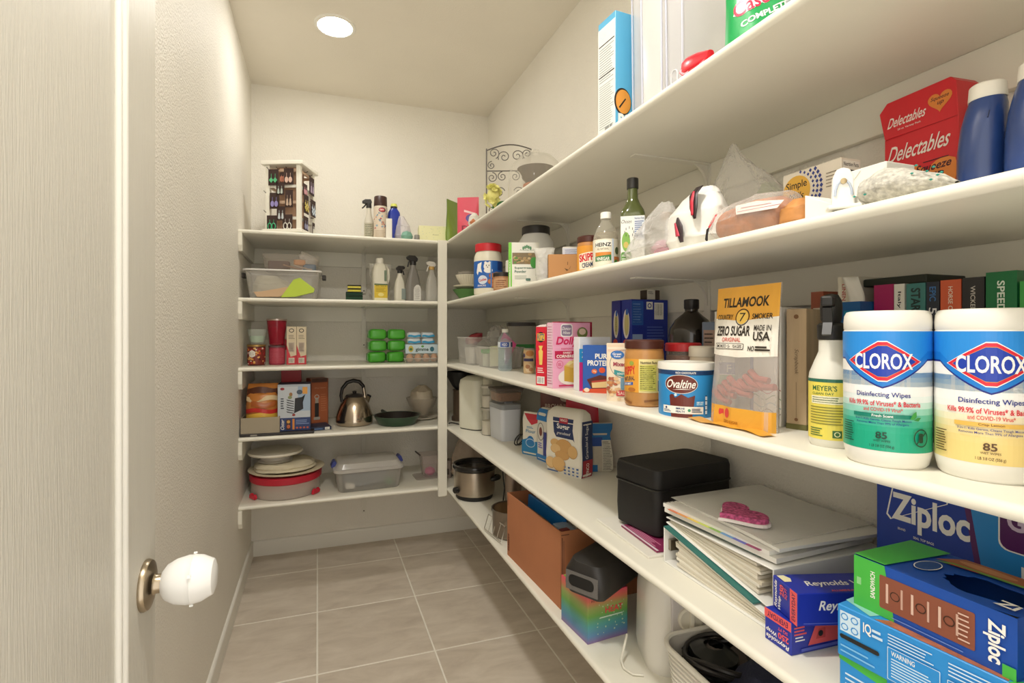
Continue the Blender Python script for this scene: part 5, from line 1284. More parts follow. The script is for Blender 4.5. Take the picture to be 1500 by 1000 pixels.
p = Pr(mT(w, h)); p.rect(0.004, 0.004, w-0.004, d-0.004, mat('#5a78b0', 0.5)); p.poly([(0.004, 0.004), (0.05, 0.004), (0.09, 0.12), (0.004, 0.12)], mat('#8fb84a', 0.5)); p.poly([(0.05, 0.004), (0.08, 0.004), (0.11, 0.12), (0.09, 0.12)], mat('#3f9a90', 0.5)); p.build(o, 'lid_print')
# black speaker on it
t = thing('portable_speaker', 'black portable speaker lying on the rainbow box', 'speaker', (x+0.088, y-0.022, Z5+h+0.008), rz+0.42)
mb = MB(); loft(mb, [(0.11, 0.23, 0.02, 0.0), (0.135, 0.25, 0.035, 0.018), (0.135, 0.25, 0.04, 0.055), (0.11, 0.22, 0.04, 0.085), (0.06, 0.16, 0.025, 0.096)], n=8); ob('body', mb, mat('#262321', 0.45), t)
g = MB(); loft(g, [(0.10, 0.004, 0.002, 0.012), (0.10, 0.004, 0.002, 0.062)]); ob('grille', g, mat('#6b6763', 0.5, bump=0.6, bscale=500), t, (0, -0.1245, 0))
ob('grille_recess', MB().prism(rrect(0.078, 0.030, 0.013, 5, 0, 0.040), -0.1278, -0.1270, axis='y'), mat('#100f0e', 0.6), t, smooth=False)
ob('foot', MB().lathe([(0,-0.0075),(0.008,-0.0075),(0.010,0.002),(0,0.002)], 14), BLK, t, (0.03, -0.08, 0)); ob('foot', MB().lathe([(0,-0.0075),(0.008,-0.0075),(0.010,0.002),(0,0.002)], 14), BLK, t, (-0.03, 0.07, 0)); ob('foot', MB().lathe([(0,-0.0075),(0.008,-0.0075),(0.010,0.002),(0,0.002)], 14), BLK, t, (-0.03, -0.08, 0))
p = Pr(mT(0.1, 0.0961)); p.text('G', 0.036, 0.02, 0.046, 0.032, mat('#cfcac2', 0.4)); p.build(t, 'badge')
# white appliance with dial
t = thing('blender_base', 'white blender base with a round dial next to the rainbow box', 'appliance', (0.898, 1.118, Z5), turned(0.898, 1.118)+0.32)
mb = MB(); loft(mb, [(0.185, 0.17, 0.05, 0.0), (0.195, 0.18, 0.055, 0.03), (0.19, 0.175, 0.055, 0.18), (0.165, 0.155, 0.05, 0.26), (0.15, 0.14, 0.05, 0.29)], n=8); ob('housing', mb, mat('#e6e2d8', 0.3), t)
ob('front_panel', MB().box(-0.045, 0.055, -0.0925, -0.08, 0.03, 0.235), mat('#cfcac8', 0.35), t, smooth=False, bevel=0.004)
dl = ob('dial', MB().lathe([(0,0),(0.030,0),(0.030,0.006),(0.026,0.010),(0,0.010)], 36), mat('#ded9ca', 0.35), t, (0.0, -0.0925, 0.150), rot=(PI/2, 0, 0))
ob('dial_grip', MB().box(-0.005, 0.005, -0.024, 0.024, 0.009, 0.020), mat('#e6e1d2', 0.35), dl, smooth=False, bevel=0.002)
p = Pr(lambda u, v, o_: (u, -0.0925-o_, v)); p.text('VIT', -0.022, 0.214, 0.008, 0.224, mat('#20305a', 0.4), 0.03); p.ell(0.004, 0.192, 0.003, 0.003, mat('#9a958c', 0.4)); p.rect(0.062, 0.10, 0.066, 0.18, mat('#22201e', 0.4)) if False else None; p.build(t, 'panel_print')
o = ob('power_cord', MB().tube([(0.775, 1.165, Z5+0.055), (0.757, 1.150, Z5+0.035), (0.738, 1.135, Z5+0.014), (0.733, 1.115, Z5+0.005), (0.742, 1.090, Z5+0.004), (0.765, 1.078, Z5+0.004)], 0.0032, 8), mat('#e3dfd0', 0.4)); tag(o, 'white cord curling on the bottom shelf before the basket', 'cable')  # white power cord of an appliance, not an extension lead
# laundry basket
t = thing('laundry_basket', 'white perforated basket of cables and dark cloth at the near end', 'basket', (0.865, 0.805, Z5), -PI/2-0.02)
bw, bd, bh = 0.40, 0.26, 0.145
mb = MB(); loft(mb, [(bw-0.05, bd-0.05, 0.05, 0.0), (bw-0.02, bd-0.02, 0.05, bh)], n=6, cap1=False); loft(mb, [(bw-0.026, bd-0.026, 0.05, bh), (bw-0.056, bd-0.056, 0.05, 0.004)], n=6, cap0=False)
ob('basket_wall', mb, mat('#cfcac0', 0.45), t)
mb = MB(); pts = [(a, b, bh) for a, b in rrect(bw-0.016, bd-0.016, 0.05, 8)]; mb.tube(pts, 0.006, 8, closed=True); ob('rim', mb, mat('#e4e0d4', 0.4), t)
for i in range(11):
    zz = 0.014+i*0.0115; k = zz/bh
    pts = [(a, b, zz) for a, b in rrect(bw-0.05+0.03*k+0.002, bd-0.05+0.03*k+0.002, 0.05, 6)]
    ob('rib', MB().tube(pts, 0.0024, 5, closed=True), mat('#eae6da', 0.4), t)
ob('handle_slot', MB().prism(rrect(0.09, 0.024, 0.0118, 6, -0.02, 0.100), -0.1285, -0.1205, axis='y'), mat('#3a3532', 0.6), t, smooth=False)
o = sack('folded_jeans', mat('#20243c', 0.85, var=0.15, vscale=20, bump=0.5, bscale=180), [(0,0.09,0.08,0,0),(0.06,0.105,0.10,0,0),(0.12,0.10,0.095,0,0),(0.165,0.06,0.06,0.01,0),(0.18,0.0,0.0,0.01,0)], 0.16, 31, None, (0.872, 0.775, Z5+0.006), 0.3); tag(o, 'dark navy cloth heaped in the white basket', 'cloth')
o = sack('power_adapter', mat('#141716', 0.3), [(0,0.03,0.04,0,0),(0.03,0.05,0.06,0,0),(0.06,0.045,0.055,0,0),(0.075,0.02,0.02,0,0)], 0.12, 33, None, (0.845, 0.93, Z5+0.075)); tag(o, 'black plastic adapter lying on the cables in the basket', 'adapter')
def coil(cx, cy, z, rx, ry, col, label, n=60, turns=2.0, r=0.005, sd=1):
    rn = random.Random(sd)
    pts = [(cx+rx*(1+0.12*math.sin(i*0.35+sd))*math.cos(2*PI*turns*i/n), cy+ry*(1+0.1*math.cos(i*0.5))*math.sin(2*PI*turns*i/n), z+0.012*math.sin(i*0.4+sd)+0.0003*i) for i in range(n)]
    o = ob('cable', MB().tube(pts, r, 8), mat(col, 0.4), None); tag(o, label, 'cable')
coil(0.84, 0.905, Z5+0.128, 0.075, 0.07, '#1c1816', 'thick black cable coiled over the basket', sd=1, r=0.006)
coil(0.80, 0.875, Z5+0.108, 0.05, 0.08, '#d9cfc6', 'pale cable looped near the basket rim', sd=4, turns=1.2, r=0.004)
coil(0.80, 0.94, Z5+0.098, 0.045, 0.05, '#2a221f', 'thin dark cable coiled at the far end of the basket', sd=7, r=0.004)
o = sack('fabric_pouch', mat('#6f6560', 0.7), [(0,0.03,0.03,0,0),(0.06,0.07,0.06,0,0),(0.10,0.065,0.05,0,0),(0.128,0.03,0.02,0,0)], 0.18, 37, None, (0.88, 0.945, Z5+0.01)); tag(o, 'grey-brown fabric pouch at the far end of the basket', 'pouch')

# ================================================================ RIGHT WALL, SECOND SHELF FROM TOP
Z2 = ZS[2]
# blue squeeze bottles
for k, (x, y) in enumerate(((0.895, 0.466), (0.882, 0.405))):
    t = thing('squeeze_bottle', ('dark blue bottle with white cap beside the red treat box', 'dark blue bottle with white cap cut by the right edge')[k], 'bottle', (x, y, Z2), turned(x, y)+0.1, 'pair of blue bottles')
    mb = MB()
    prof = [(0.046,0.052,0,0),(0.050,0.056,0.006,0),(0.052,0.058,0.03,0),(0.052,0.058,0.09,0.001),(0.049,0.056,0.125,0.003),(0.044,0.050,0.150,0.006),(0.038,0.040,0.162,0.007)]
    loft(mb, [(w_, d_, 0.022, z_, cx, 0) for w_, d_, z_, cx in prof], n=7); ob('bottle_body', mb, mat('#24417f', 0.28, coat=0.3), t)
    mb = MB(); loft(mb, [(0.0405, 0.042, 0.018, 0.160, 0.007, 0), (0.041, 0.043, 0.018, 0.163, 0.007, 0), (0.039, 0.041, 0.018, 0.180, 0.007, 0), (0.034, 0.036, 0.016, 0.1825, 0.007, 0)], n=7); ob('cap', mb, mat('#efeade', 0.4), t)
    ob('mould_mark', MB().tube([(0.004, -0.0283, 0.128), (0.006, -0.0268, 0.138)], 0.0007, 6), mat('#152a58', 0.4), t)
o, w = carton('narrow_carton', 'slim pale carton behind the two blue bottles', 'box', (1.00, 0.52), (1.00, 0.49), 0.05, 0.15, Z2, mat('#cfc9bb', 0.5)); p = Pr(mF(w)); p.rect(0, 0.09, w, 0.11, INK); p.lines(0.004, 0.01, w-0.004, 0.08, 10, mat('#8a8478', 0.5), 0.3); p.build(o)
# red treat box
(x, y), rz, w = frame_of((1.0, 0.672), (0.99, 0.545))
t = thing('treat_box', 'tall red cat treat box with orange hearts against the wall', 'box', (x, y, Z2), rz)
RED = mat('#d8232f', 0.38); WT = mat('#f4e9e0', 0.4); OR = mat('#e5883a', 0.4)
ob('carton', MB().box(-w/2+0.006, w/2, 0, 0.06, 0, 0.188), RED, t, smooth=False, bevel=0.001, seg=1)
ob('header_panel', MB().prism([(-w/2+0.006, 0.188), (w/2, 0.186), (w/2-0.004, 0.246), (w/2-0.012, 0.255), (-w/2+0.010, 0.255), (-w/2-0.004, 0.240)], 0, 0.055, axis='y'), RED, t, smooth=False, bevel=0.001, seg=1)
p = Pr(mF(w))
p.text('Delectables', 0.014, 0.206, 0.078, 0.224, WT, 0.01, 0.3); p.text('20 ct. Variety Pack', 0.030, 0.197, 0.070, 0.201, WT)
hh = [(0.100+a*0.020, 0.222+b*0.020) for a, b in heart(30)]; p.poly(hh, OR); p.text('Squeeze', 0.086, 0.223, 0.114, 0.231, mat('#4a1c2a', 0.5), 0.01, 0.3); p.text('up', 0.096, 0.214, 0.106, 0.221, mat('#4a1c2a', 0.5), 0.01, 0.3)
p.rect(0.008, 0.186, w, 0.1868, mat('#a81824', 0.4))
p.text('Delectables', 0.016, 0.142, 0.116, 0.170, WT, 0.01, 0.3)
hh = [(0.080+a*0.056, 0.090+b*0.050) for a, b in heart(36)]; p.poly([(max(0.012, min(w-0.002, a)), max(0.0, b)) for a, b in hh], OR)
p.text('Squeeze', 0.062, 0.104, 0.118, 0.122, mat('#4a1c2a', 0.5), 0.02, 0.3); p.text('up', 0.084, 0.088, 0.106, 0.104, mat('#4a1c2a', 0.5), 0.02, 0.3); p.rect(0.074, 0.1245, 0.114, 0.126, mat('#4a1c2a', 0.5)); p.text('hand held', 0.086, 0.074, 0.112, 0.080, mat('#4a1c2a', 0.5)); p.text('treat', 0.09, 0.066, 0.106, 0.072, mat('#4a1c2a', 0.5)); p.rect(0.018, 0.10, 0.052, 0.124, mat('#c47a4c', 0.5)); p.lines(0.022, 0.104, 0.05, 0.12, 3, mat('#efd9c4', 0.5), 0.5)
p.build(t)
# rolled speckled cloth with white clamp
t = thing('rolled_mop_cloth', 'grey speckled cloth roll with a white clamp on the shelf edge', 'cloth', (0.725, 0.45, Z2), 0)
M_SPK = mat('#c3bfb4', 0.95, var=0.3, vscale=160, bump=0.9, bscale=120)
sack('cloth_roll', M_SPK, [(0,0.012,0.012,0,0),(0.012,0.028,0.018,0,0.002),(0.035,0.030,0.024,0.0,0.005),(0.06,0.029,0.019,0,0.001),(0.09,0.024,0.011,0.004,-0.006),(0.108,0.006,0.004,0.006,-0.012)], 0.16, 41, t, (0.002, 0.062, 0.023), rot=(PI/2, 0, 0), freq=3.4)
mb = MB(); mb.prism([(-0.014, 0.0), (0.014, 0.0), (0.0125, 0.045), (0.008, 0.057), (0.0, 0.060), (-0.008, 0.057), (-0.0125, 0.045)], -0.006, 0.004, axis='y'); cl = ob('clamp', mb, mat('#f1efe8', 0.35), t, (-0.022, 0.075, 0.004), -0.75, smooth=False, bevel=0.002)
ob('clamp_foot', MB().box(-0.02, 0.02, -0.018, 0.006, 0, 0.006), mat('#f1efe8', 0.35), cl, smooth=False, bevel=0.002)
ob('clamp_rim', MB().tube([(0.010*math.cos(a*PI/8), -0.0065, 0.020+0.0+0.022*max(0, math.sin(a*PI/8))) for a in range(9)], 0.0016, 6), mat('#b9c4d4', 0.35), cl)
ob('screw', MB().lathe([(0,0),(0.004,0),(0.004,0.002),(0,0.003)], 16), mat('#b5a27c', 0.3, 0.8), cl, (0, -0.006, 0.040), rot=(PI/2, 0, 0))
rn = random.Random(8)
for i in range(16):
    ob('teal_fleck', MB().lathe([(0,-0.0015),(0.0022,0),(0,0.0015)], 6), mat('#2f9a8c', 0.8), t, (-0.028+0.012*rn.random(), -0.05+0.11*rn.random(), 0.016+0.022*rn.random()))
# white open carton
o, w = carton('white_carton', 'small plain white carton behind the speckled cloth', 'box', (0.772, 0.592), (0.772, 0.512), 0.06, 0.078, Z2, mat('#efece2', 0.55)); p = Pr(mF(w)); p.poly([(0.010, 0.040), (0.028, 0.056), (0.044, 0.074), (0.0432, 0.0745), (0.027, 0.057), (0.0095, 0.0408)], mat('#cdc8bb', 0.6)); p.build(o)
o = ob('white_tray', MB().prism([(0.0, 0.0), (0.095, 0.0), (0.095, 0.024), (0.045, 0.020), (0.0, 0.044)][::-1], 0, 0.05, axis='y'), mat('#f0ede4', 0.55), None, (0.715, 0.594, Z2), -PI/2, smooth=False, bevel=0.001); tag(o, 'low white paper tray on the shelf edge by the clamp', 'tray')
# almond crackers
o, w = carton('cracker_carton', 'white cracker box with yellow sun and blue diamonds', 'box', (0.860, 0.762), (0.860, 0.645), 0.048, 0.136, Z2, mat('#e9e1d1', 0.45))
p = Pr(mF(w)); p.ell(0.030, 0.098, 0.029, 0.030, mat('#e8b54a', 0.45)); p.text('Simple', 0.008, 0.100, 0.052, 0.118, INK, 0.01); p.text('Mills', 0.014, 0.083, 0.046, 0.096, INK, 0.0, 0.3)
for ri, rr_ in enumerate((0.036, 0.0435, 0.051)):
    n = 15+ri*3
    for i in range(n):
        a = -PI*0.62+PI*1.12*i/(n-1)+ri*0.09
        u, v = 0.030+rr_*math.cos(a), 0.098+rr_*math.sin(a)
        if 0.001 < u < w-0.002 and 0.002 < v < 0.134:
            p.o -= p.do; q = 0.0026+0.0004*ri; p.poly([(u-q, v), (u, v-q*1.3), (u+q, v), (u, v+q*1.3)], mat('#2f3f8a', 0.45))
p.o += p.do
p.lines(0.090, 0.088, 0.112, 0.118, 5, mat('#8d8372', 0.5), 0.25); p.ell(0.072, 0.038, 0.040, 0.022, mat('#b5692f', 0.6)); p.ell(0.074, 0.045, 0.034, 0.014, mat('#c98a48', 0.6)); p.ell(0.060, 0.048, 0.006, 0.004, mat('#4a2c20', 0.6)); p.build(o)
p = Pr(mR(w)); p.rect(0.004, 0.08, 0.044, 0.132, mat('#f3efe4', 0.45)); p.text('Nutrition Facts', 0.006, 0.122, 0.042, 0.129, INK, 0.01); p.lines(0.006, 0.004, 0.042, 0.118, 18, INK, 0.45); p.build(o, 'side_print')
# pastry
o = sack('pastry_roll', mat('#c98a4c', 0.5, var=0.2, vscale=30), [(0,0.02,0.02,0,0),(0.012,0.030,0.030,0,0),(0.034,0.030,0.028,0,0),(0.05,0.012,0.012,0,0)], 0.12, 5, None, (0.752, 0.632, Z2)); tag(o, 'orange-brown pastry roll before the cracker box', 'pastry')
# bread loaf in its bag
t = thing('bread_loaf', 'brown bread loaf in a clear bag with white and pink print', 'bread', (0.765, 0.735, Z2), 0)
sack('loaf', mat('#b06c3c', 0.85, var=0.28, vscale=45, bump=0.7, bscale=90), [(0,0.02,0.018,0,0),(0.02,0.036,0.030,0,0.004),(0.09,0.038,0.033,0,0.006),(0.14,0.034,0.029,0,0.004),(0.165,0.012,0.012,0,0)], 0.06, 51, t, (0, 0.078, 0.034), rot=(PI/2, 0, 0), freq=1.6)
sack('bag', clear('#f2ece6', 0.20, 0.12, 0.6, 55), [(0,0.025,0.02,0,0),(0.015,0.042,0.034,0,0.004),(0.10,0.045,0.039,0,0.007),(0.155,0.040,0.033,0,0.004),(0.18,0.018,0.015,0,-0.008),(0.20,0.010,0.009,0,-0.014),(0.225,0.024,0.012,0,-0.020)], 0.14, 52, t, (0, 0.082, 0.036), rot=(PI/2, 0, 0), freq=2.4, ridge=0.7)
p = Pr(lambda u, v, o_: (-0.0465-o_+0.9*(v-0.04)**2*8, 0.078-u, v*0.80-0.004)); p.poly([(0.06, 0.088), (0.075, 0.062), (0.165, 0.052), (0.175, 0.066), (0.11, 0.084)], mat('#ece4dc', 0.4)); p.poly([(0.075, 0.068), (0.17, 0.058), (0.17, 0.0592), (0.075, 0.0695)], mat('#b0566a', 0.4)); p.poly([(0.080, 0.076), (0.15, 0.066), (0.15, 0.0672), (0.08, 0.0775)], mat('#b0566a', 0.4)); p.poly([(0.008, 0.05), (0.016, 0.078), (0.022, 0.080), (0.020, 0.06), (0.012, 0.046)], mat('#cc3a42', 0.4)); p.poly([(-0.002, 0.022), (0.004, 0.045), (0.012, 0.050), (0.008, 0.030), (0.002, 0.012)], mat('#2a2428', 0.4)); p.build(t, 'bag_print')
# white crumpled bread bag with red and black print
t = thing('tortilla_bag', 'white crumpled bag with red and black print left of the loaf', 'bag', (0.775, 0.905, Z2), 0)
sack('bag', mat('#eceae3', 0.35, bump=0.5, bscale=25), [(0,0.035,0.06,0,0),(0.03,0.045,0.082,0,0),(0.085,0.042,0.078,0,0),(0.12,0.026,0.050,0.004,-0.012),(0.138,0.012,0.024,0.006,-0.02)], 0.12, 61, t, freq=2.2, ridge=0.7)
def strip(name, pts, col):
    """thin printed ribbon: list of (y, z, half width)"""
    def fn(a, b):
        i = min(int(b*(len(pts)-1)), len(pts)-2); k = b*(len(pts)-1)-i
        y_, z_, h_, x_ = [pts[i][q]+(pts[i+1][q]-pts[i][q])*k for q in range(4)]
        return (x_, y_+(0.5-a)*2*h_, z_)
    o = ob(name, MB().grid(fn, 2, 14), mat(col, 0.4), t); o.modifiers.new('thick', 'SOLIDIFY').thickness = 0.0012
strip('print_stripe', [(-0.045, 0.132, 0.010, -0.028), (-0.043, 0.115, 0.012, -0.042), (-0.050, 0.085, 0.011, -0.048), (-0.056, 0.062, 0.003, -0.050)], '#2b1d20')
strip('print_stripe', [(-0.041, 0.122, 0.003, -0.040), (-0.044, 0.100, 0.005, -0.0475), (-0.050, 0.070, 0.003, -0.0515)], '#d12c42')
strip('print_stripe', [(-0.004, 0.075, 0.002, -0.050), (-0.010, 0.055, 0.012, -0.0525), (-0.020, 0.020, 0.005, -0.0525)], '#3a2b30')
strip('print_stripe', [(0.000, 0.064, 0.002, -0.0535), (-0.010, 0.034, 0.006, -0.0545)], '#c73a50')
# clear crumpled bag
o = sack('plastic_bag', clear('#efece8', 0.30, 0.12, 0.8, 45), [(0,0.03,0.05,0,0.02),(0.025,0.045,0.075,0,0.01),(0.06,0.040,0.060,0.0,-0.01),(0.095,0.03,0.035,0,-0.035),(0.125,0.012,0.014,0,-0.045)], 0.25, 71, None, (0.752, 1.02, Z2), freq=2.6, ridge=0.8); tag(o, 'crumpled clear plastic bag beside the olive oil bottle', 'bag')
o = sack('paper_scrap', mat('#c79aa6', 0.5), [(0,0.02,0.02,0,0),(0.02,0.026,0.032,0,0),(0.04,0.012,0.016,0,0)], 0.2, 72, None, (0.752, 0.985, Z2+0.002)); tag(o, 'pinkish wrapper inside the crumpled clear bag', 'wrapper')
o = sack('plastic_bag', clear('#f2efea', 0.24, 0.12, 0.7, 30), [(0,0.04,0.09,0,0),(0.05,0.055,0.11,0,0),(0.12,0.05,0.095,0,0.0),(0.18,0.035,0.06,0,0.02),(0.235,0.014,0.02,0,0.035),(0.262,0.004,0.006,0,0.035)], 0.16, 73, None, (0.905, 0.90, Z2), freq=1.8, ridge=0.8); tag(o, 'tall peaked clear plastic bag standing behind the bread', 'bag')
o = sack('produce_bag', clear('#b9cf9a', 0.45, 0.2, 0.5, 40), [(0,0.03,0.03,0,0),(0.06,0.04,0.045,0,0),(0.13,0.038,0.042,0,0),(0.185,0.012,0.015,0,0)], 0.14, 75, None, (1.01, 0.935, Z2)); tag(o, 'pale green translucent bag near the wall behind the bread', 'bag')
t = thing('bottle_cork_jar', 'small cork-topped jar peeking behind the clear bag', 'jar', (0.85, 1.10, Z2)); ob('jar_body', MB().lathe([(0,0),(0.02,0),(0.02,0.10),(0.014,0.115),(0,0.115)], 20), clear('#d9d2c0', 0.4, 0.1), t); ob('stopper', MB().lathe([(0.014,0.115),(0.016,0.117),(0.015,0.14),(0,0.142)], 16), mat('#b08c5c', 0.6), t)

# olive oil bottle
x, y = 0.762, 1.12
t = thing('olive_oil_bottle', 'dark green olive oil bottle with black cap and white label', 'bottle', (x, y, Z2), turned(x, y))
mb = MB(); loft(mb, [(0.060, 0.060, 0.012, 0), (0.062, 0.062, 0.013, 0.004), (0.062, 0.062, 0.013, 0.125), (0.056, 0.056, 0.018, 0.140), (0.038, 0.038, 0.018, 0.158), (0.027, 0.027, 0.0134, 0.172), (0.025, 0.025, 0.0124, 0.198)], n=6); ob('bottle_body', mb, mat('#4a5226', 0.12, coat=0.5), t)
ob('cap', MB().lathe([(0.0135,0.196),(0.0145,0.197),(0.0145,0.222),(0.013,0.2235),(0,0.2235)], 26), mat('#23211f', 0.35), t)
p = Pr(lambda u, v, o_: (u, -0.031-o_, v)); p.rect(-0.029, 0.003, 0.029, 0.122, mat('#e9e8e0', 0.4)); p.text('Chosen', -0.027, 0.104, -0.002, 0.113, INK, 0.0, 0.3); p.rect(0.004, 0.062, 0.028, 0.120, mat('#dfe4ea', 0.4)); p.text('Nutrition Facts', 0.005, 0.113, 0.0275, 0.118, mat('#1f2f5a', 0.4), 0.01); p.lines(0.005, 0.066, 0.027, 0.110, 9, mat('#3a4f8a', 0.4), 0.4)
p.ell(-0.016, 0.058, 0.010, 0.024, mat('#7fae4a', 0.4)); p.ell(-0.016, 0.050, 0.006, 0.008, mat('#c9b25a', 0.4))
for i in range(8):
    a = i*PI/4; p.rect(-0.008+0.011*math.cos(a)-0.0006, 0.082+0.011*math.sin(a)-0.003, -0.008+0.011*math.cos(a)+0.0006, 0.082+0.011*math.sin(a)+0.003, INK)
p.rect(-0.028, 0.006, -0.004, 0.032, mat('#5a8f3c', 0.4), r=0.005); p.text('AVOCADO', -0.026, 0.020, -0.006, 0.026, WHT); p.lines(-0.026, 0.009, -0.006, 0.017, 2, WHT, 0.4); p.build(t, 'front_label')
# vinegar bottle
x, y = 0.740, 1.212
t = thing('vinegar_bottle', 'clear vinegar bottle with white cap and cream label', 'bottle', (x, y, Z2), turned(x, y))
ob('bottle_body', MB().lathe([(0,0),(0.030,0),(0.034,0.004),(0.034,0.078),(0.032,0.092),(0.024,0.112),(0.0145,0.126),(0.0125,0.132),(0.0125,0.139),(0,0.139)], 36), clear('#e2dccb', 0.22, 0.05), t)
ob('vinegar', MB().lathe([(0,0.003),(0.032,0.004),(0.032,0.078),(0.030,0.091),(0.0265,0.100),(0,0.100)], 28), clear('#cdbf9c', 0.18, 0.05), t)
ob('cap', MB().lathe([(0.013,0.137),(0.0145,0.138),(0.0145,0.152),(0.0135,0.155),(0,0.155)], 24), WHITE, t)
p = Pr(mC(0.0342), step=0.005); p.rect(-0.05, 0.006, 0.05, 0.079, mat('#ece4cf', 0.4)); p.poly([(-0.034, 0.070), (-0.028, 0.076), (0.012, 0.076), (0.018, 0.070), (0.012, 0.058), (-0.028, 0.058)], mat('#f4efe2', 0.4)); p.text('HEINZ', -0.030, 0.059, 0.014, 0.069, INK, 0.03); p.text('ALL NATURAL', -0.024, 0.050, 0.008, 0.055, mat('#8a7a5c', 0.4)); p.rect(-0.030, 0.034, 0.014, 0.044, mat('#d98a3c', 0.4)); p.poly([(-0.030, 0.020), (0.014, 0.022), (0.014, 0.037), (-0.030, 0.033)], mat('#3f7f44', 0.4)); p.text('VINEGAR', -0.026, 0.022, 0.010, 0.031, WHT, 0.02); p.rect(0.016, 0.006, 0.021, 0.079, mat('#d3dcea', 0.4)); p.ell(0.032, 0.048, 0.007, 0.010, mat('#4a5a34', 0.4)); p.rect(0.022, 0.012, 0.045, 0.032, mat('#c9763c', 0.4)); p.ell(0.028, 0.018, 0.006, 0.006, mat('#4f8a3c', 0.4)); p.build(t, 'wrap_label')
# small peanut butter jar
t = jar('peanut_butter_jar', 'small peanut butter jar with brown lid beside the vinegar', (0.752, 1.325, Z2), 0.034, 0.110, mat('#c08247', 0.3), mat('#4c2318', 0.4), 0.018, shoulder=0.008, neck=0.032, lid_r=0.034)
p = Pr(mC(0.0342), step=0.005); p.rect(-0.05, 0.008, 0.05, 0.080, mat('#e29a34', 0.4)); p.poly([(-0.030, 0.012), (-0.032, 0.056), (0.03, 0.066), (0.03, 0.012)], mat('#f2e6d0', 0.4)); p.text('SKIPPY', -0.030, 0.036, 0.026, 0.058, mat('#d3222c', 0.4), 0.04, rot=8); p.text('CREAMY', -0.020, 0.018, 0.018, 0.032, mat('#33415f', 0.4), 0.03, rot=8); p.build(t, 'wrap_label')
# kraft box, white box behind
o, w = carton('kraft_box', 'small kraft brown carton with dark leaf mark', 'box', (0.712, 1.518), (0.798, 1.482), 0.04, 0.085, Z2, mat('#c08a54', 0.6)); p = Pr(mF(w)); p.poly([(0.052, 0.040), (0.066, 0.034), (0.074, 0.048), (0.070, 0.038), (0.060, 0.030)], mat('#6b4a26', 0.6)); p.rect(0.062, 0.05, 0.064, 0.06, mat('#6b4a26', 0.6)); p.build(o)
p = Pr(mL(w, 0.04)); p.rect(0, 0, 0.04, 0.085, mat('#a8834a', 0.6)); p.rect(0.004, 0, 0.014, 0.085, mat('#e0a03c', 0.6)); p.rect(0.016, 0.0, 0.034, 0.07, mat('#4a4448', 0.6)); p.lines(0.018, 0.006, 0.032, 0.064, 6, mat('#9a948c', 0.6), 0.4); p.build(o, 'side_print')
o, w = carton('white_carton', 'low white carton with blue text behind the kraft box', 'box', (0.785, 1.560), (0.865, 1.522), 0.05, 0.120, Z2, mat('#e6e1d6', 0.5)); p = Pr(mF(w)); p.rect(0, 0.088, w, 0.116, mat('#dfe2ec', 0.5)); p.lines(0.008, 0.092, w-0.008, 0.112, 3, mat('#8890b8', 0.5), 0.4); p.build(o)
# blister pack bag
o = sack('blister_bag', clear('#efece4', 0.55, 0.2, 0.8, 60), [(0,0.022,0.018,0,0),(0.03,0.030,0.022,0,0),(0.09,0.029,0.022,0,0),(0.125,0.036,0.012,0,0)], 0.12, 81, None, (0.752, 1.635, Z2), turned(0.752, 1.635)); tag(o, 'clear crinkled pouch of white tablets next to the greens pouch', 'pouch')
o = sack('medicine_packet', mat('#d6d4de', 0.4), [(0,0.012,0.012,0,0),(0.03,0.016,0.012,0,0),(0.06,0.014,0.010,0,0),(0.075,0.004,0.004,0,0)], 0.1, 82, None, (0.755, 1.632, Z2+0.004)); tag(o, 'lilac white tablets inside the crinkled pouch', 'tablets')
# greens powder pouch
x, y = 0.742, 1.800
o, mp = soft_pouch('powder_pouch', 'white greens powder pouch with a lime side stripe', 'pouch', (x, y, Z2), turned(x, y)+0.1, 0.116, 0.172, 0.035, mat('#e9e6da', 0.45), seed=21, amp=0.02)
p = Pr(mp, step=0.01, vstep=0.01); p.rect(-0.058, 0.0, -0.046, 0.1715, mat('#79cc3f', 0.45)); p.rect(-0.044, 0.088, 0.052, 0.132, mat('#7d6a4a', 0.5))
rn = random.Random(4)
for i in range(26):
    p.o -= p.do*0.95; p.ell(rn.uniform(-0.038, 0.030), rn.uniform(0.092, 0.128), rn.uniform(0.004, 0.009), rn.uniform(0.003, 0.006), mat(rn.choice(['#a98a5c', '#5d8a3a', '#8f7348', '#c2a878', '#4a6a2c']), 0.6), 9)
p.ell(0.038, 0.094, 0.014, 0.022, mat('#3f8f3a', 0.5)); gy = mat('#5a7a6c', 0.5)
for i in range(5): p.ell(0.012+(i-2)*0.007, 0.156-0.003*abs(i-2), 0.0035, 0.007, mat('#4f8a5c', 0.5), 10)
p.text('Amazing Grass', -0.016, 0.140, 0.044, 0.1445, gy, 0.01); p.text('Supergreens', -0.036, 0.068, 0.036, 0.078, gy, 0.02); p.text('Powder', -0.036, 0.055, 0.008, 0.065, gy, 0.02); p.lines(-0.036, 0.03, 0.02, 0.046, 3, mat('#a9b3a4', 0.5), 0.3); p.rect(0.006, 0.024, 0.024, 0.034, gy, r=0.003); p.build(o)
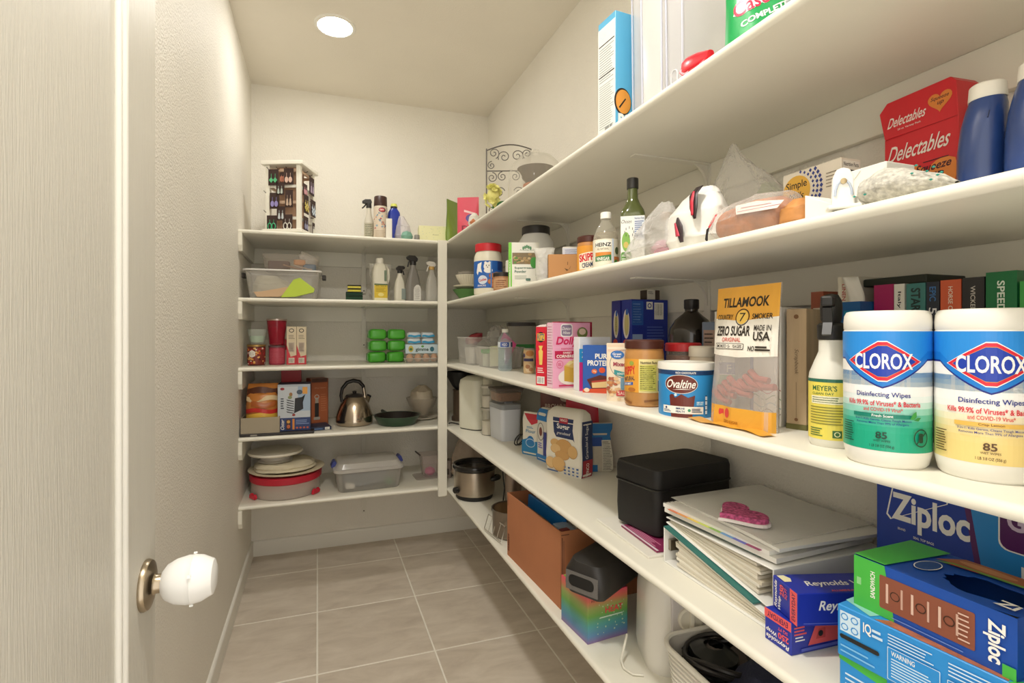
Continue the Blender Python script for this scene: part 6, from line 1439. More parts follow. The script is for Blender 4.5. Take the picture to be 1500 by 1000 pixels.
# protein jar
t = jar('protein_jar', 'big white jar with black lid behind the greens pouch', (0.872, 1.98, Z2), 0.076, 0.272, mat('#e3e2de', 0.4), mat('#211d1c', 0.4), 0.032, shoulder=0.055, neck=0.055, lid_r=0.059)
t = jar('cocoa_jar', 'dark brown lidded jar half hidden behind the white jar', (0.985, 2.24, Z2), 0.045, 0.22, mat('#8a6a52', 0.4), mat('#3a2b24', 0.4), 0.03)
t = jar('supplement_jar', 'small white jar between the cookie jar and the greens pouch', (0.798, 2.078, Z2), 0.025, 0.142, mat('#e3ddd0', 0.4), mat('#e9e4d8', 0.4), 0.018)
t = jar('spread_jar', 'small brown jar with black lid in front of the cookie jar', (0.722, 1.985, Z2), 0.0365, 0.076, mat('#b5825a', 0.35), mat('#2a2220', 0.4), 0.017, neck=0.035, lid_r=0.0375)
p = Pr(mC(0.0366), step=0.006); p.rect(-0.05, 0.008, 0.05, 0.050, mat('#c79a72', 0.4)); p.lines(-0.03, 0.012, 0.02, 0.045, 4, mat('#9a5c44', 0.4), 0.4); p.build(t, 'wrap_label')
# animal cookie jar
t = jar('cookie_jar', 'round cookie jar with red lid and blue bear label', (0.745, 2.235, Z2), 0.066, 0.233, mat('#e9e2cc', 0.35), mat('#cf2530', 0.38), 0.035, shoulder=0.035, neck=0.056, lid_r=0.061)
p = Pr(mC(0.0662), step=0.006); bl = mat('#2765b8', 0.4); p.rect(-0.10, 0.030, 0.10, 0.152, bl); p.rect(0.045, 0.11, 0.10, 0.152, mat('#1d3f86', 0.4))
p.poly([(-0.052, 0.138), (-0.030, 0.146), (-0.034, 0.120), (-0.028, 0.098), (-0.046, 0.104), (-0.052, 0.088), (-0.060, 0.10)], WHT); p.ell(-0.004, 0.126, 0.017, 0.018, WHT); p.ell(-0.012, 0.142, 0.006, 0.006, WHT); p.ell(0.006, 0.142, 0.006, 0.006, WHT); p.ell(0.000, 0.108, 0.020, 0.012, WHT); p.ell(-0.008, 0.130, 0.002, 0.003, INK); p.ell(0.003, 0.130, 0.002, 0.003, INK); p.ell(-0.003, 0.122, 0.003, 0.002, INK)
p.ell(-0.026, 0.066, 0.022, 0.020, mat('#d9e2ec', 0.4)); p.text('Cookies', -0.044, 0.060, -0.008, 0.072, mat('#c23a3a', 0.4), 0.03, rot=10)
for (u, v) in ((0.018, 0.084), (0.034, 0.066), (0.012, 0.058), (0.040, 0.090), (0.024, 0.042)): p.ell(u, v, 0.015, 0.013, mat('#a85c30', 0.5)); p.ell(u, v+0.001, 0.012, 0.010, mat('#cd8148', 0.5))
p.text('SNACKS', -0.050, 0.036, -0.010, 0.044, WHT, 0.02); p.rect(0.010, 0.034, 0.016, 0.15, mat('#4f86cc', 0.4)); p.build(t, 'wrap_label')
# bowls by the post
xb, yb = 0.790, 2.735
t = ob('mixing_bowl', MB().lathe([(0,0),(0.030,0),(0.034,0.003),(0.075,0.055),(0.083,0.066),(0.080,0.066),(0.07,0.054),(0.03,0.006),(0,0.006)], 40), mat('#4f7f3c', 0.4), None, (xb, yb, Z2)); tag(t, 'green bowl at the bottom of the stack by the post', 'bowl', 'stacked bowls by the post')
t = ob('mixing_bowl', MB().lathe([(0,0),(0.05,0),(0.078,0.016),(0.080,0.022),(0.076,0.021),(0.05,0.004),(0,0.004)], 40), mat('#ddd4bc', 0.4), None, (xb, yb, Z2+0.0665)); tag(t, 'shallow cream dish resting on the green bowl', 'bowl', 'stacked bowls by the post')
t = thing('fluted_bowl', 'cream fluted bowl stacked on the shallow dish', 'bowl', (xb, yb, Z2+0.089), 0, 'stacked bowls by the post')
def fl(a, b):
    prof = [(0.0,0.0),(0.034,0.0),(0.042,0.012),(0.058,0.04),(0.065,0.058),(0.0615,0.057),(0.05,0.03),(0.034,0.008),(0,0.008)]
    i = min(int(b*8), 7); k = b*8-i; r_ = prof[i][0]+(prof[i+1][0]-prof[i][0])*k; z_ = prof[i][1]+(prof[i+1][1]-prof[i][1])*k
    f = 1+0.03*math.cos(2*PI*a*28)*(1 if 2 <= i <= 4 else 0)
    return (r_*f*math.cos(2*PI*a), r_*f*math.sin(2*PI*a), z_)
ob('bowl', MB().grid(fl, 112, 8, wrap=True), mat('#e3dcc8', 0.4), t)
t = ob('glass_bowl', MB().lathe([(0,0.008),(0.03,0.008),(0.045,0.03),(0.056,0.072),(0.058,0.074),(0.053,0.072),(0.042,0.032),(0.0,0.012)], 36), clear('#d9d2c6', 0.28, 0.05), None, (xb, yb, Z2+0.090)); tag(t, 'small glass bowl nested in the fluted bowl', 'bowl')

# ================================================================ RIGHT WALL, TOP SHELF
Z1 = ZS[1]
o, mp = soft_pouch('snack_pouch', 'olive green pouch standing by the back corner, seen edge on', 'pouch', (0.722, 2.80, Z1), turned(0.722, 2.80)+1.0, 0.12, 0.235, 0.05, mat('#7f9a3c', 0.4), seed=25, amp=0.05)
o, mp = soft_pouch('snack_pouch', 'coral pink pouch standing beside the green pouch', 'pouch', (0.760, 2.62, Z1), turned(0.760, 2.62)-0.15, 0.115, 0.215, 0.05, mat('#dc5568', 0.4), seed=27, amp=0.04)
p = Pr(mp, step=0.01, vstep=0.01); p.poly([(-0.02, 0.135), (0.05, 0.115), (0.05, 0.125), (-0.02, 0.147)], mat('#f0c9c9', 0.4)); p.ell(0.018, 0.10, 0.028, 0.022, mat('#5a4a94', 0.4)); p.ell(0.03, 0.084, 0.018, 0.014, mat('#8d7fc4', 0.4)); p.text('Di', -0.03, 0.03, 0.02, 0.06, mat('#8f2f48', 0.4), 0.02); p.build(o)
t = thing('gift_bag', 'small white gift packet between the pink pouch and the flowers', 'packet', (0.725, 2.39, Z1), 0.2)
sack('packet', mat('#e2ddd2', 0.5), [(0,0.02,0.02,0,0),(0.03,0.03,0.026,0,0),(0.06,0.024,0.02,0,0),(0.078,0.006,0.006,0,0)], 0.15, 85, t); sack('packet_print', mat('#c0764c', 0.5), [(0.012,0.012,0.010,0,0),(0.03,0.018,0.014,0,0),(0.045,0.004,0.004,0,0)], 0.1, 86, t, (-0.014, -0.016, 0))
# yellow flowers
t = thing('artificial_flowers', 'bunch of yellow artificial flowers with green leaves on the top shelf', 'flowers', (0.768, 2.235, Z1), 0)
rn = random.Random(6)
def petal_mesh():
    mb = MB()
    for k in range(6):
        a = k*PI/3
        ca, sa = math.cos(a), math.sin(a)
        def fn(u, v, ca=ca, sa=sa):
            r_ = 0.017*v; s_ = 0.009*math.sin(PI*min(1, v*1.02))*(u*2-1)
            return (r_*ca-s_*sa, r_*sa+s_*ca, 0.006*v*v+0.0025*(u*2-1)**2)
        mb.grid(fn, 3, 4)
    return mb
fl0 = None
for i in range(26):
    th_ = rn.uniform(0, 2*PI); ph = rn.uniform(0.1, PI*0.8); R_ = 0.036*rn.uniform(0.8, 1.05)
    pos = (R_*math.sin(ph)*math.cos(th_), R_*math.sin(ph)*math.sin(th_), 0.125+0.048*math.cos(ph))
    if fl0 is None:
        fl0 = ob('blossom', petal_mesh(), mat('#f3ee96', 0.6, var=0.04, vscale=40), t, pos, rot=(0, ph, th_)); fl0.data.update()
    else:
        c_ = fl0.copy(); COL.objects.link(c_); c_.parent = t; c_.location = pos; c_.rotation_euler = (0, ph, th_)
ob('flower_core', MB().lathe([(0,0.085),(0.022,0.10),(0.03,0.125),(0.022,0.15),(0,0.16)], 16), mat('#e6e08a', 0.7), t)
ob('stem', MB().tube([(0,0,0.0),(0.004,0,0.05),(0,0,0.10)], 0.004, 8), mat('#4f7a3a', 0.6), t)
for k in range(4):
    def lf(u, v, k=k):
        a = -1.0+k*0.7; s_ = 0.016*math.sin(PI*min(0.98, v+0.02))*(u*2-1)
        return (0.02*math.cos(a)+0.055*v*math.cos(a)-s_*math.sin(a), 0.02*math.sin(a)+0.055*v*math.sin(a)+s_*math.cos(a), 0.07+0.05*v-0.03*v*v)
    o = ob('leaf', MB().grid(lf, 4, 6), mat('#2f7a44', 0.5), t); o.modifiers.new('thick', 'SOLIDIFY').thickness = 0.0008
# scroll wire stand
t = thing('scroll_stand', 'grey wrought-iron stand with scrolls behind the glass dome', 'stand', (0.975, 2.56, Z1), turned(0.975, 2.56))
IR = mat('#6f6a66', 0.5, 0.4)
W, Hh = 0.25, 0.50
ob('frame', MB().tube([(-W/2,0,0.0),(-W/2,0,Hh-0.02)]+[(-W/2+W*i/12, 0, Hh-0.03+0.03*math.sin(PI*i/12)) for i in range(13)]+[(W/2,0,Hh-0.02),(W/2,0,0)], 0.0035, 8), IR, t)
ob('crossbar', MB().tube([(-W/2,0,0.36),(W/2,0,0.36)], 0.003, 8), IR, t); ob('crossbar', MB().tube([(-W/2,0,0.10),(W/2,0,0.10)], 0.003, 8), IR, t)
def scroll(cx, cz, r, sgn, a0, turns=1.5):
    pts = []
    for i in range(26):
        k = i/25; a = a0+sgn*turns*2*PI*k; rr_ = r*(1-0.85*k)
        pts.append((cx+rr_*math.cos(a), 0, cz+rr_*math.sin(a)))
    ob('scroll', MB().tube(pts, 0.0024, 6), IR, t)
for (cx, cz, r, s_, a0) in ((-0.085, 0.455, 0.030, 1, -1.2), (-0.030, 0.435, 0.034, -1, 3.6), (0.040, 0.44, 0.034, 1, -0.5), (0.092, 0.45, 0.026, -1, 4.2), (-0.098, 0.39, 0.022, 1, 1.5), (-0.095, 0.325, 0.028, -1, 1.5), (-0.04, 0.33, 0.026, 1, 1.6), (-0.055, 0.245, 0.03, 1, 0.3), (0.03, 0.33, 0.026, -1, 1.6), (0.09, 0.325, 0.028, 1, 1.5), (-0.098, 0.15, 0.022, 1, -1.5), (0.05, 0.245, 0.03, -1, 2.8)):
    scroll(cx, cz, r, s_, a0)
ob('foot', MB().tube([(-W/2,0,0.003),(-W/2,0.09,0.003)], 0.003, 8), IR, t); ob('foot', MB().tube([(W/2,0,0.003),(W/2,0.09,0.003)], 0.003, 8), IR, t)
# cake dome
t = thing('cake_dome', 'clear glass cake dome on a brown plate on the top shelf', 'cake dome', (0.885, 2.01, Z1), 0)
ob('plate', MB().lathe([(0,0),(0.09,0),(0.128,0.010),(0.130,0.016),(0.10,0.014),(0,0.012)], 44), mat('#a8643c', 0.5), t)
ob('dome', MB().lathe([(0.118,0.016),(0.119,0.13),(0.114,0.175),(0.098,0.215),(0.07,0.243),(0.035,0.256),(0.014,0.258),(0.016,0.266),(0.012,0.276),(0,0.278)], 48), clear('#e6e2d6', 0.14, 0.04), t)
o = ob('serving_bowl', MB().lathe([(0,0.0),(0.035,0.0),(0.045,0.01),(0.072,0.06),(0.080,0.066),(0.074,0.064),(0.04,0.014),(0,0.012)], 36), mat('#7d7468', 0.45), None, (0.885, 2.01, Z1+0.1285)); tag(o, 'grey bowl stacked high under the glass dome', 'bowl')
o = ob('cake_pedestal', MB().lathe([(0,0),(0.045,0),(0.045,0.006),(0.018,0.012),(0.015,0.08),(0.055,0.095),(0.055,0.112),(0,0.112)], 30), mat('#b3714a', 0.5), None, (0.885, 2.01, Z1+0.0145)); tag(o, 'brown pedestal under the grey bowl inside the dome', 'pedestal')
# light blue cereal box
o, w = carton('cereal_box', 'light blue box with white nutrition side on the top shelf', 'box', (0.702, 1.105), (0.880, 1.120), 0.072, 0.300, Z1, mat('#5fb3dc', 0.4))
p = Pr(mL(w, 0.072)); p.rect(0, 0, 0.072, 0.282, mat('#e9e9e4', 0.45)); p.text('Nutrition', 0.006, 0.252, 0.060, 0.272, mat('#c9d9e6', 0.4), 0.01); p.rect(0.004, 0.235, 0.068, 0.238, INK); p.lines(0.006, 0.14, 0.066, 0.23, 14, mat('#8d938f', 0.5), 0.3); p.rect(0.004, 0.155, 0.068, 0.158, INK); p.lines(0.006, 0.02, 0.066, 0.135, 20, mat('#a9aeaa', 0.5), 0.3); p.bars(0.03, 0.006, 0.062, 0.022, INK, 10); p.build(o, 'side_print')
p = Pr(mF(w)); p.ell(0.022, 0.075, 0.026, 0.034, mat('#2a221c', 0.5)); p.ell(0.024, 0.075, 0.023, 0.030, mat('#e39a3f', 0.5)); p.poly([(0.01, 0.06), (0.03, 0.085), (0.032, 0.082), (0.013, 0.057)], INK); p.text('BS', 0.008, 0.012, 0.045, 0.045, WHT, 0.05); p.build(o)
# clear upright organiser bins
CB = clear('#f2f1f2', 0.30, 0.12)
for k, (y0, y1, x0, x1, h, lab) in enumerate(((1.028, 1.085, 0.735, 0.86, 0.36, 'clear upright plastic bin next to the light blue box'), (0.945, 1.022, 0.716, 0.86, 0.37, 'frosted clear plastic bin, second from the light blue box'), (0.885, 0.940, 0.722, 0.86, 0.36, 'narrow clear plastic bin with rounded notch left of the red clip'))):
    t = thing('clear_bin', lab, 'bin', ((x0+x1)/2, (y0+y1)/2, Z1), -PI/2, 'upright clear bins on the top shelf')
    w_, d_ = y1-y0, x1-x0
    mb = MB(); loft(mb, [(w_*0.94, d_*0.94, 0.008, 0), (w_, d_, 0.009, h)], cap1=False); loft(mb, [(w_-0.005, d_-0.005, 0.007, h), (w_*0.94-0.005, d_*0.94-0.005, 0.007, 0.004)], cap0=False)
    ob('bin_body', mb, clear('#f6f3ef', 0.55, 0.22) if k == 1 else CB, t)
    for s_ in (-1, 1):
        ob('edge_ridge', MB().tube([(s_*w_*0.46, -d_*0.47, 0.004), (s_*w_*0.49, -d_*0.5, h)], 0.0022, 8), clear('#e0e2f0', 0.5, 0.08), t)
    ob('rim', MB().tube([(a, b, h) for a, b in rrect(w_+0.004, d_+0.004, 0.01, 5)], 0.003, 6, closed=True), clear('#e4e4ea', 0.5, 0.08), t)
    if k == 2: ob('notch', MB().tube([(-0.010, -d_*0.475, 0.006), (-0.010, -d_*0.48, 0.05)]+[(-0.010*math.cos(a*PI/6), -d_*0.481, 0.05+0.010*math.sin(a*PI/6)) for a in range(1, 6)]+[(0.010, -d_*0.48, 0.05), (0.010, -d_*0.475, 0.006)], 0.0014, 6), clear('#f2f2f6', 0.6, 0.1), t)
t = thing('cake_container', 'large clear lidded container behind the red clip', 'container', (0.952, 0.965, Z1), 0)
ob('container_body', MB().lathe([(0,0),(0.078,0),(0.083,0.006),(0.088,0.26),(0.084,0.26),(0.079,0.008),(0,0.004)], 40), clear('#e2dcc9', 0.2, 0.05), t); ob('lid', MB().lathe([(0.088,0.26),(0.092,0.262),(0.092,0.275),(0,0.28)], 40), mat('#8d9096', 0.4), t)
# red clip
t = thing('chip_clip', 'glossy red plastic clip lying at the top shelf edge', 'clip', (0.702, 0.815, Z1), -PI/2-0.15)
RP = mat('#dc1f33', 0.25, coat=0.3)
mb = MB(); loft(mb, [(0.030, 0.018, 0.008, 0, 0, 0), (0.036, 0.026, 0.012, 0.02, 0, 0.0), (0.032, 0.024, 0.011, 0.05, 0, 0), (0.018, 0.014, 0.006, 0.088, 0, 0)], n=5); ob('body', mb, RP, t, (-0.044, 0.0, 0.034), rot=(0, PI/2+0.2, 0))
ob('jaw', MB().prism([(-0.052, 0.028), (-0.040, 0.016), (-0.020, 0.008), (-0.012, 0.016), (-0.03, 0.028), (-0.046, 0.034)], -0.010, 0.010, axis='y'), RP, t, smooth=False, bevel=0.002); ob('jaw', MB().box(-0.03, 0.04, -0.009, 0.009, 0, 0.014), RP, t, smooth=False, bevel=0.004)
# dishwasher tab pouch
x, y = 0.748, 0.71
o, mp = soft_pouch('detergent_pouch', 'green dishwasher detergent pouch with red lettering on the top shelf', 'pouch', (x, y, Z1), turned(x, y)+0.08, 0.115, 0.20, 0.06, mat('#1c9a52', 0.3), seed=29, amp=0.03, waist=0.04)
p = Pr(mp, step=0.01, vstep=0.01); p.poly([(-0.044, 0.060), (-0.030, 0.056), (0.056, 0.098), (0.056, 0.165), (-0.02, 0.15)], mat('#f2efe8', 0.35)); p.text('Cascade', -0.046, 0.068, 0.054, 0.096, mat('#f7f3ee', 0.35), 0.06, 0.15, rot=18); p.text('Cascade', -0.046, 0.068, 0.054, 0.096, mat('#d3264a', 0.35), 0.015, 0.15, rot=18); p.text('COMPLETE', -0.034, 0.045, 0.044, 0.056, WHT, 0.03, 0.1, rot=18); p.text('platinum', -0.014, 0.104, 0.03, 0.109, mat('#d3264a', 0.35), rot=18); p.rect(0.046, 0.0, 0.056, 0.05, mat('#7fcf8c', 0.3)); p.build(o)
o = sack('plastic_bag', clear('#c9cbd6', 0.35, 0.15, 0.6, 40), [(0,0.02,0.03,0,0),(0.03,0.03,0.04,0,0),(0.07,0.025,0.03,0,0),(0.09,0.006,0.008,0,0)], 0.2, 91, None, (0.745, 0.605, Z1)); tag(o, 'small clear bag right of the green detergent pouch', 'bag')

# ================================================================ BACK WALL, TOP SHELF
# earring display tower
TA = math.atan2(-0.06, 0.15)
TC = (-0.135, 2.905)
t = thing('earring_display', 'white square spinning tower for earring cards on the top shelf', 'display stand', (TC[0], TC[1], Z1), TA)
TW = mat('#efebdd', 0.45); S_ = 0.081
ob('roof', MB().prism([(-0.108,-0.108),(0.108,-0.108),(0.108,0.108),(-0.108,0.108)], 0.352, 0.372), TW, t, smooth=False, bevel=0.003)
ob('base', MB().prism([(-0.105,-0.105),(0.105,-0.105),(0.105,0.105),(-0.105,0.105)], 0.006, 0.024), TW, t, smooth=False, bevel=0.003)
ob('turntable', MB().lathe([(0,0),(0.07,0),(0.07,0.006),(0,0.006)], 30), mat('#8a8478', 0.5), t)
for a in (-1, 1):
    for b in (-1, 1): ob('corner_post', MB().box(a*S_-0.011, a*S_+0.011, b*S_-0.011, b*S_+0.011, 0.024, 0.352), TW, t, smooth=False, bevel=0.0015)
CORE = mat('#c9a184', 0.7, var=0.1, vscale=12)
ob('core_board', MB().box(-0.05, 0.05, -0.05, 0.05, 0.024, 0.352), CORE, t, smooth=False)
for k in range(4):
    zz = 0.075+k*0.082
    for (x0, x1, y0, y1) in ((-0.07, 0.07, -S_-0.004, -S_+0.004), (-0.07, 0.07, S_-0.004, S_+0.004), (S_-0.004, S_+0.004, -0.07, 0.07), (-S_-0.004, -S_+0.004, -0.07, 0.07)):
        ob('slat', MB().box(x0, x1, y0, y1, zz, zz+0.014), mat('#d9b89c', 0.6) if k % 2 else TW, t, smooth=False)
HK = mat('#3a322c', 0.4, 0.5)
for (a, zz) in ((-0.07, 0.335), (-0.02, 0.335), (0.03, 0.335), (-0.085, 0.215), (-0.085, 0.115)):
    ob('hook', MB().tube([(a, -S_, zz), (a-0.004, -S_-0.014, zz-0.004), (a-0.012, -S_-0.018, zz+0.006)], 0.0016, 6), HK, t)
for (a, zz) in ((0.03, 0.335), (0.05, 0.20), (0.06, 0.115), (-0.03, 0.335)):
    ob('hook', MB().tube([(S_, a, zz), (S_+0.014, a+0.004, zz-0.004), (S_+0.018, a+0.012, zz+0.006)], 0.0016, 6), HK, t)
CARD = mat('#3a2621', 0.7)
def ear_card(face, u, z, w, h, style, col, label, tilt=0.0, dep=0.014):
    """card hanging on a face of the tower; face 'f' front-left, 'r' right"""
    ca, sa = math.cos(TA), math.sin(TA)
    lx, ly = (u, -S_-dep) if face == 'f' else (S_+dep, u)
    rz = TA if face == 'f' else TA+PI/2
    c = thing('earring_card', label, 'earrings', (TC[0]+lx*ca-ly*sa, TC[1]+lx*sa+ly*ca, Z1+z), 0, 'earring cards on the display tower', rot=(0, tilt, rz))
    ob('card', MB().box(-w/2, w/2, -0.0008, 0.0008, -h, 0), CARD, c, smooth=False)
    m = mat(col, 0.35)
    for s_ in (-1, 1):
        mb = MB()
        x0 = s_*w*0.2
        mb.tube([(x0, -0.002, -h*0.28), (x0, -0.0025, -h*0.55)], 0.0009, 5)
        if style == 'hoop': mb.tube([(x0+0.0095*math.cos(a*PI/8), -0.003, -h*0.72+0.016*math.sin(a*PI/8)) for a in range(16)], 0.0024, 6, closed=True)
        elif style == 'diamond': mb.prism([(x0-0.011, -h*0.68), (x0, -h*0.68-0.014), (x0+0.011, -h*0.68), (x0, -h*0.68+0.014)], -0.004, -0.0015, axis='y')
        elif style == 'oval': mb.prism([(x0+0.009*math.cos(a*PI/8), -h*0.70+0.015*math.sin(a*PI/8)) for a in range(16)], -0.004, -0.0015, axis='y')
        elif style == 'drop': mb.prism([(x0-0.003, -h*0.5), (x0-0.006, -h*0.85), (x0, -h*0.92), (x0+0.006, -h*0.85), (x0+0.003, -h*0.5)], -0.004, -0.0015, axis='y')
        elif style == 'leaf':
            for q in range(4): mb.prism([(x0+(q % 2-0.5)*0.009+0.005*math.cos(a*PI/4), -h*0.5-0.010*q+0.008*math.sin(a*PI/4)) for a in range(8)], -0.004-0.0005*q, -0.0015, axis='y')
        ob('earring', mb, m, c, smooth=False)
    return c
ear_card('f', -0.048, 0.330, 0.052, 0.082, 'diamond', '#5fbf86', 'dark card with green diamond earrings at the upper left of the tower')
ear_card('f', 0.032, 0.334, 0.050, 0.084, 'oval', '#d9b7a6', 'dark card with rose oval earrings beside the tower post')
ear_card('f', -0.012, 0.262, 0.042, 0.064, 'drop', '#b9c4ba', 'dark card with pale silver drops in the second row')
ear_card('f', -0.042, 0.210, 0.050, 0.082, 'oval', '#9a8fc9', 'dark card with lilac stone earrings at mid height')
ear_card('f', 0.034, 0.222, 0.040, 0.088, 'drop', '#c9b09a', 'dark card with slim beige drops beside the post')
ear_card('f', -0.008, 0.140, 0.044, 0.072, 'drop', '#c9d0d2', 'dark card with grey white drops low on the tower')
ear_card('f', -0.056, 0.094, 0.052, 0.078, 'hoop', '#43b07a', 'dark card with green hoop earrings at the lower left')
ear_card('f', 0.026, 0.098, 0.052, 0.082, 'hoop', '#d9d4c9', 'dark card with white hoop earrings at the bottom')
ear_card('r', 0.030, 0.322, 0.062, 0.094, 'drop', '#b9a6bd', 'dark card with mauve drops at the upper right', 0.0, 0.02)
ear_card('r', -0.040, 0.268, 0.05, 0.062, 'oval', '#c98f98', 'dark card with rosy ovals on the right face')
ear_card('r', -0.035, 0.212, 0.06, 0.098, 'leaf', '#d9c66a', 'dark card with yellow leaf earrings on the right face', 0.0, 0.018)
ear_card('r', 0.045, 0.204, 0.062, 0.088, 'leaf', '#c6d2dc', 'dark card with pale blue clusters on the right face', 0.0, 0.022)
ear_card('r', -0.03, 0.100, 0.058, 0.076, 'oval', '#8a8aa8', 'dark card with grey violet stones low on the right face')
ear_card('r', 0.055, 0.085, 0.03, 0.066, 'drop', '#e0dccf', 'narrow dark card with white drops low on the right face', 0.0, 0.02)
ear_card('f', 0.000, 0.315, 0.030, 0.05, 'oval', '#b06f58', 'small dark card with copper ovals between the two top cards', 0.0, 0.010)

YB1 = 2.86
# trigger bottle, aerosol, blue bottle, boxes
t = thing('spray_bottle', 'narrow bottle with black trigger left of the aerosol can', 'bottle', (0.268, YB1+0.03, Z1), 0)
ob('bottle_body', MB().lathe([(0,0),(0.024,0),(0.026,0.01),(0.026,0.10),(0.014,0.15),(0.012,0.185),(0,0.185)], 24), mat('#cfc9b9', 0.35), t); p = Pr(mC(0.0262), step=0.005); p.rect(-0.03, 0.012, 0.03, 0.095, mat('#b9b39c', 0.4)); p.lines(-0.022, 0.02, 0.02, 0.09, 7, mat('#5d6a52', 0.4), 0.4); p.build(t, 'wrap_label')
tr = ob('trigger_head', MB().prism([(-0.035, 0.205), (0.012, 0.200), (0.016, 0.215), (0.010, 0.230), (-0.020, 0.228), (-0.036, 0.218)][::-1], -0.010, 0.010, axis='y'), mat('#2a2624', 0.4), t, smooth=False, bevel=0.003)
ob('trigger', MB().tube([(-0.012, 0, 0.206), (-0.024, 0, 0.190), (-0.036, 0, 0.178)], 0.004, 8), mat('#2a2624', 0.4), tr); ob('neck', MB().lathe([(0.013,0.18),(0.015,0.182),(0.014,0.205),(0,0.205)], 18), mat('#2a2624', 0.4), t)
t = thing('aerosol_can', 'aerosol spray can with dark brown cap and red oval logo', 'can', (0.328, YB1, Z1), turned(0.328, YB1))
ob('can_body', MB().lathe([(0,0),(0.036,0),(0.037,0.003),(0.037,0.178),(0.034,0.186),(0,0.186)], 34), mat('#dccfbb', 0.35), t); ob('cap', MB().lathe([(0.034,0.186),(0.036,0.187),(0.0345,0.237),(0.032,0.240),(0,0.240)], 34), mat('#3c221b', 0.4), t)
p = Pr(mC(0.0371), step=0.006); p.rect(-0.055, 0.008, 0.055, 0.178, mat('#d9c9b4', 0.4)); p.ell(0.010, 0.162, 0.020, 0.013, mat('#2b2f4a', 0.4)); p.ell(0.008, 0.162, 0.016, 0.010, mat('#c5323a', 0.4)); p.text('OFF', -0.004, 0.158, 0.018, 0.167, WHT, 0.02)
rn = random.Random(11)
for i in range(30): p.o -= p.do*0.9; p.ell(rn.uniform(-0.04, 0.04), rn.uniform(0.06, 0.145), rn.uniform(0.003, 0.008), rn.uniform(0.002, 0.006), mat(rn.choice(['#c78a72', '#8fa7b5', '#e6ddcc', '#b5525a', '#6f8a9a']), 0.5), 8)
p.lines(-0.03, 0.012, 0.03, 0.052, 5, mat('#b5a58c', 0.5), 0.3); p.build(t, 'wrap_label')
t = thing('shampoo_bottle', 'dark blue bottle with yellow green cap beside the aerosol', 'bottle', (0.405, YB1+0.03, Z1), 0)
mb = MB(); loft(mb, [(0.070, 0.05, 0.02, 0), (0.076, 0.054, 0.022, 0.01), (0.078, 0.055, 0.022, 0.12), (0.066, 0.048, 0.02, 0.165), (0.036, 0.034, 0.015, 0.188)], n=6); ob('bottle_body', mb, mat('#2138a0', 0.3), t); ob('collar', MB().lathe([(0.016,0.185),(0.019,0.188),(0.019,0.198),(0,0.198)], 22), mat('#26243a', 0.4), t); ob('cap', MB().lathe([(0.018,0.197),(0.020,0.199),(0.016,0.214),(0,0.216)], 22), mat('#d9dc6a', 0.4), t)
for i, (z0, z1) in enumerate(((0.06, 0.10), (0.11, 0.15))): ob('highlight_streak', MB().tube([(-0.02, -0.0285+0.003*i, z0), (-0.018, -0.0280+0.003*i, z1)], 0.001, 5), mat('#3f58c0', 0.3), t)  # paler blue streaks paint a highlight on the bottle, no real ribs
o, w = carton('small_carton', 'white little carton in front of the aerosol can', 'box', (0.350, 2.800), (0.382, 2.795), 0.025, 0.112, Z1, mat('#e6e1d4', 0.5))
o = sack('plastic_bag', clear('#e3dde2', 0.4, 0.15, 0.6, 40), [(0,0.035,0.03,0,0),(0.03,0.045,0.036,0,0),(0.08,0.035,0.028,0,0),(0.135,0.012,0.01,-0.01,0)], 0.22, 95, None, (0.448, 2.83, Z1)); tag(o, 'crumpled clear bag with pink print beside the blue bottle', 'bag')
o = sack('cloth_bundle', mat('#7aa894', 0.6), [(0,0.024,0.02,0,0),(0.02,0.032,0.024,0,0),(0.04,0.022,0.018,0,0),(0.048,0.0,0.0,0,0)], 0.18, 96, None, (0.462, 2.79, Z1+0.0)); tag(o, 'small teal white bundle in front of the clear bag', 'bundle')
o = ob('small_lid', MB().lathe([(0,0),(0.014,0),(0.015,0.004),(0.015,0.026),(0.013,0.030),(0,0.030)], 20), mat('#8d8a82', 0.5), None, (0.517, 2.79, Z1)); tag(o, 'tiny grey round lid standing near the cream box', 'tin')  # loose small lid on its own, not a tin
o, w = carton('cream_box', 'long cream yellow box lying at the corner of the top shelf', 'box', (0.535, 2.83), (0.700, 2.81), 0.10, 0.092, Z1, mat('#e9e6b4', 0.5)); p = Pr(mF(w)); p.text('Kusmi', 0.078, 0.040, 0.110, 0.046, mat('#8a8a5c', 0.5), 0.0, 0.3)
rn = random.Random(3)
for i in range(26): p.o -= p.do*0.9; p.ell(rn.uniform(0.004, w-0.004), rn.uniform(0.004, 0.088), 0.0016, 0.0016, mat(rn.choice(['#c9a96a', '#b9c48a', '#a8b4c4']), 0.5), 6)
p.build(o)

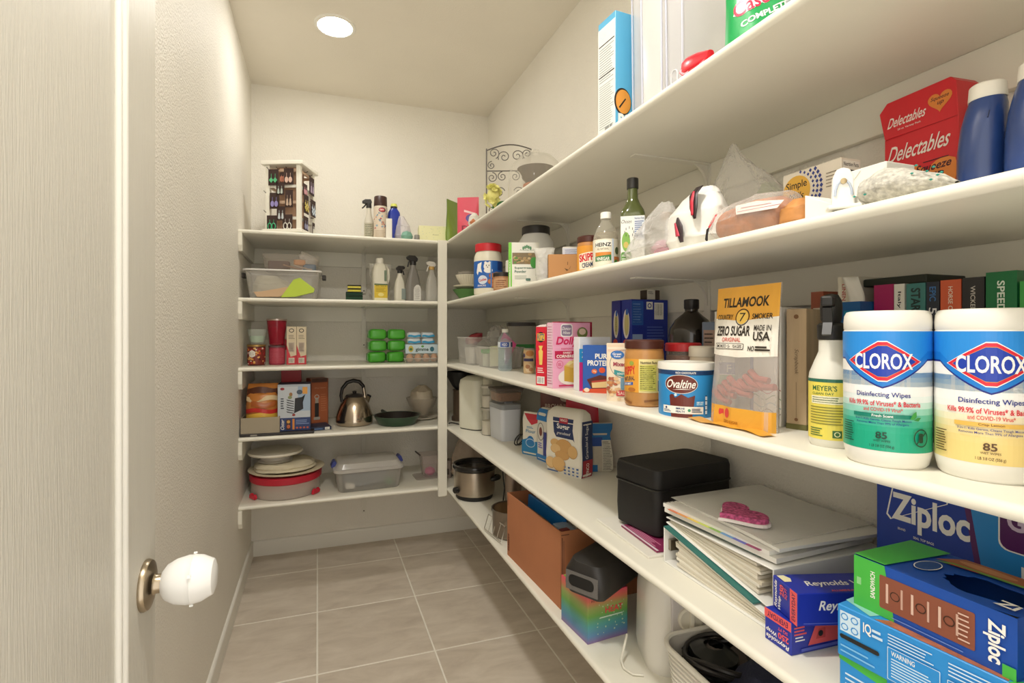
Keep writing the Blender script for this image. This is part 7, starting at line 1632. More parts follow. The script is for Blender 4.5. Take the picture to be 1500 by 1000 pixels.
# ================================================================ BACK WALL, SECOND SHELF FROM TOP
BG = clear('#e6e2da', 0.22, 0.10)
t = clear_bin('storage_bin', 'clear storage bin with white rim holding cream and lime cloths', (-0.163, 2.885, Z2), -0.03, 0.355, 0.24, 0.142, BG, mat('#e4e1dc', 0.4), 0.88, rr=0.03, rimw=0.010)
for s_ in (-1, 1): ob('handle', MB().box(s_*0.196-0.010, s_*0.196+0.010, -0.035, 0.035, 0.108, 0.132), mat('#3a3530', 0.5), t, smooth=False, bevel=0.004)
def cloth(name, label, cx, cy, z, pts, col, th=0.004):
    o = ob(name, MB().prism(pts, -th/2, th/2, axis='y'), mat(col, 0.8), None, (cx, cy, z), -0.03, smooth=False, bevel=0.001); return tag(o, label, 'cloth')
o = sack('folded_cloth', mat('#d9d3bd', 0.9), [(0,0.10,0.07,-0.02,0),(0.03,0.12,0.08,-0.03,0),(0.07,0.10,0.07,-0.05,0),(0.115,0.05,0.05,-0.08,0)], 0.12, 101, None, (-0.165, 2.90, Z2+0.006)); tag(o, 'cream cloth heaped in the clear storage bin', 'cloth')
o = cloth('folded_cloth', 'tan folded strip at the front of the storage bin', -0.225, 2.775, Z2+0.006, [(-0.06, 0.0), (0.045, 0.002), (0.10, 0.038), (0.08, 0.052), (-0.045, 0.026), (-0.075, 0.024)], '#c9a986', 0.018)
o = cloth('folded_cloth', 'lime green cloth folded into a peak in the storage bin', -0.105, 2.772, Z2+0.006, [(-0.07, 0.0), (0.0, 0.004), (0.085, 0.028), (0.09, 0.046), (0.02, 0.100), (-0.01, 0.090)], '#bcd24c', 0.02)
o = cloth('folded_cloth', 'grey cloth behind the lime green one in the bin', -0.095, 2.90, Z2+0.006, [(-0.10, 0.0), (0.065, 0.0), (0.065, 0.11), (-0.10, 0.115)], '#a7a39c', 0.02)
t = thing('clear_tray', 'clear shallow tray of toiletries on the storage bin', 'tray', (-0.128, 2.90, Z2+0.1462), -0.02)
mb = MB(); loft(mb, [(0.25, 0.17, 0.025, 0), (0.278, 0.19, 0.03, 0.082)], cap1=False); ob('tray_body', mb, clear('#cfc4b8', 0.25, 0.1), t)
for (nm, lx, w_, h_, col, lab, rx) in (('cosmetic_case', -0.062, 0.105, 0.048, '#5a3a34', 'maroon case in the clear tray', 0.0), ('cosmetic_case', 0.038, 0.058, 0.030, '#d9924a', 'orange case lying high in the clear tray', 0.0), ('cosmetic_case', 0.088, 0.065, 0.036, '#3f6a8c', 'blue case at the right in the clear tray', 0.1)):
    zz = 0.006 if col != '#d9924a' else 0.034
    o = ob(nm, MB().box(-w_/2, w_/2, -0.03, 0.03, 0, h_), mat(col, 0.5), None, (-0.128+lx, 2.885, Z2+0.1462+zz), -0.02, smooth=False, bevel=0.008, seg=3); tag(o, lab, 'case')
for k in range(2):
    o = ob('makeup_brush', MB().tube([(-0.04+k*0.05, -0.075, 0.030), (0.03+k*0.05, -0.075, 0.012), (0.05+k*0.05, -0.075, 0.009)], [0.004, 0.004, 0.006], 8), mat(('#a8826a', '#b9a594')[k], 0.4), None, (-0.128, 2.90, Z2+0.1462)); tag(o, ('tan brush lying in the clear tray', 'grey beige brush lying in the clear tray')[k], 'brush')
o = sack('plastic_bag', clear('#e0d9cc', 0.45, 0.2, 0.4, 40), [(0,0.03,0.03,0,0),(0.03,0.05,0.04,0,0),(0.055,0.03,0.03,-0.02,0),(0.075,0.01,0.01,-0.03,0)], 0.25, 105, None, (-0.045, 2.91, Z2+0.185)); tag(o, 'crumpled clear wrap on the tray above the bin', 'wrap')
# sponges
for k, (z0, h_, c1, c2, w_, lab) in enumerate(((0.0, 0.026, '#20402c', '#183020', 0.088, 'dark green scouring pad at the bottom of the sponge stack'), (0.0265, 0.018, '#1f3c2c', '#16281e', 0.088, 'dark green scouring pad, second in the sponge stack'), (0.045, 0.018, '#cfc24a', '#22251f', 0.070, 'yellow sponge with black scourer, lower of the yellow pair'), (0.0635, 0.018, '#d3c654', '#22251f', 0.070, 'yellow sponge with black scourer on top of the stack'))):
    t = thing('sponge', lab, 'sponge', (0.186, 2.835, Z2+z0), -0.05, 'stack of sponges')
    ob('foam', MB().box(-w_/2, w_/2, -0.03, 0.03, 0, h_*0.66), mat(c1, 0.9, bump=0.5, bscale=300), t, smooth=False, bevel=0.003); ob('scourer', MB().box(-w_/2, w_/2, -0.03, 0.03, h_*0.66, h_), mat(c2, 0.9, bump=0.6, bscale=300), t, smooth=False, bevel=0.002)
# detergent jug
t = thing('detergent_jug', 'white laundry detergent jug with yellow label on the back shelf', 'jug', (0.325, 2.875, Z2), 0.1)
mb = MB(); loft(mb, [(0.076, 0.06, 0.02, 0), (0.082, 0.065, 0.022, 0.006), (0.084, 0.066, 0.022, 0.16), (0.070, 0.058, 0.022, 0.195), (0.044, 0.042, 0.018, 0.210)], n=6); ob('jug_body', mb, mat('#e6e2d0', 0.4), t); ob('cap', MB().lathe([(0.020,0.205),(0.022,0.207),(0.021,0.232),(0.018,0.238),(0,0.238)], 24), mat('#e9e5d6', 0.4), t); ob('handle', MB().tube([(0.040, 0, 0.10), (0.050, 0, 0.13), (0.048, 0, 0.175), (0.032, 0, 0.195)], 0.008, 8), mat('#e6e2d0', 0.4), t)
p = Pr(lambda u, v, o_: (u, -0.0335-o_, v)); p.rect(-0.036, 0.018, 0.036, 0.095, mat('#e0c23c', 0.45)); p.rect(-0.036, 0.088, 0.036, 0.095, mat('#4a6a4a', 0.45)); p.text("MEYER'S", -0.028, 0.080, 0.028, 0.0865, mat('#5a5a1e', 0.45)); p.lines(-0.028, 0.05, 0.028, 0.075, 4, mat('#b0961e', 0.45), 0.4); p.ell(0, 0.036, 0.016, 0.010, mat('#efdf8a', 0.45)); p.rect(-0.036, 0, 0.036, 0.018, mat('#f2ecc4', 0.45)); p.rect(0.018, 0.11, 0.032, 0.17, mat('#6f7f6a', 0.45), r=0.004); p.build(t)
o = sack('plastic_bag', clear('#e6e2d6', 0.4, 0.15, 0.5, 40), [(0,0.03,0.02,0,0),(0.06,0.05,0.02,0,0),(0.15,0.055,0.02,0,0),(0.215,0.062,0.012,0,0)], 0.12, 107, None, (0.335, 2.945, Z2)); tag(o, 'clear bag standing behind the detergent jug', 'bag')
def trigger_bottle(name, label, loc, body, sc, secs, col, headcol, lab_col=None, rz=0.0, neckcol=None):
    t = thing(name, label, 'bottle', loc, rz)
    mb = MB(); loft(mb, [(a*sc, b*sc, c*sc, z_*sc) for a, b, c, z_ in secs], n=6); ob('bottle_body', mb, col, t)
    zt = secs[-1][3]*sc
    ob('collar', MB().lathe([(0.013*sc,zt-0.003),(0.017*sc,zt),(0.017*sc,zt+0.018*sc),(0,zt+0.018*sc)], 20), neckcol or headcol, t)
    h_ = ob('trigger_head', MB().prism([(-0.034*sc, zt+0.030*sc), (-0.006*sc, zt+0.016*sc), (0.022*sc, zt+0.018*sc), (0.026*sc, zt+0.034*sc), (0.010*sc, zt+0.050*sc), (-0.024*sc, zt+0.050*sc), (-0.036*sc, zt+0.042*sc)], -0.011*sc, 0.011*sc, axis='y'), headcol, t, smooth=False, bevel=0.003*sc)
    ob('trigger', MB().tube([(-0.014*sc, 0, zt+0.026*sc), (-0.024*sc, 0, zt+0.012*sc), (-0.030*sc, 0, zt-0.012*sc)], 0.0045*sc, 8), headcol, h_)
    return t
SEC = [(0.072,0.05,0.02,0),(0.078,0.055,0.022,0.006),(0.078,0.055,0.022,0.09),(0.066,0.046,0.02,0.13),(0.044,0.036,0.016,0.165),(0.030,0.030,0.0145,0.185),(0.028,0.028,0.0135,0.20)]
HB = mat('#221f1e', 0.4)
t = trigger_bottle('spray_bottle', 'small white spray bottle with black trigger beside the detergent jug', (0.434, 2.865, Z2), None, 0.80, SEC, mat('#e0dccc', 0.4), HB, rz=PI+0.15)
p = Pr(lambda u, v, o_: (u, 0.0224+o_, v)); p.rect(-0.03, 0.012, -0.004, 0.072, mat('#8f9a94', 0.4)); p.build(t)
t = trigger_bottle('spray_bottle', 'grey spray bottle with black trigger and white label', (0.505, 2.845, Z2), None, 1.03, SEC, mat('#807c76', 0.35), HB, rz=0.15)
p = Pr(lambda u, v, o_: (u, -0.0285-o_, v)); p.poly([(-0.006, 0.006), (0.036, 0.006), (0.036, 0.07), (0.032, 0.085), (0.022, 0.094), (0.010, 0.092), (-0.002, 0.08), (-0.006, 0.065)], mat('#dedbd4', 0.4)); p.lines(0.0, 0.012, 0.032, 0.078, 12, mat('#8a8680', 0.4), 0.35); p.build(t)
t = trigger_bottle('spray_bottle', 'clear spray bottle with white head beside the post', (0.612, 2.85, Z2), None, 0.92, SEC, clear('#e2ded4', 0.4, 0.12), mat('#e0dace', 0.4), rz=0.1, neckcol=mat('#d0a860', 0.4))
t = thing('cleaner_bottle', 'dark green bottle half hidden behind the grey spray bottle', 'bottle', (0.535, 2.955, Z2)); ob('bottle_body', MB().lathe([(0,0),(0.03,0),(0.032,0.006),(0.032,0.11),(0.02,0.15),(0.014,0.16),(0,0.16)], 26), mat('#3a5a3c', 0.35), t); ob('cap', MB().lathe([(0.014,0.158),(0.017,0.16),(0.016,0.185),(0,0.186)], 20), mat('#2a3a2c', 0.4), t)

# ================================================================ BACK WALL, MIDDLE SHELF
def candle(name, label, x, y, z, r0, r1, h, glass, wax, fill, lid=None, band=None):
    t = thing(name, label, 'candle', (x, y, z), turned(x, y))
    ob('glass', MB().lathe([(0,0),(r0*0.92,0),(r0,0.005),(r1,h),(r1-0.003,h),(r0-0.003,0.009),(0,0.009)], 34), glass, t)
    ob('wax', MB().lathe([(0,0.010),(r0-0.0045,0.010),(r0+(r1-r0)*fill-0.0045,h*fill),(0,h*fill)], 28), wax, t)
    if lid: ob('lid', MB().lathe([(r1*0.98,h),(r1*1.04,h+0.001),(r1*1.04,h+0.010),(0,h+0.011)], 30), lid, t)
    return t
t = candle('jar_candle', 'candle jar with autumn leaf label and gold lid at the left wall', -0.304, 2.93, Z3, 0.043, 0.044, 0.098, mat('#5c2c22', 0.3), mat('#6b2b22', 0.6), 0.8, mat('#b9955a', 0.35, 0.8))
p = Pr(mC(0.0445), step=0.006); p.rect(-0.06, 0.006, 0.06, 0.094, mat('#7d2a22', 0.4)); rn = random.Random(13)
for i in range(60): p.o -= p.do*0.95; p.ell(rn.uniform(-0.052, 0.052), rn.uniform(0.008, 0.09), rn.uniform(0.003, 0.008), rn.uniform(0.003, 0.007), mat(rn.choice(['#e0923c', '#c9402c', '#f0c070', '#4a1a18', '#a82c30', '#e6e0d0']), 0.5), 7)
p.poly([(-0.038, 0.05), (-0.022, 0.042), (-0.006, 0.05), (-0.006, 0.072), (-0.022, 0.082), (-0.038, 0.072)], mat('#efeae0', 0.5)); p.lines(-0.032, 0.055, -0.012, 0.070, 3, mat('#6b5a4c', 0.5), 0.4); p.build(t, 'wrap_label')
candle('jar_candle', 'pale green candle in clear glass stacked on the autumn candle', -0.300, 2.93, Z3+0.111, 0.036, 0.047, 0.078, clear('#dfe6dc', 0.18, 0.05), mat('#c3dcc2', 0.6), 0.55)
t = candle('jar_candle', 'pink lidded candle jar beside the autumn candle', -0.206, 2.955, Z3, 0.040, 0.041, 0.092, mat('#a8344a', 0.3), mat('#a8344a', 0.6), 0.8, mat('#6b4a4c', 0.4)); p = Pr(mC(0.0415), step=0.006); p.rect(-0.05, 0.008, 0.05, 0.086, mat('#c24a5c', 0.4)); p.lines(-0.04, 0.02, 0.04, 0.08, 8, mat('#d97a88', 0.4), 0.3); p.build(t, 'wrap_label')
candle('jar_candle', 'tall dark red tapered candle glass stacked on the pink candle', -0.207, 2.955, Z3+0.104, 0.037, 0.050, 0.130, clear('#b5223a', 0.55, 0.06), mat('#7d1428', 0.5), 0.75, mat('#c9b8b0', 0.3, 0.7))
o = sack('red_ornament', mat('#c7303c', 0.4), [(0,0.015,0.014,0,0),(0.03,0.02,0.018,0,0),(0.05,0.012,0.010,0,0),(0.062,0.0,0.0,0,0)], 0.05, 111, None, (-0.171, 3.02, Z3+0.0765)); tag(o, 'small red ornament standing on the cream card box', 'ornament')
o, w = carton('card_box', 'little cream box behind the pink candle', 'box', (-0.195, 3.005), (-0.150, 3.005), 0.03, 0.076, Z3, mat('#d9c2b0', 0.5))
for k, (x0, x1) in enumerate(((-0.157, -0.108), (-0.107, -0.058))):
    o, w = carton('gift_carton', ('tall cream and red carton, left of the twin pair', 'tall cream and red carton, right of the twin pair')[k], 'box', (x0, 2.93), (x1, 2.93), 0.05, 0.203, Z3, mat('#dfcfb0', 0.5), group='twin cream and red cartons')
    p = Pr(mF(w)); rd = mat('#d0323f', 0.45); p.poly([(0, 0), (w, 0), (w, 0.050), (w*0.4, 0.042), (w*0.3, 0.060), (0, 0.105)], rd); p.rect(0.010, 0.008, w-0.010, 0.036, mat('#efe4d4', 0.5)); p.bars(0.013, 0.012, w-0.013, 0.032, INK, 9); p.rect(0.010, 0.066, w-0.010, 0.118, mat('#cbb9a6', 0.5)); p.lines(0.012, 0.07, w-0.012, 0.115, 7, mat('#9a7a72', 0.5), 0.35); p.ell(w/2, 0.182, 0.013, 0.011, mat('#4f4a40', 0.5)); p.ell(w/2, 0.182, 0.009, 0.007, mat('#dfcfb0', 0.5)); p.lines(0.010, 0.135, w-0.008, 0.160, 3, mat('#8d8068', 0.5), 0.35); p.build(o)
def pillow(name, m, w, d, h, seed, loc):
    """puffed foil packet with squarish corners"""
    def sp(c, e): return math.copysign(abs(c)**e, c)
    def fn(a, b):
        an = 2*PI*a; el = -PI/2+PI*b
        ce, se = sp(math.cos(el), 0.35), sp(math.sin(el), 0.6)
        x, y, z = ce*sp(math.cos(an), 0.45), ce*sp(math.sin(an), 0.45), se
        n = noise.noise(Vector((x*1.6+seed, y*1.6, z*1.6)))*0.10+(1-2*abs(noise.noise(Vector((x*3, y*3+seed, z*3)))))*0.05
        f = 1-0.06+n*0.6
        return (x*w/2*f, y*d/2*f, h/2+z*h/2*min(f, 1.0))
    return ob(name, MB().grid(fn, 36, 16, wrap=True), m, None, loc, ang=50)
# green snack packs, three high and two wide
GP = mat('#4fae34', 0.28, bump=0.4, bscale=30)
k = 0
for r_ in range(3):
    for c_ in range(2):
        lab = 'shiny green seaweed pack, %s row, %s of the six' % (('bottom', 'middle', 'top')[r_], ('left', 'right')[c_])
        o = pillow('seaweed_pack', GP, 0.104, 0.10, 0.063, 120+k, (0.318+c_*0.107+(0.006 if r_ else 0), 2.985, Z3+0.0645*r_)); tag(o, lab, 'snack pack', 'green seaweed packs')
        ob('crimp', MB().prism([(-0.003, 0.012), (0.003, 0.012), (0.002, 0.050), (-0.002, 0.050)], -0.044, 0.044, axis='y'), mat('#3f9a2a', 0.3), o, (-0.0505, 0, 0), smooth=False)
        k += 1
# egg carton, gimme pack and blue packs
t = thing('egg_carton', 'clear egg carton with brown eggs under the snack label', 'carton', (0.562, 2.905, Z3), -0.04)
mb = MB(); loft(mb, [(0.185, 0.10, 0.012, 0), (0.195, 0.108, 0.012, 0.026)], cap1=False); ob('tray', mb, clear('#dfd8cc', 0.3, 0.08), t); ob('rim', MB().tube([(a, b, 0.026) for a, b in rrect(0.2, 0.113, 0.013, 5)], 0.0022, 6, closed=True), clear('#e6e0d6', 0.5, 0.08), t)
for i in range(4):
    e = ob('egg', MB().lathe([(0,0.0),(0.012,0.003),(0.0205,0.016),(0.019,0.034),(0.010,0.046),(0,0.049)], 20), mat('#c9a184', 0.6), None, (0.562-0.070+i*0.0465, 2.877, Z3+0.003)); tag(e, ('brown egg at the left in the clear carton', 'brown egg second from left in the clear carton', 'brown egg third from left in the clear carton', 'brown egg at the right beside the post')[i], 'egg', 'brown eggs')
o, w = carton('seaweed_snack_box', 'pale blue seaweed snack box reading gimme on the egg carton', 'box', (0.470, 2.885), (0.652, 2.875), 0.05, 0.052, Z3+0.0525, mat('#b5cfdc', 0.4))
p = Pr(mF(w)); p.rect(0, 0, w, 0.05, mat('#c6d9e0', 0.4)); p.text('gimme', 0.056, 0.008, 0.130, 0.032, mat('#2f4a3a', 0.4), 0.03); p.ell(0.030, 0.026, 0.014, 0.018, mat('#c9b84a', 0.4)); p.ell(0.030, 0.024, 0.008, 0.008, mat('#4f7a3c', 0.4)); p.ell(0.150, 0.024, 0.012, 0.014, mat('#2f6a7a', 0.4)); p.ell(0.096, 0.040, 0.008, 0.006, mat('#5a9a4a', 0.4)); p.build(o)
BP = mat('#d9dfe2', 0.3, bump=0.3, bscale=30)
k = 0
for r_ in range(2):
    for c_ in range(2):
        o = pillow('snack_sachet', BP, 0.078, 0.055, 0.034, 130+k, (0.520+c_*0.080, 2.912, Z3+0.105+0.0345*r_)); tag(o, 'white and blue sachet, %s row, %s one beside the green packs' % (('lower', 'upper')[r_], ('left', 'right')[c_]), 'snack pack', 'blue and white sachets')
        ob('blue_band', MB().grid(lambda a, b: (-0.036+0.072*a, -0.0275-0.0012*math.sin(PI*b), 0.006+0.011*b+0.002*math.sin(a*9)), 16, 3), mat('#2f9ccb', 0.3), o)
        k += 1

# ================================================================ BACK WALL, SECOND SHELF FROM BOTTOM
o = ob('baking_tray', MB().box(-0.215, 0.13, 0, 0.26, 0, 0.014), mat('#2a2522', 0.45), None, (-0.148, 2.765, Z4), -0.02, smooth=False, bevel=0.003); tag(o, 'flat black boxed tray under the cardboard tray and grill box', 'tray'); p = Pr(lambda u, v, o_: (-0.215+u, -o_, v)); p.rect(0.048, 0.004, 0.078, 0.010, mat('#9a948a', 0.5)); p.build(o)
(x, y) = (-0.268, 2.86)
t = thing('cardboard_tray', 'open grey-tan cardboard tray holding the chip bag', 'tray', (x, y, Z4+0.0145), -0.03)
GC = mat('#a89c86', 0.8); w_, d_, h_ = 0.178, 0.17, 0.078
ob('wall_panel', MB().box(-w_/2, w_/2, -d_/2, -d_/2+0.004, 0, h_), GC, t, smooth=False); ob('wall_panel', MB().box(-w_/2, w_/2, d_/2-0.004, d_/2, 0, h_), GC, t, smooth=False); ob('wall_panel', MB().box(-w_/2, -w_/2+0.004, -d_/2+0.004, d_/2-0.004, 0, h_), GC, t, smooth=False); ob('wall_panel', MB().box(w_/2-0.004, w_/2, -d_/2+0.004, d_/2-0.004, 0, h_), GC, t, smooth=False); ob('bottom_panel', MB().box(-w_/2+0.004, w_/2-0.004, -d_/2+0.004, d_/2-0.004, 0, 0.003), GC, t, smooth=False)
t = thing('chip_bag', 'orange and red chip bag puffed in the cardboard tray', 'bag', (x+0.002, y, Z4+0.02), -0.03)
sack('bag', mat('#c9803c', 0.3, bump=0.4, bscale=25), [(0,0.06,0.05,0,0),(0.05,0.074,0.066,0,0),(0.12,0.079,0.068,0,0),(0.18,0.075,0.05,0,0.0),(0.222,0.072,0.014,0,0.01),(0.234,0.070,0.004,0,0.012)], 0.06, 141, t, freq=1.8)
def chipband(name, z0, z1, col, a0=1.15, a1=1.85, k=1.035):
    def fn(a, b):
        z = z0+(z1-z0)*b; an = PI*(a0+(a1-a0)*a)
        rr_ = 0.079 if z < 0.13 else 0.079-0.1*(z-0.13)*0.5
        ry = 0.069 if z < 0.13 else max(0.016, 0.069-(z-0.13)*0.52)
        return (rr_*k*math.cos(an), ry*k*math.sin(an)*1.0, z+0.006*math.sin(a*7+z0*60))
    o = ob(name, MB().grid(fn, 20, 4), mat(col, 0.35), t)
chipband('printed_band', 0.185, 0.215, '#5a3020', k=1.06); chipband('printed_band', 0.150, 0.172, '#e2c79a', k=1.07); chipband('printed_band', 0.092, 0.112, '#c9302c', k=1.06); chipband('printed_band', 0.066, 0.090, '#e6b848', k=1.05); chipband('printed_band', 0.12, 0.146, '#b0602c', 1.3, 1.8, 1.06)
o, w = carton('red_box', 'bright red box behind the grill box under the shelf', 'box', (-0.190, 2.965), (-0.088, 2.965), 0.10, 0.305, Z4+0.0, mat('#cf1f2c', 0.4)); o.location.y = 3.035
# grill box
o, w = carton('appliance_box', 'white and blue electric grill box with food picture', 'box', (-0.192, 2.800), (-0.036, 2.797), 0.14, 0.236, Z4+0.0145, mat('#3a3f52', 0.45))
p = Pr(mF(w)); p.rect(0.0, 0.066, w, 0.236, mat('#c6ccd2', 0.45)); p.rect(0, 0.0, w, 0.066, mat('#2a3f74', 0.45)); p.rect(0.0, 0.225, w, 0.236, mat('#aeb6be', 0.45)); p.rect(0.096, 0.10, w, 0.225, mat('#9fb4cb', 0.45))
dk = mat('#23252b', 0.5); p.poly([(0.078, 0.088), (0.082, 0.165), (0.128, 0.172), (0.132, 0.185), (0.118, 0.172), (0.122, 0.110), (0.108, 0.102)], dk)
for i in range(6): p.poly([(0.040, 0.160-i*0.012), (0.076, 0.150-i*0.012), (0.078, 0.146-i*0.012), (0.045, 0.154-i*0.012)], dk)
p.ell(0.062, 0.185, 0.008, 0.010, mat('#a87a4c', 0.5)); p.ell(0.058, 0.170, 0.010, 0.008, mat('#8f9a6a', 0.5)); p.ell(0.076, 0.080, 0.008, 0.006, mat('#9a3a30', 0.5)); p.rect(0.118, 0.186, 0.142, 0.222, mat('#e0a04a', 0.5)); p.ell(0.022, 0.214, 0.010, 0.007, mat('#9c2c34', 0.5)); p.lines(0.014, 0.11, 0.03, 0.17, 5, mat('#4a4f58', 0.5), 0.5); p.ell(0.104, 0.196, 0.014, 0.012, mat('#4a5a6a', 0.5))
p.text('Oster', 0.022-0.026, 0.024, 0.022+0.026, 0.042, WHT, 0.01, 0.3, rot=90); p.rect(0.040, 0.006, 0.062, 0.058, mat('#4a2a26', 0.5)); p.rect(0.070, 0.006, 0.080, 0.060, mat('#d98a3c', 0.5)); p.ell(0.051, 0.022, 0.008, 0.010, mat('#c96a3c', 0.5)); p.ell(0.051, 0.046, 0.008, 0.008, mat('#d9a24a', 0.5)); p.lines(0.086, 0.03, w-0.004, 0.056, 3, mat('#7f93bf', 0.5), 0.5)
for i in range(4): p.ell(0.092+i*0.017, 0.014, 0.006, 0.005, mat('#c9614a', 0.5), 10)
p.build(o)
p = Pr(mL(w, 0.14)); p.rect(0, 0, 0.14, 0.236, mat('#3c3f4c', 0.5)); p.build(o, 'side_print')
o, w = carton('paper_booklet', 'thin blue and white booklet box lying under the copper box', 'booklet', (-0.034, 2.825), (0.070, 2.845), 0.16, 0.018, Z4, mat('#2f3a54', 0.5)); p = Pr(mF(w)); p.rect(0.072, 0.003, 0.096, 0.016, WHT); p.bars(0.075, 0.005, 0.093, 0.014, INK, 7); p.rect(0.0, 0.006, 0.06, 0.012, mat('#5a78a8', 0.5)); p.build(o)
o, w = carton('wine_opener_box', 'copper brown box with corkscrew picture behind the booklet', 'box', (-0.036, 2.955), (0.056, 2.985), 0.08, 0.262, Z4, mat('#8d4a2c', 0.4)); p = Pr(mF(w)); p.rect(0.004, 0.242, w-0.004, 0.262, mat('#4a2c20', 0.4)); p.rect(0.006, 0.02, w-0.006, 0.238, mat('#a85c36', 0.4)); p.text('Wine Opener', 0.02, 0.205, w-0.012, 0.214, mat('#c98f6a', 0.4)); p.lines(0.055, 0.08, w-0.01, 0.18, 8, mat('#c07a52', 0.4), 0.25); p.rect(0.022, 0.052, 0.044, 0.128, mat('#1a1a1c', 0.4), r=0.004); p.rect(0.024, 0.128, 0.042, 0.158, mat('#b9b4ac', 0.3, 0.7)); p.ring(0.033, 0.162, 0.013, 0.013, 0.004, mat('#cfcac2', 0.3, 0.6)); p.rect(0.016, 0.036, 0.050, 0.052, mat('#c9c4ba', 0.3, 0.6), r=0.004); p.build(o)
# kettle
x, y = 0.196, 2.965
t = thing('tea_kettle', 'stainless steel tea kettle with black arched handle', 'kettle', (x, y, Z4), 0.1)
KS = mat('#c4b6a4', 0.18, 1.0)
ob('body', MB().lathe([(0,0),(0.088,0),(0.098,0.006),(0.102,0.022),(0.098,0.055),(0.082,0.105),(0.060,0.145),(0.050,0.156),(0,0.158)], 48), KS, t)
ob('lid', MB().lathe([(0.050,0.155),(0.052,0.158),(0.045,0.167),(0.02,0.172),(0.010,0.174),(0.012,0.186),(0,0.190)], 32), mat('#2a2422', 0.3), t)
ob('handle', MB().tube([(-0.068+0.0, 0, 0.13), (-0.074, 0, 0.165), (-0.066, 0, 0.205), (-0.040, 0, 0.236), (-0.006, 0, 0.246), (0.026, 0, 0.238), (0.048, 0, 0.214), (0.054, 0, 0.178), (0.056, 0, 0.148)], [0.008, 0.009, 0.010, 0.011, 0.011, 0.011, 0.010, 0.008, 0.008], 10), mat('#1b1716', 0.3), t)
ob('handle_bracket', MB().tube([(0.050, 0, 0.205), (0.054, 0, 0.178), (0.058, 0, 0.145)], 0.0095, 10), KS, t)
sp = ob('spout', MB().tube([(0.062, 0.03, 0.105), (0.080, 0.05, 0.125), (0.090, 0.06, 0.145)], [0.018, 0.015, 0.012], 12), KS, t); ob('spout_cap', MB().lathe([(0,0),(0.013,0),(0.013,0.012),(0,0.014)], 16), mat('#1b1716', 0.3), sp, (0.090, 0.06, 0.143), rot=(0, 0.5, 0))
# frying pan
t = thing('frying_pan', 'green coated frying pan beside the kettle', 'pan', (0.425, 2.905, Z4), 0.0)
GPN = mat('#27492f', 0.3)
ob('pan_body', MB().lathe([(0,0),(0.095,0),(0.102,0.004),(0.128,0.048),(0.131,0.052),(0.127,0.052),(0.099,0.007),(0,0.005)], 52), GPN, t); ob('cooking_surface', MB().lathe([(0.1255,0.0505),(0.098,0.0085),(0,0.0065)], 48), mat('#2a2320', 0.25), t)
ob('handle', MB().tube([(-0.03, 0.122, 0.040), (-0.04, 0.18, 0.038), (-0.05, 0.27, 0.036)], [0.008, 0.009, 0.010], 10), mat('#1d3524', 0.4), t)
# glass bowl and clear bag
t = ob('dinner_plate', MB().lathe([(0,0),(0.06,0),(0.095,0.010),(0.096,0.013),(0.06,0.005),(0,0.005)], 36), mat('#dcd3c0', 0.4), None, (0.592, 3.04, Z4)); tag(t, 'cream plate lying under the glass bowl', 'plate')
t = ob('glass_bowl', MB().lathe([(0,0.0),(0.036,0.0),(0.042,0.006),(0.078,0.070),(0.094,0.112),(0.090,0.112),(0.074,0.072),(0.038,0.010),(0,0.008)], 40), clear('#cfc4b2', 0.26, 0.05), None, (0.592, 3.04, Z4+0.0135)); tag(t, 'flared glass bowl behind the post', 'bowl')
o = sack('popcorn_bag', clear('#d6c8ae', 0.62, 0.25, 0.6, 50), [(0.0,0.02,0.02,0,0),(0.03,0.044,0.044,0,0),(0.09,0.068,0.066,0,0),(0.14,0.062,0.06,0,0),(0.175,0.02,0.02,0,0)], 0.12, 151, None, (0.592, 3.04, Z4+0.024)); tag(o, 'cloudy clear bag heaped in the flared glass bowl', 'bag')

# ================================================================ BACK WALL, BOTTOM SHELF
x, y = -0.160, 2.955
t = thing('cake_carrier', 'round frosted cake carrier with red lid and clips at the left', 'cake carrier', (x, y, Z5), 0)
ob('tub', MB().lathe([(0,0),(0.165,0),(0.170,0.004),(0.175,0.098),(0.172,0.098),(0.166,0.006),(0,0.006)], 60), clear('#dccfc2', 0.5, 0.15), t)
ob('lid', MB().lathe([(0.170,0.072),(0.180,0.080),(0.182,0.106),(0.176,0.112),(0,0.112)], 60), mat('#bf2438', 0.4), t)
ob('inner_band', MB().lathe([(0.168,0.045),(0.171,0.070)], 60), clear('#d8505c', 0.5, 0.15), t)
for a in (-2.55, -0.62):
    ob('clip', MB().prism([(-0.028, 0.0), (0.028, 0.0), (0.034, 0.012), (0.022, 0.026), (0.006, 0.020), (-0.01, 0.028), (-0.026, 0.018)], -0.008, 0.004, axis='y'), mat('#d3213a', 0.35), t, (0.182*math.cos(a), 0.182*math.sin(a), 0.004), a+PI/2, smooth=False, bevel=0.002)
o = ob('serving_platter', MB().lathe([(0,0),(0.12,0),(0.185,0.012),(0.192,0.017),(0.188,0.019),(0.12,0.006),(0,0.006)], 56), mat('#e0d3b6', 0.45), None, (x+0.004, y, Z5+0.1125)); tag(o, 'cream platter lying on the red cake carrier', 'platter')
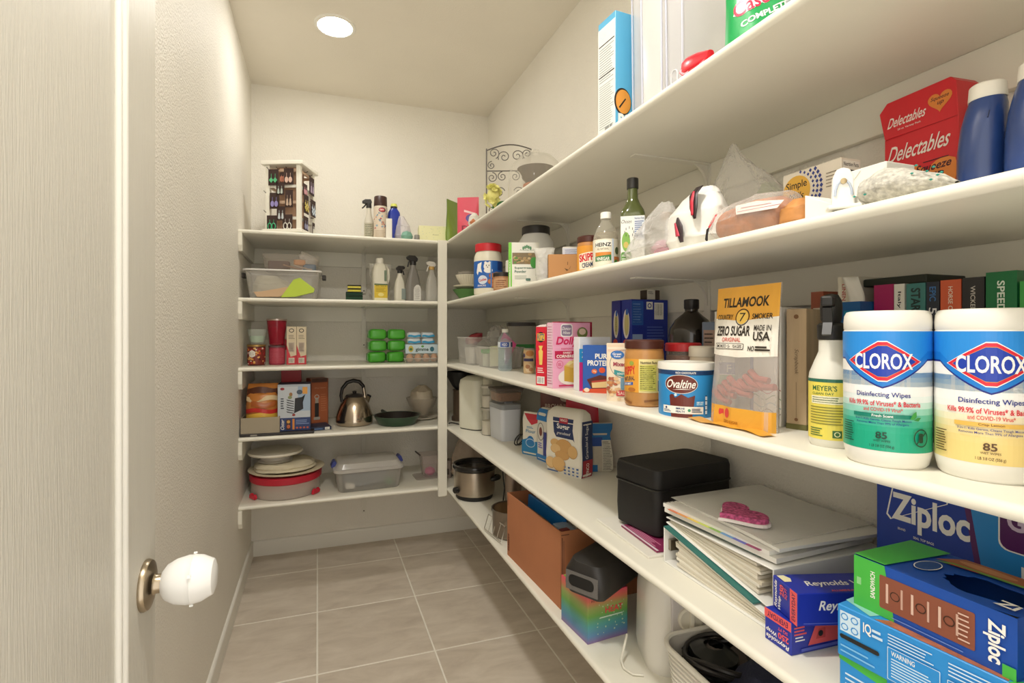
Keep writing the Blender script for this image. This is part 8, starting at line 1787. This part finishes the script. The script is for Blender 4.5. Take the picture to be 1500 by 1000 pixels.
def folded(a, b):
    an = 2*PI*a; prof = [(0.0,0.006),(0.12,0.004),(0.158,0.012),(0.150,0.022),(0.156,0.030),(0.140,0.040),(0.130,0.046),(0.0,0.052)]
    i = min(int(b*7), 6); k = b*7-i; r_ = prof[i][0]+(prof[i+1][0]-prof[i][0])*k; z_ = prof[i][1]+(prof[i+1][1]-prof[i][1])*k
    f = 1+0.07*noise.noise(Vector((math.cos(an)*2.2, math.sin(an)*2.2, b*3)))
    return (r_*f*math.cos(an), r_*f*math.sin(an)*0.9, z_+0.004*noise.noise(Vector((math.cos(an)*4, math.sin(an)*4, b*4)))*(r_ > 0.02))
o = ob('table_linen', MB().grid(folded, 64, 21, wrap=True), mat('#ddd3b8', 0.9, var=0.06, vscale=20, bump=0.4, bscale=40), None, (x-0.006, y, Z5+0.1205)); tag(o, 'folded cream linen heaped on the platter', 'linen')
t = thing('cake_stand', 'white round cake stand upside on the folded linen', 'cake stand', (x-0.052, y-0.01, Z5+0.1725), 0)
ob('pedestal', MB().lathe([(0,0),(0.085,0),(0.088,0.004),(0.072,0.010),(0.070,0.034),(0,0.034)], 44), mat('#c9c4ba', 0.35), t); ob('top_plate', MB().lathe([(0.07,0.033),(0.132,0.040),(0.136,0.046),(0.134,0.053),(0,0.054)], 56), mat('#e3dccb', 0.4), t)
# latched storage box
t = thing('storage_box', 'clear storage box with white rim and blue latches on the bottom shelf', 'storage box', (0.262, 2.925, Z5), 0.05)
mb = MB(); loft(mb, [(0.315, 0.20, 0.03, 0), (0.325, 0.21, 0.03, 0.006), (0.350, 0.232, 0.032, 0.108)], n=6, cap1=False); ob('box_body', mb, clear('#dcd8d0', 0.34, 0.12), t)
mb = MB(); loft(mb, [(0.352, 0.234, 0.032, 0.104), (0.374, 0.254, 0.04, 0.108), (0.374, 0.254, 0.04, 0.122), (0.350, 0.23, 0.032, 0.126), (0.322, 0.206, 0.03, 0.150), (0.30, 0.186, 0.03, 0.153)], n=6); ob('lid', mb, clear('#e2ded6', 0.55, 0.15), t)
for s_ in (-1, 1): ob('latch', MB().prism([(0.0, 0.122), (0.018, 0.116), (0.024, 0.126), (0.014, 0.152), (0.002, 0.156), (-0.006, 0.144)] if s_ > 0 else [(0.0, 0.122), (0.006, 0.144), (-0.002, 0.156), (-0.014, 0.152), (-0.024, 0.126), (-0.018, 0.116)], -0.03, 0.03, axis='y'), mat('#333f8a', 0.35), t, (s_*0.172, 0, 0), smooth=False, bevel=0.002)
for (nm, lx, ly, w_, h_, col, lab) in (('paper_bundle', -0.06, -0.02, 0.14, 0.07, '#7d848c', 'blue-grey papers inside the clear storage box'), ('paper_bundle', 0.05, 0.01, 0.13, 0.085, '#9a9ba0', 'grey papers inside the clear storage box'), ('green_ribbon', 0.11, -0.05, 0.03, 0.035, '#5d8a5c', 'green ribbon roll inside the storage box'), ('white_card', -0.10, -0.06, 0.05, 0.03, '#dedad0', 'white card at the front of the storage box')):
    o = ob(nm, MB().box(-w_/2, w_/2, -0.035, 0.035, 0, h_), mat(col, 0.6), None, (0.262+lx, 2.925+ly, Z5+0.007), smooth=False, bevel=0.006, rot=(0, 0.06 if lx < 0 else -0.05, 0.1)); o.location.z += 0.004; tag(o, lab, 'contents')
# small container by the post
o = ob('container_lid', MB().prism(rrect(0.16, 0.13, 0.02, 5), 0, 0.008), clear('#d9cfc2', 0.4, 0.12), None, (0.615, 2.98, Z5), 0.05, smooth=False, bevel=0.002); tag(o, 'flat clear lid under the pink container', 'lid')
t = thing('snack_container', 'clear tapered container with pink scoop by the post', 'container', (0.632, 2.985, Z5+0.0085), 0.05)
mb = MB(); loft(mb, [(0.085, 0.085, 0.015, 0), (0.12, 0.12, 0.018, 0.12), (0.126, 0.126, 0.02, 0.125)], cap1=False); ob('container_body', mb, clear('#d8c6c0', 0.3, 0.1), t)
ob('dark_tab', MB().box(-0.022, 0.010, -0.02, 0.02, -0.004, 0.004), mat('#4a3f3c', 0.5), t, (-0.070, 0, 0.128), smooth=False, bevel=0.002, rot=(0, 0.7, 0))
o = sack('pink_scoop', mat('#d3548a', 0.5), [(0,0.015,0.015,0,0),(0.015,0.03,0.028,0,0),(0.035,0.026,0.024,0,0),(0.048,0.0,0.0,0,0)], 0.2, 161, None, (0.628, 2.975, Z5+0.012)); tag(o, 'pink scoop inside the tapered container', 'scoop')
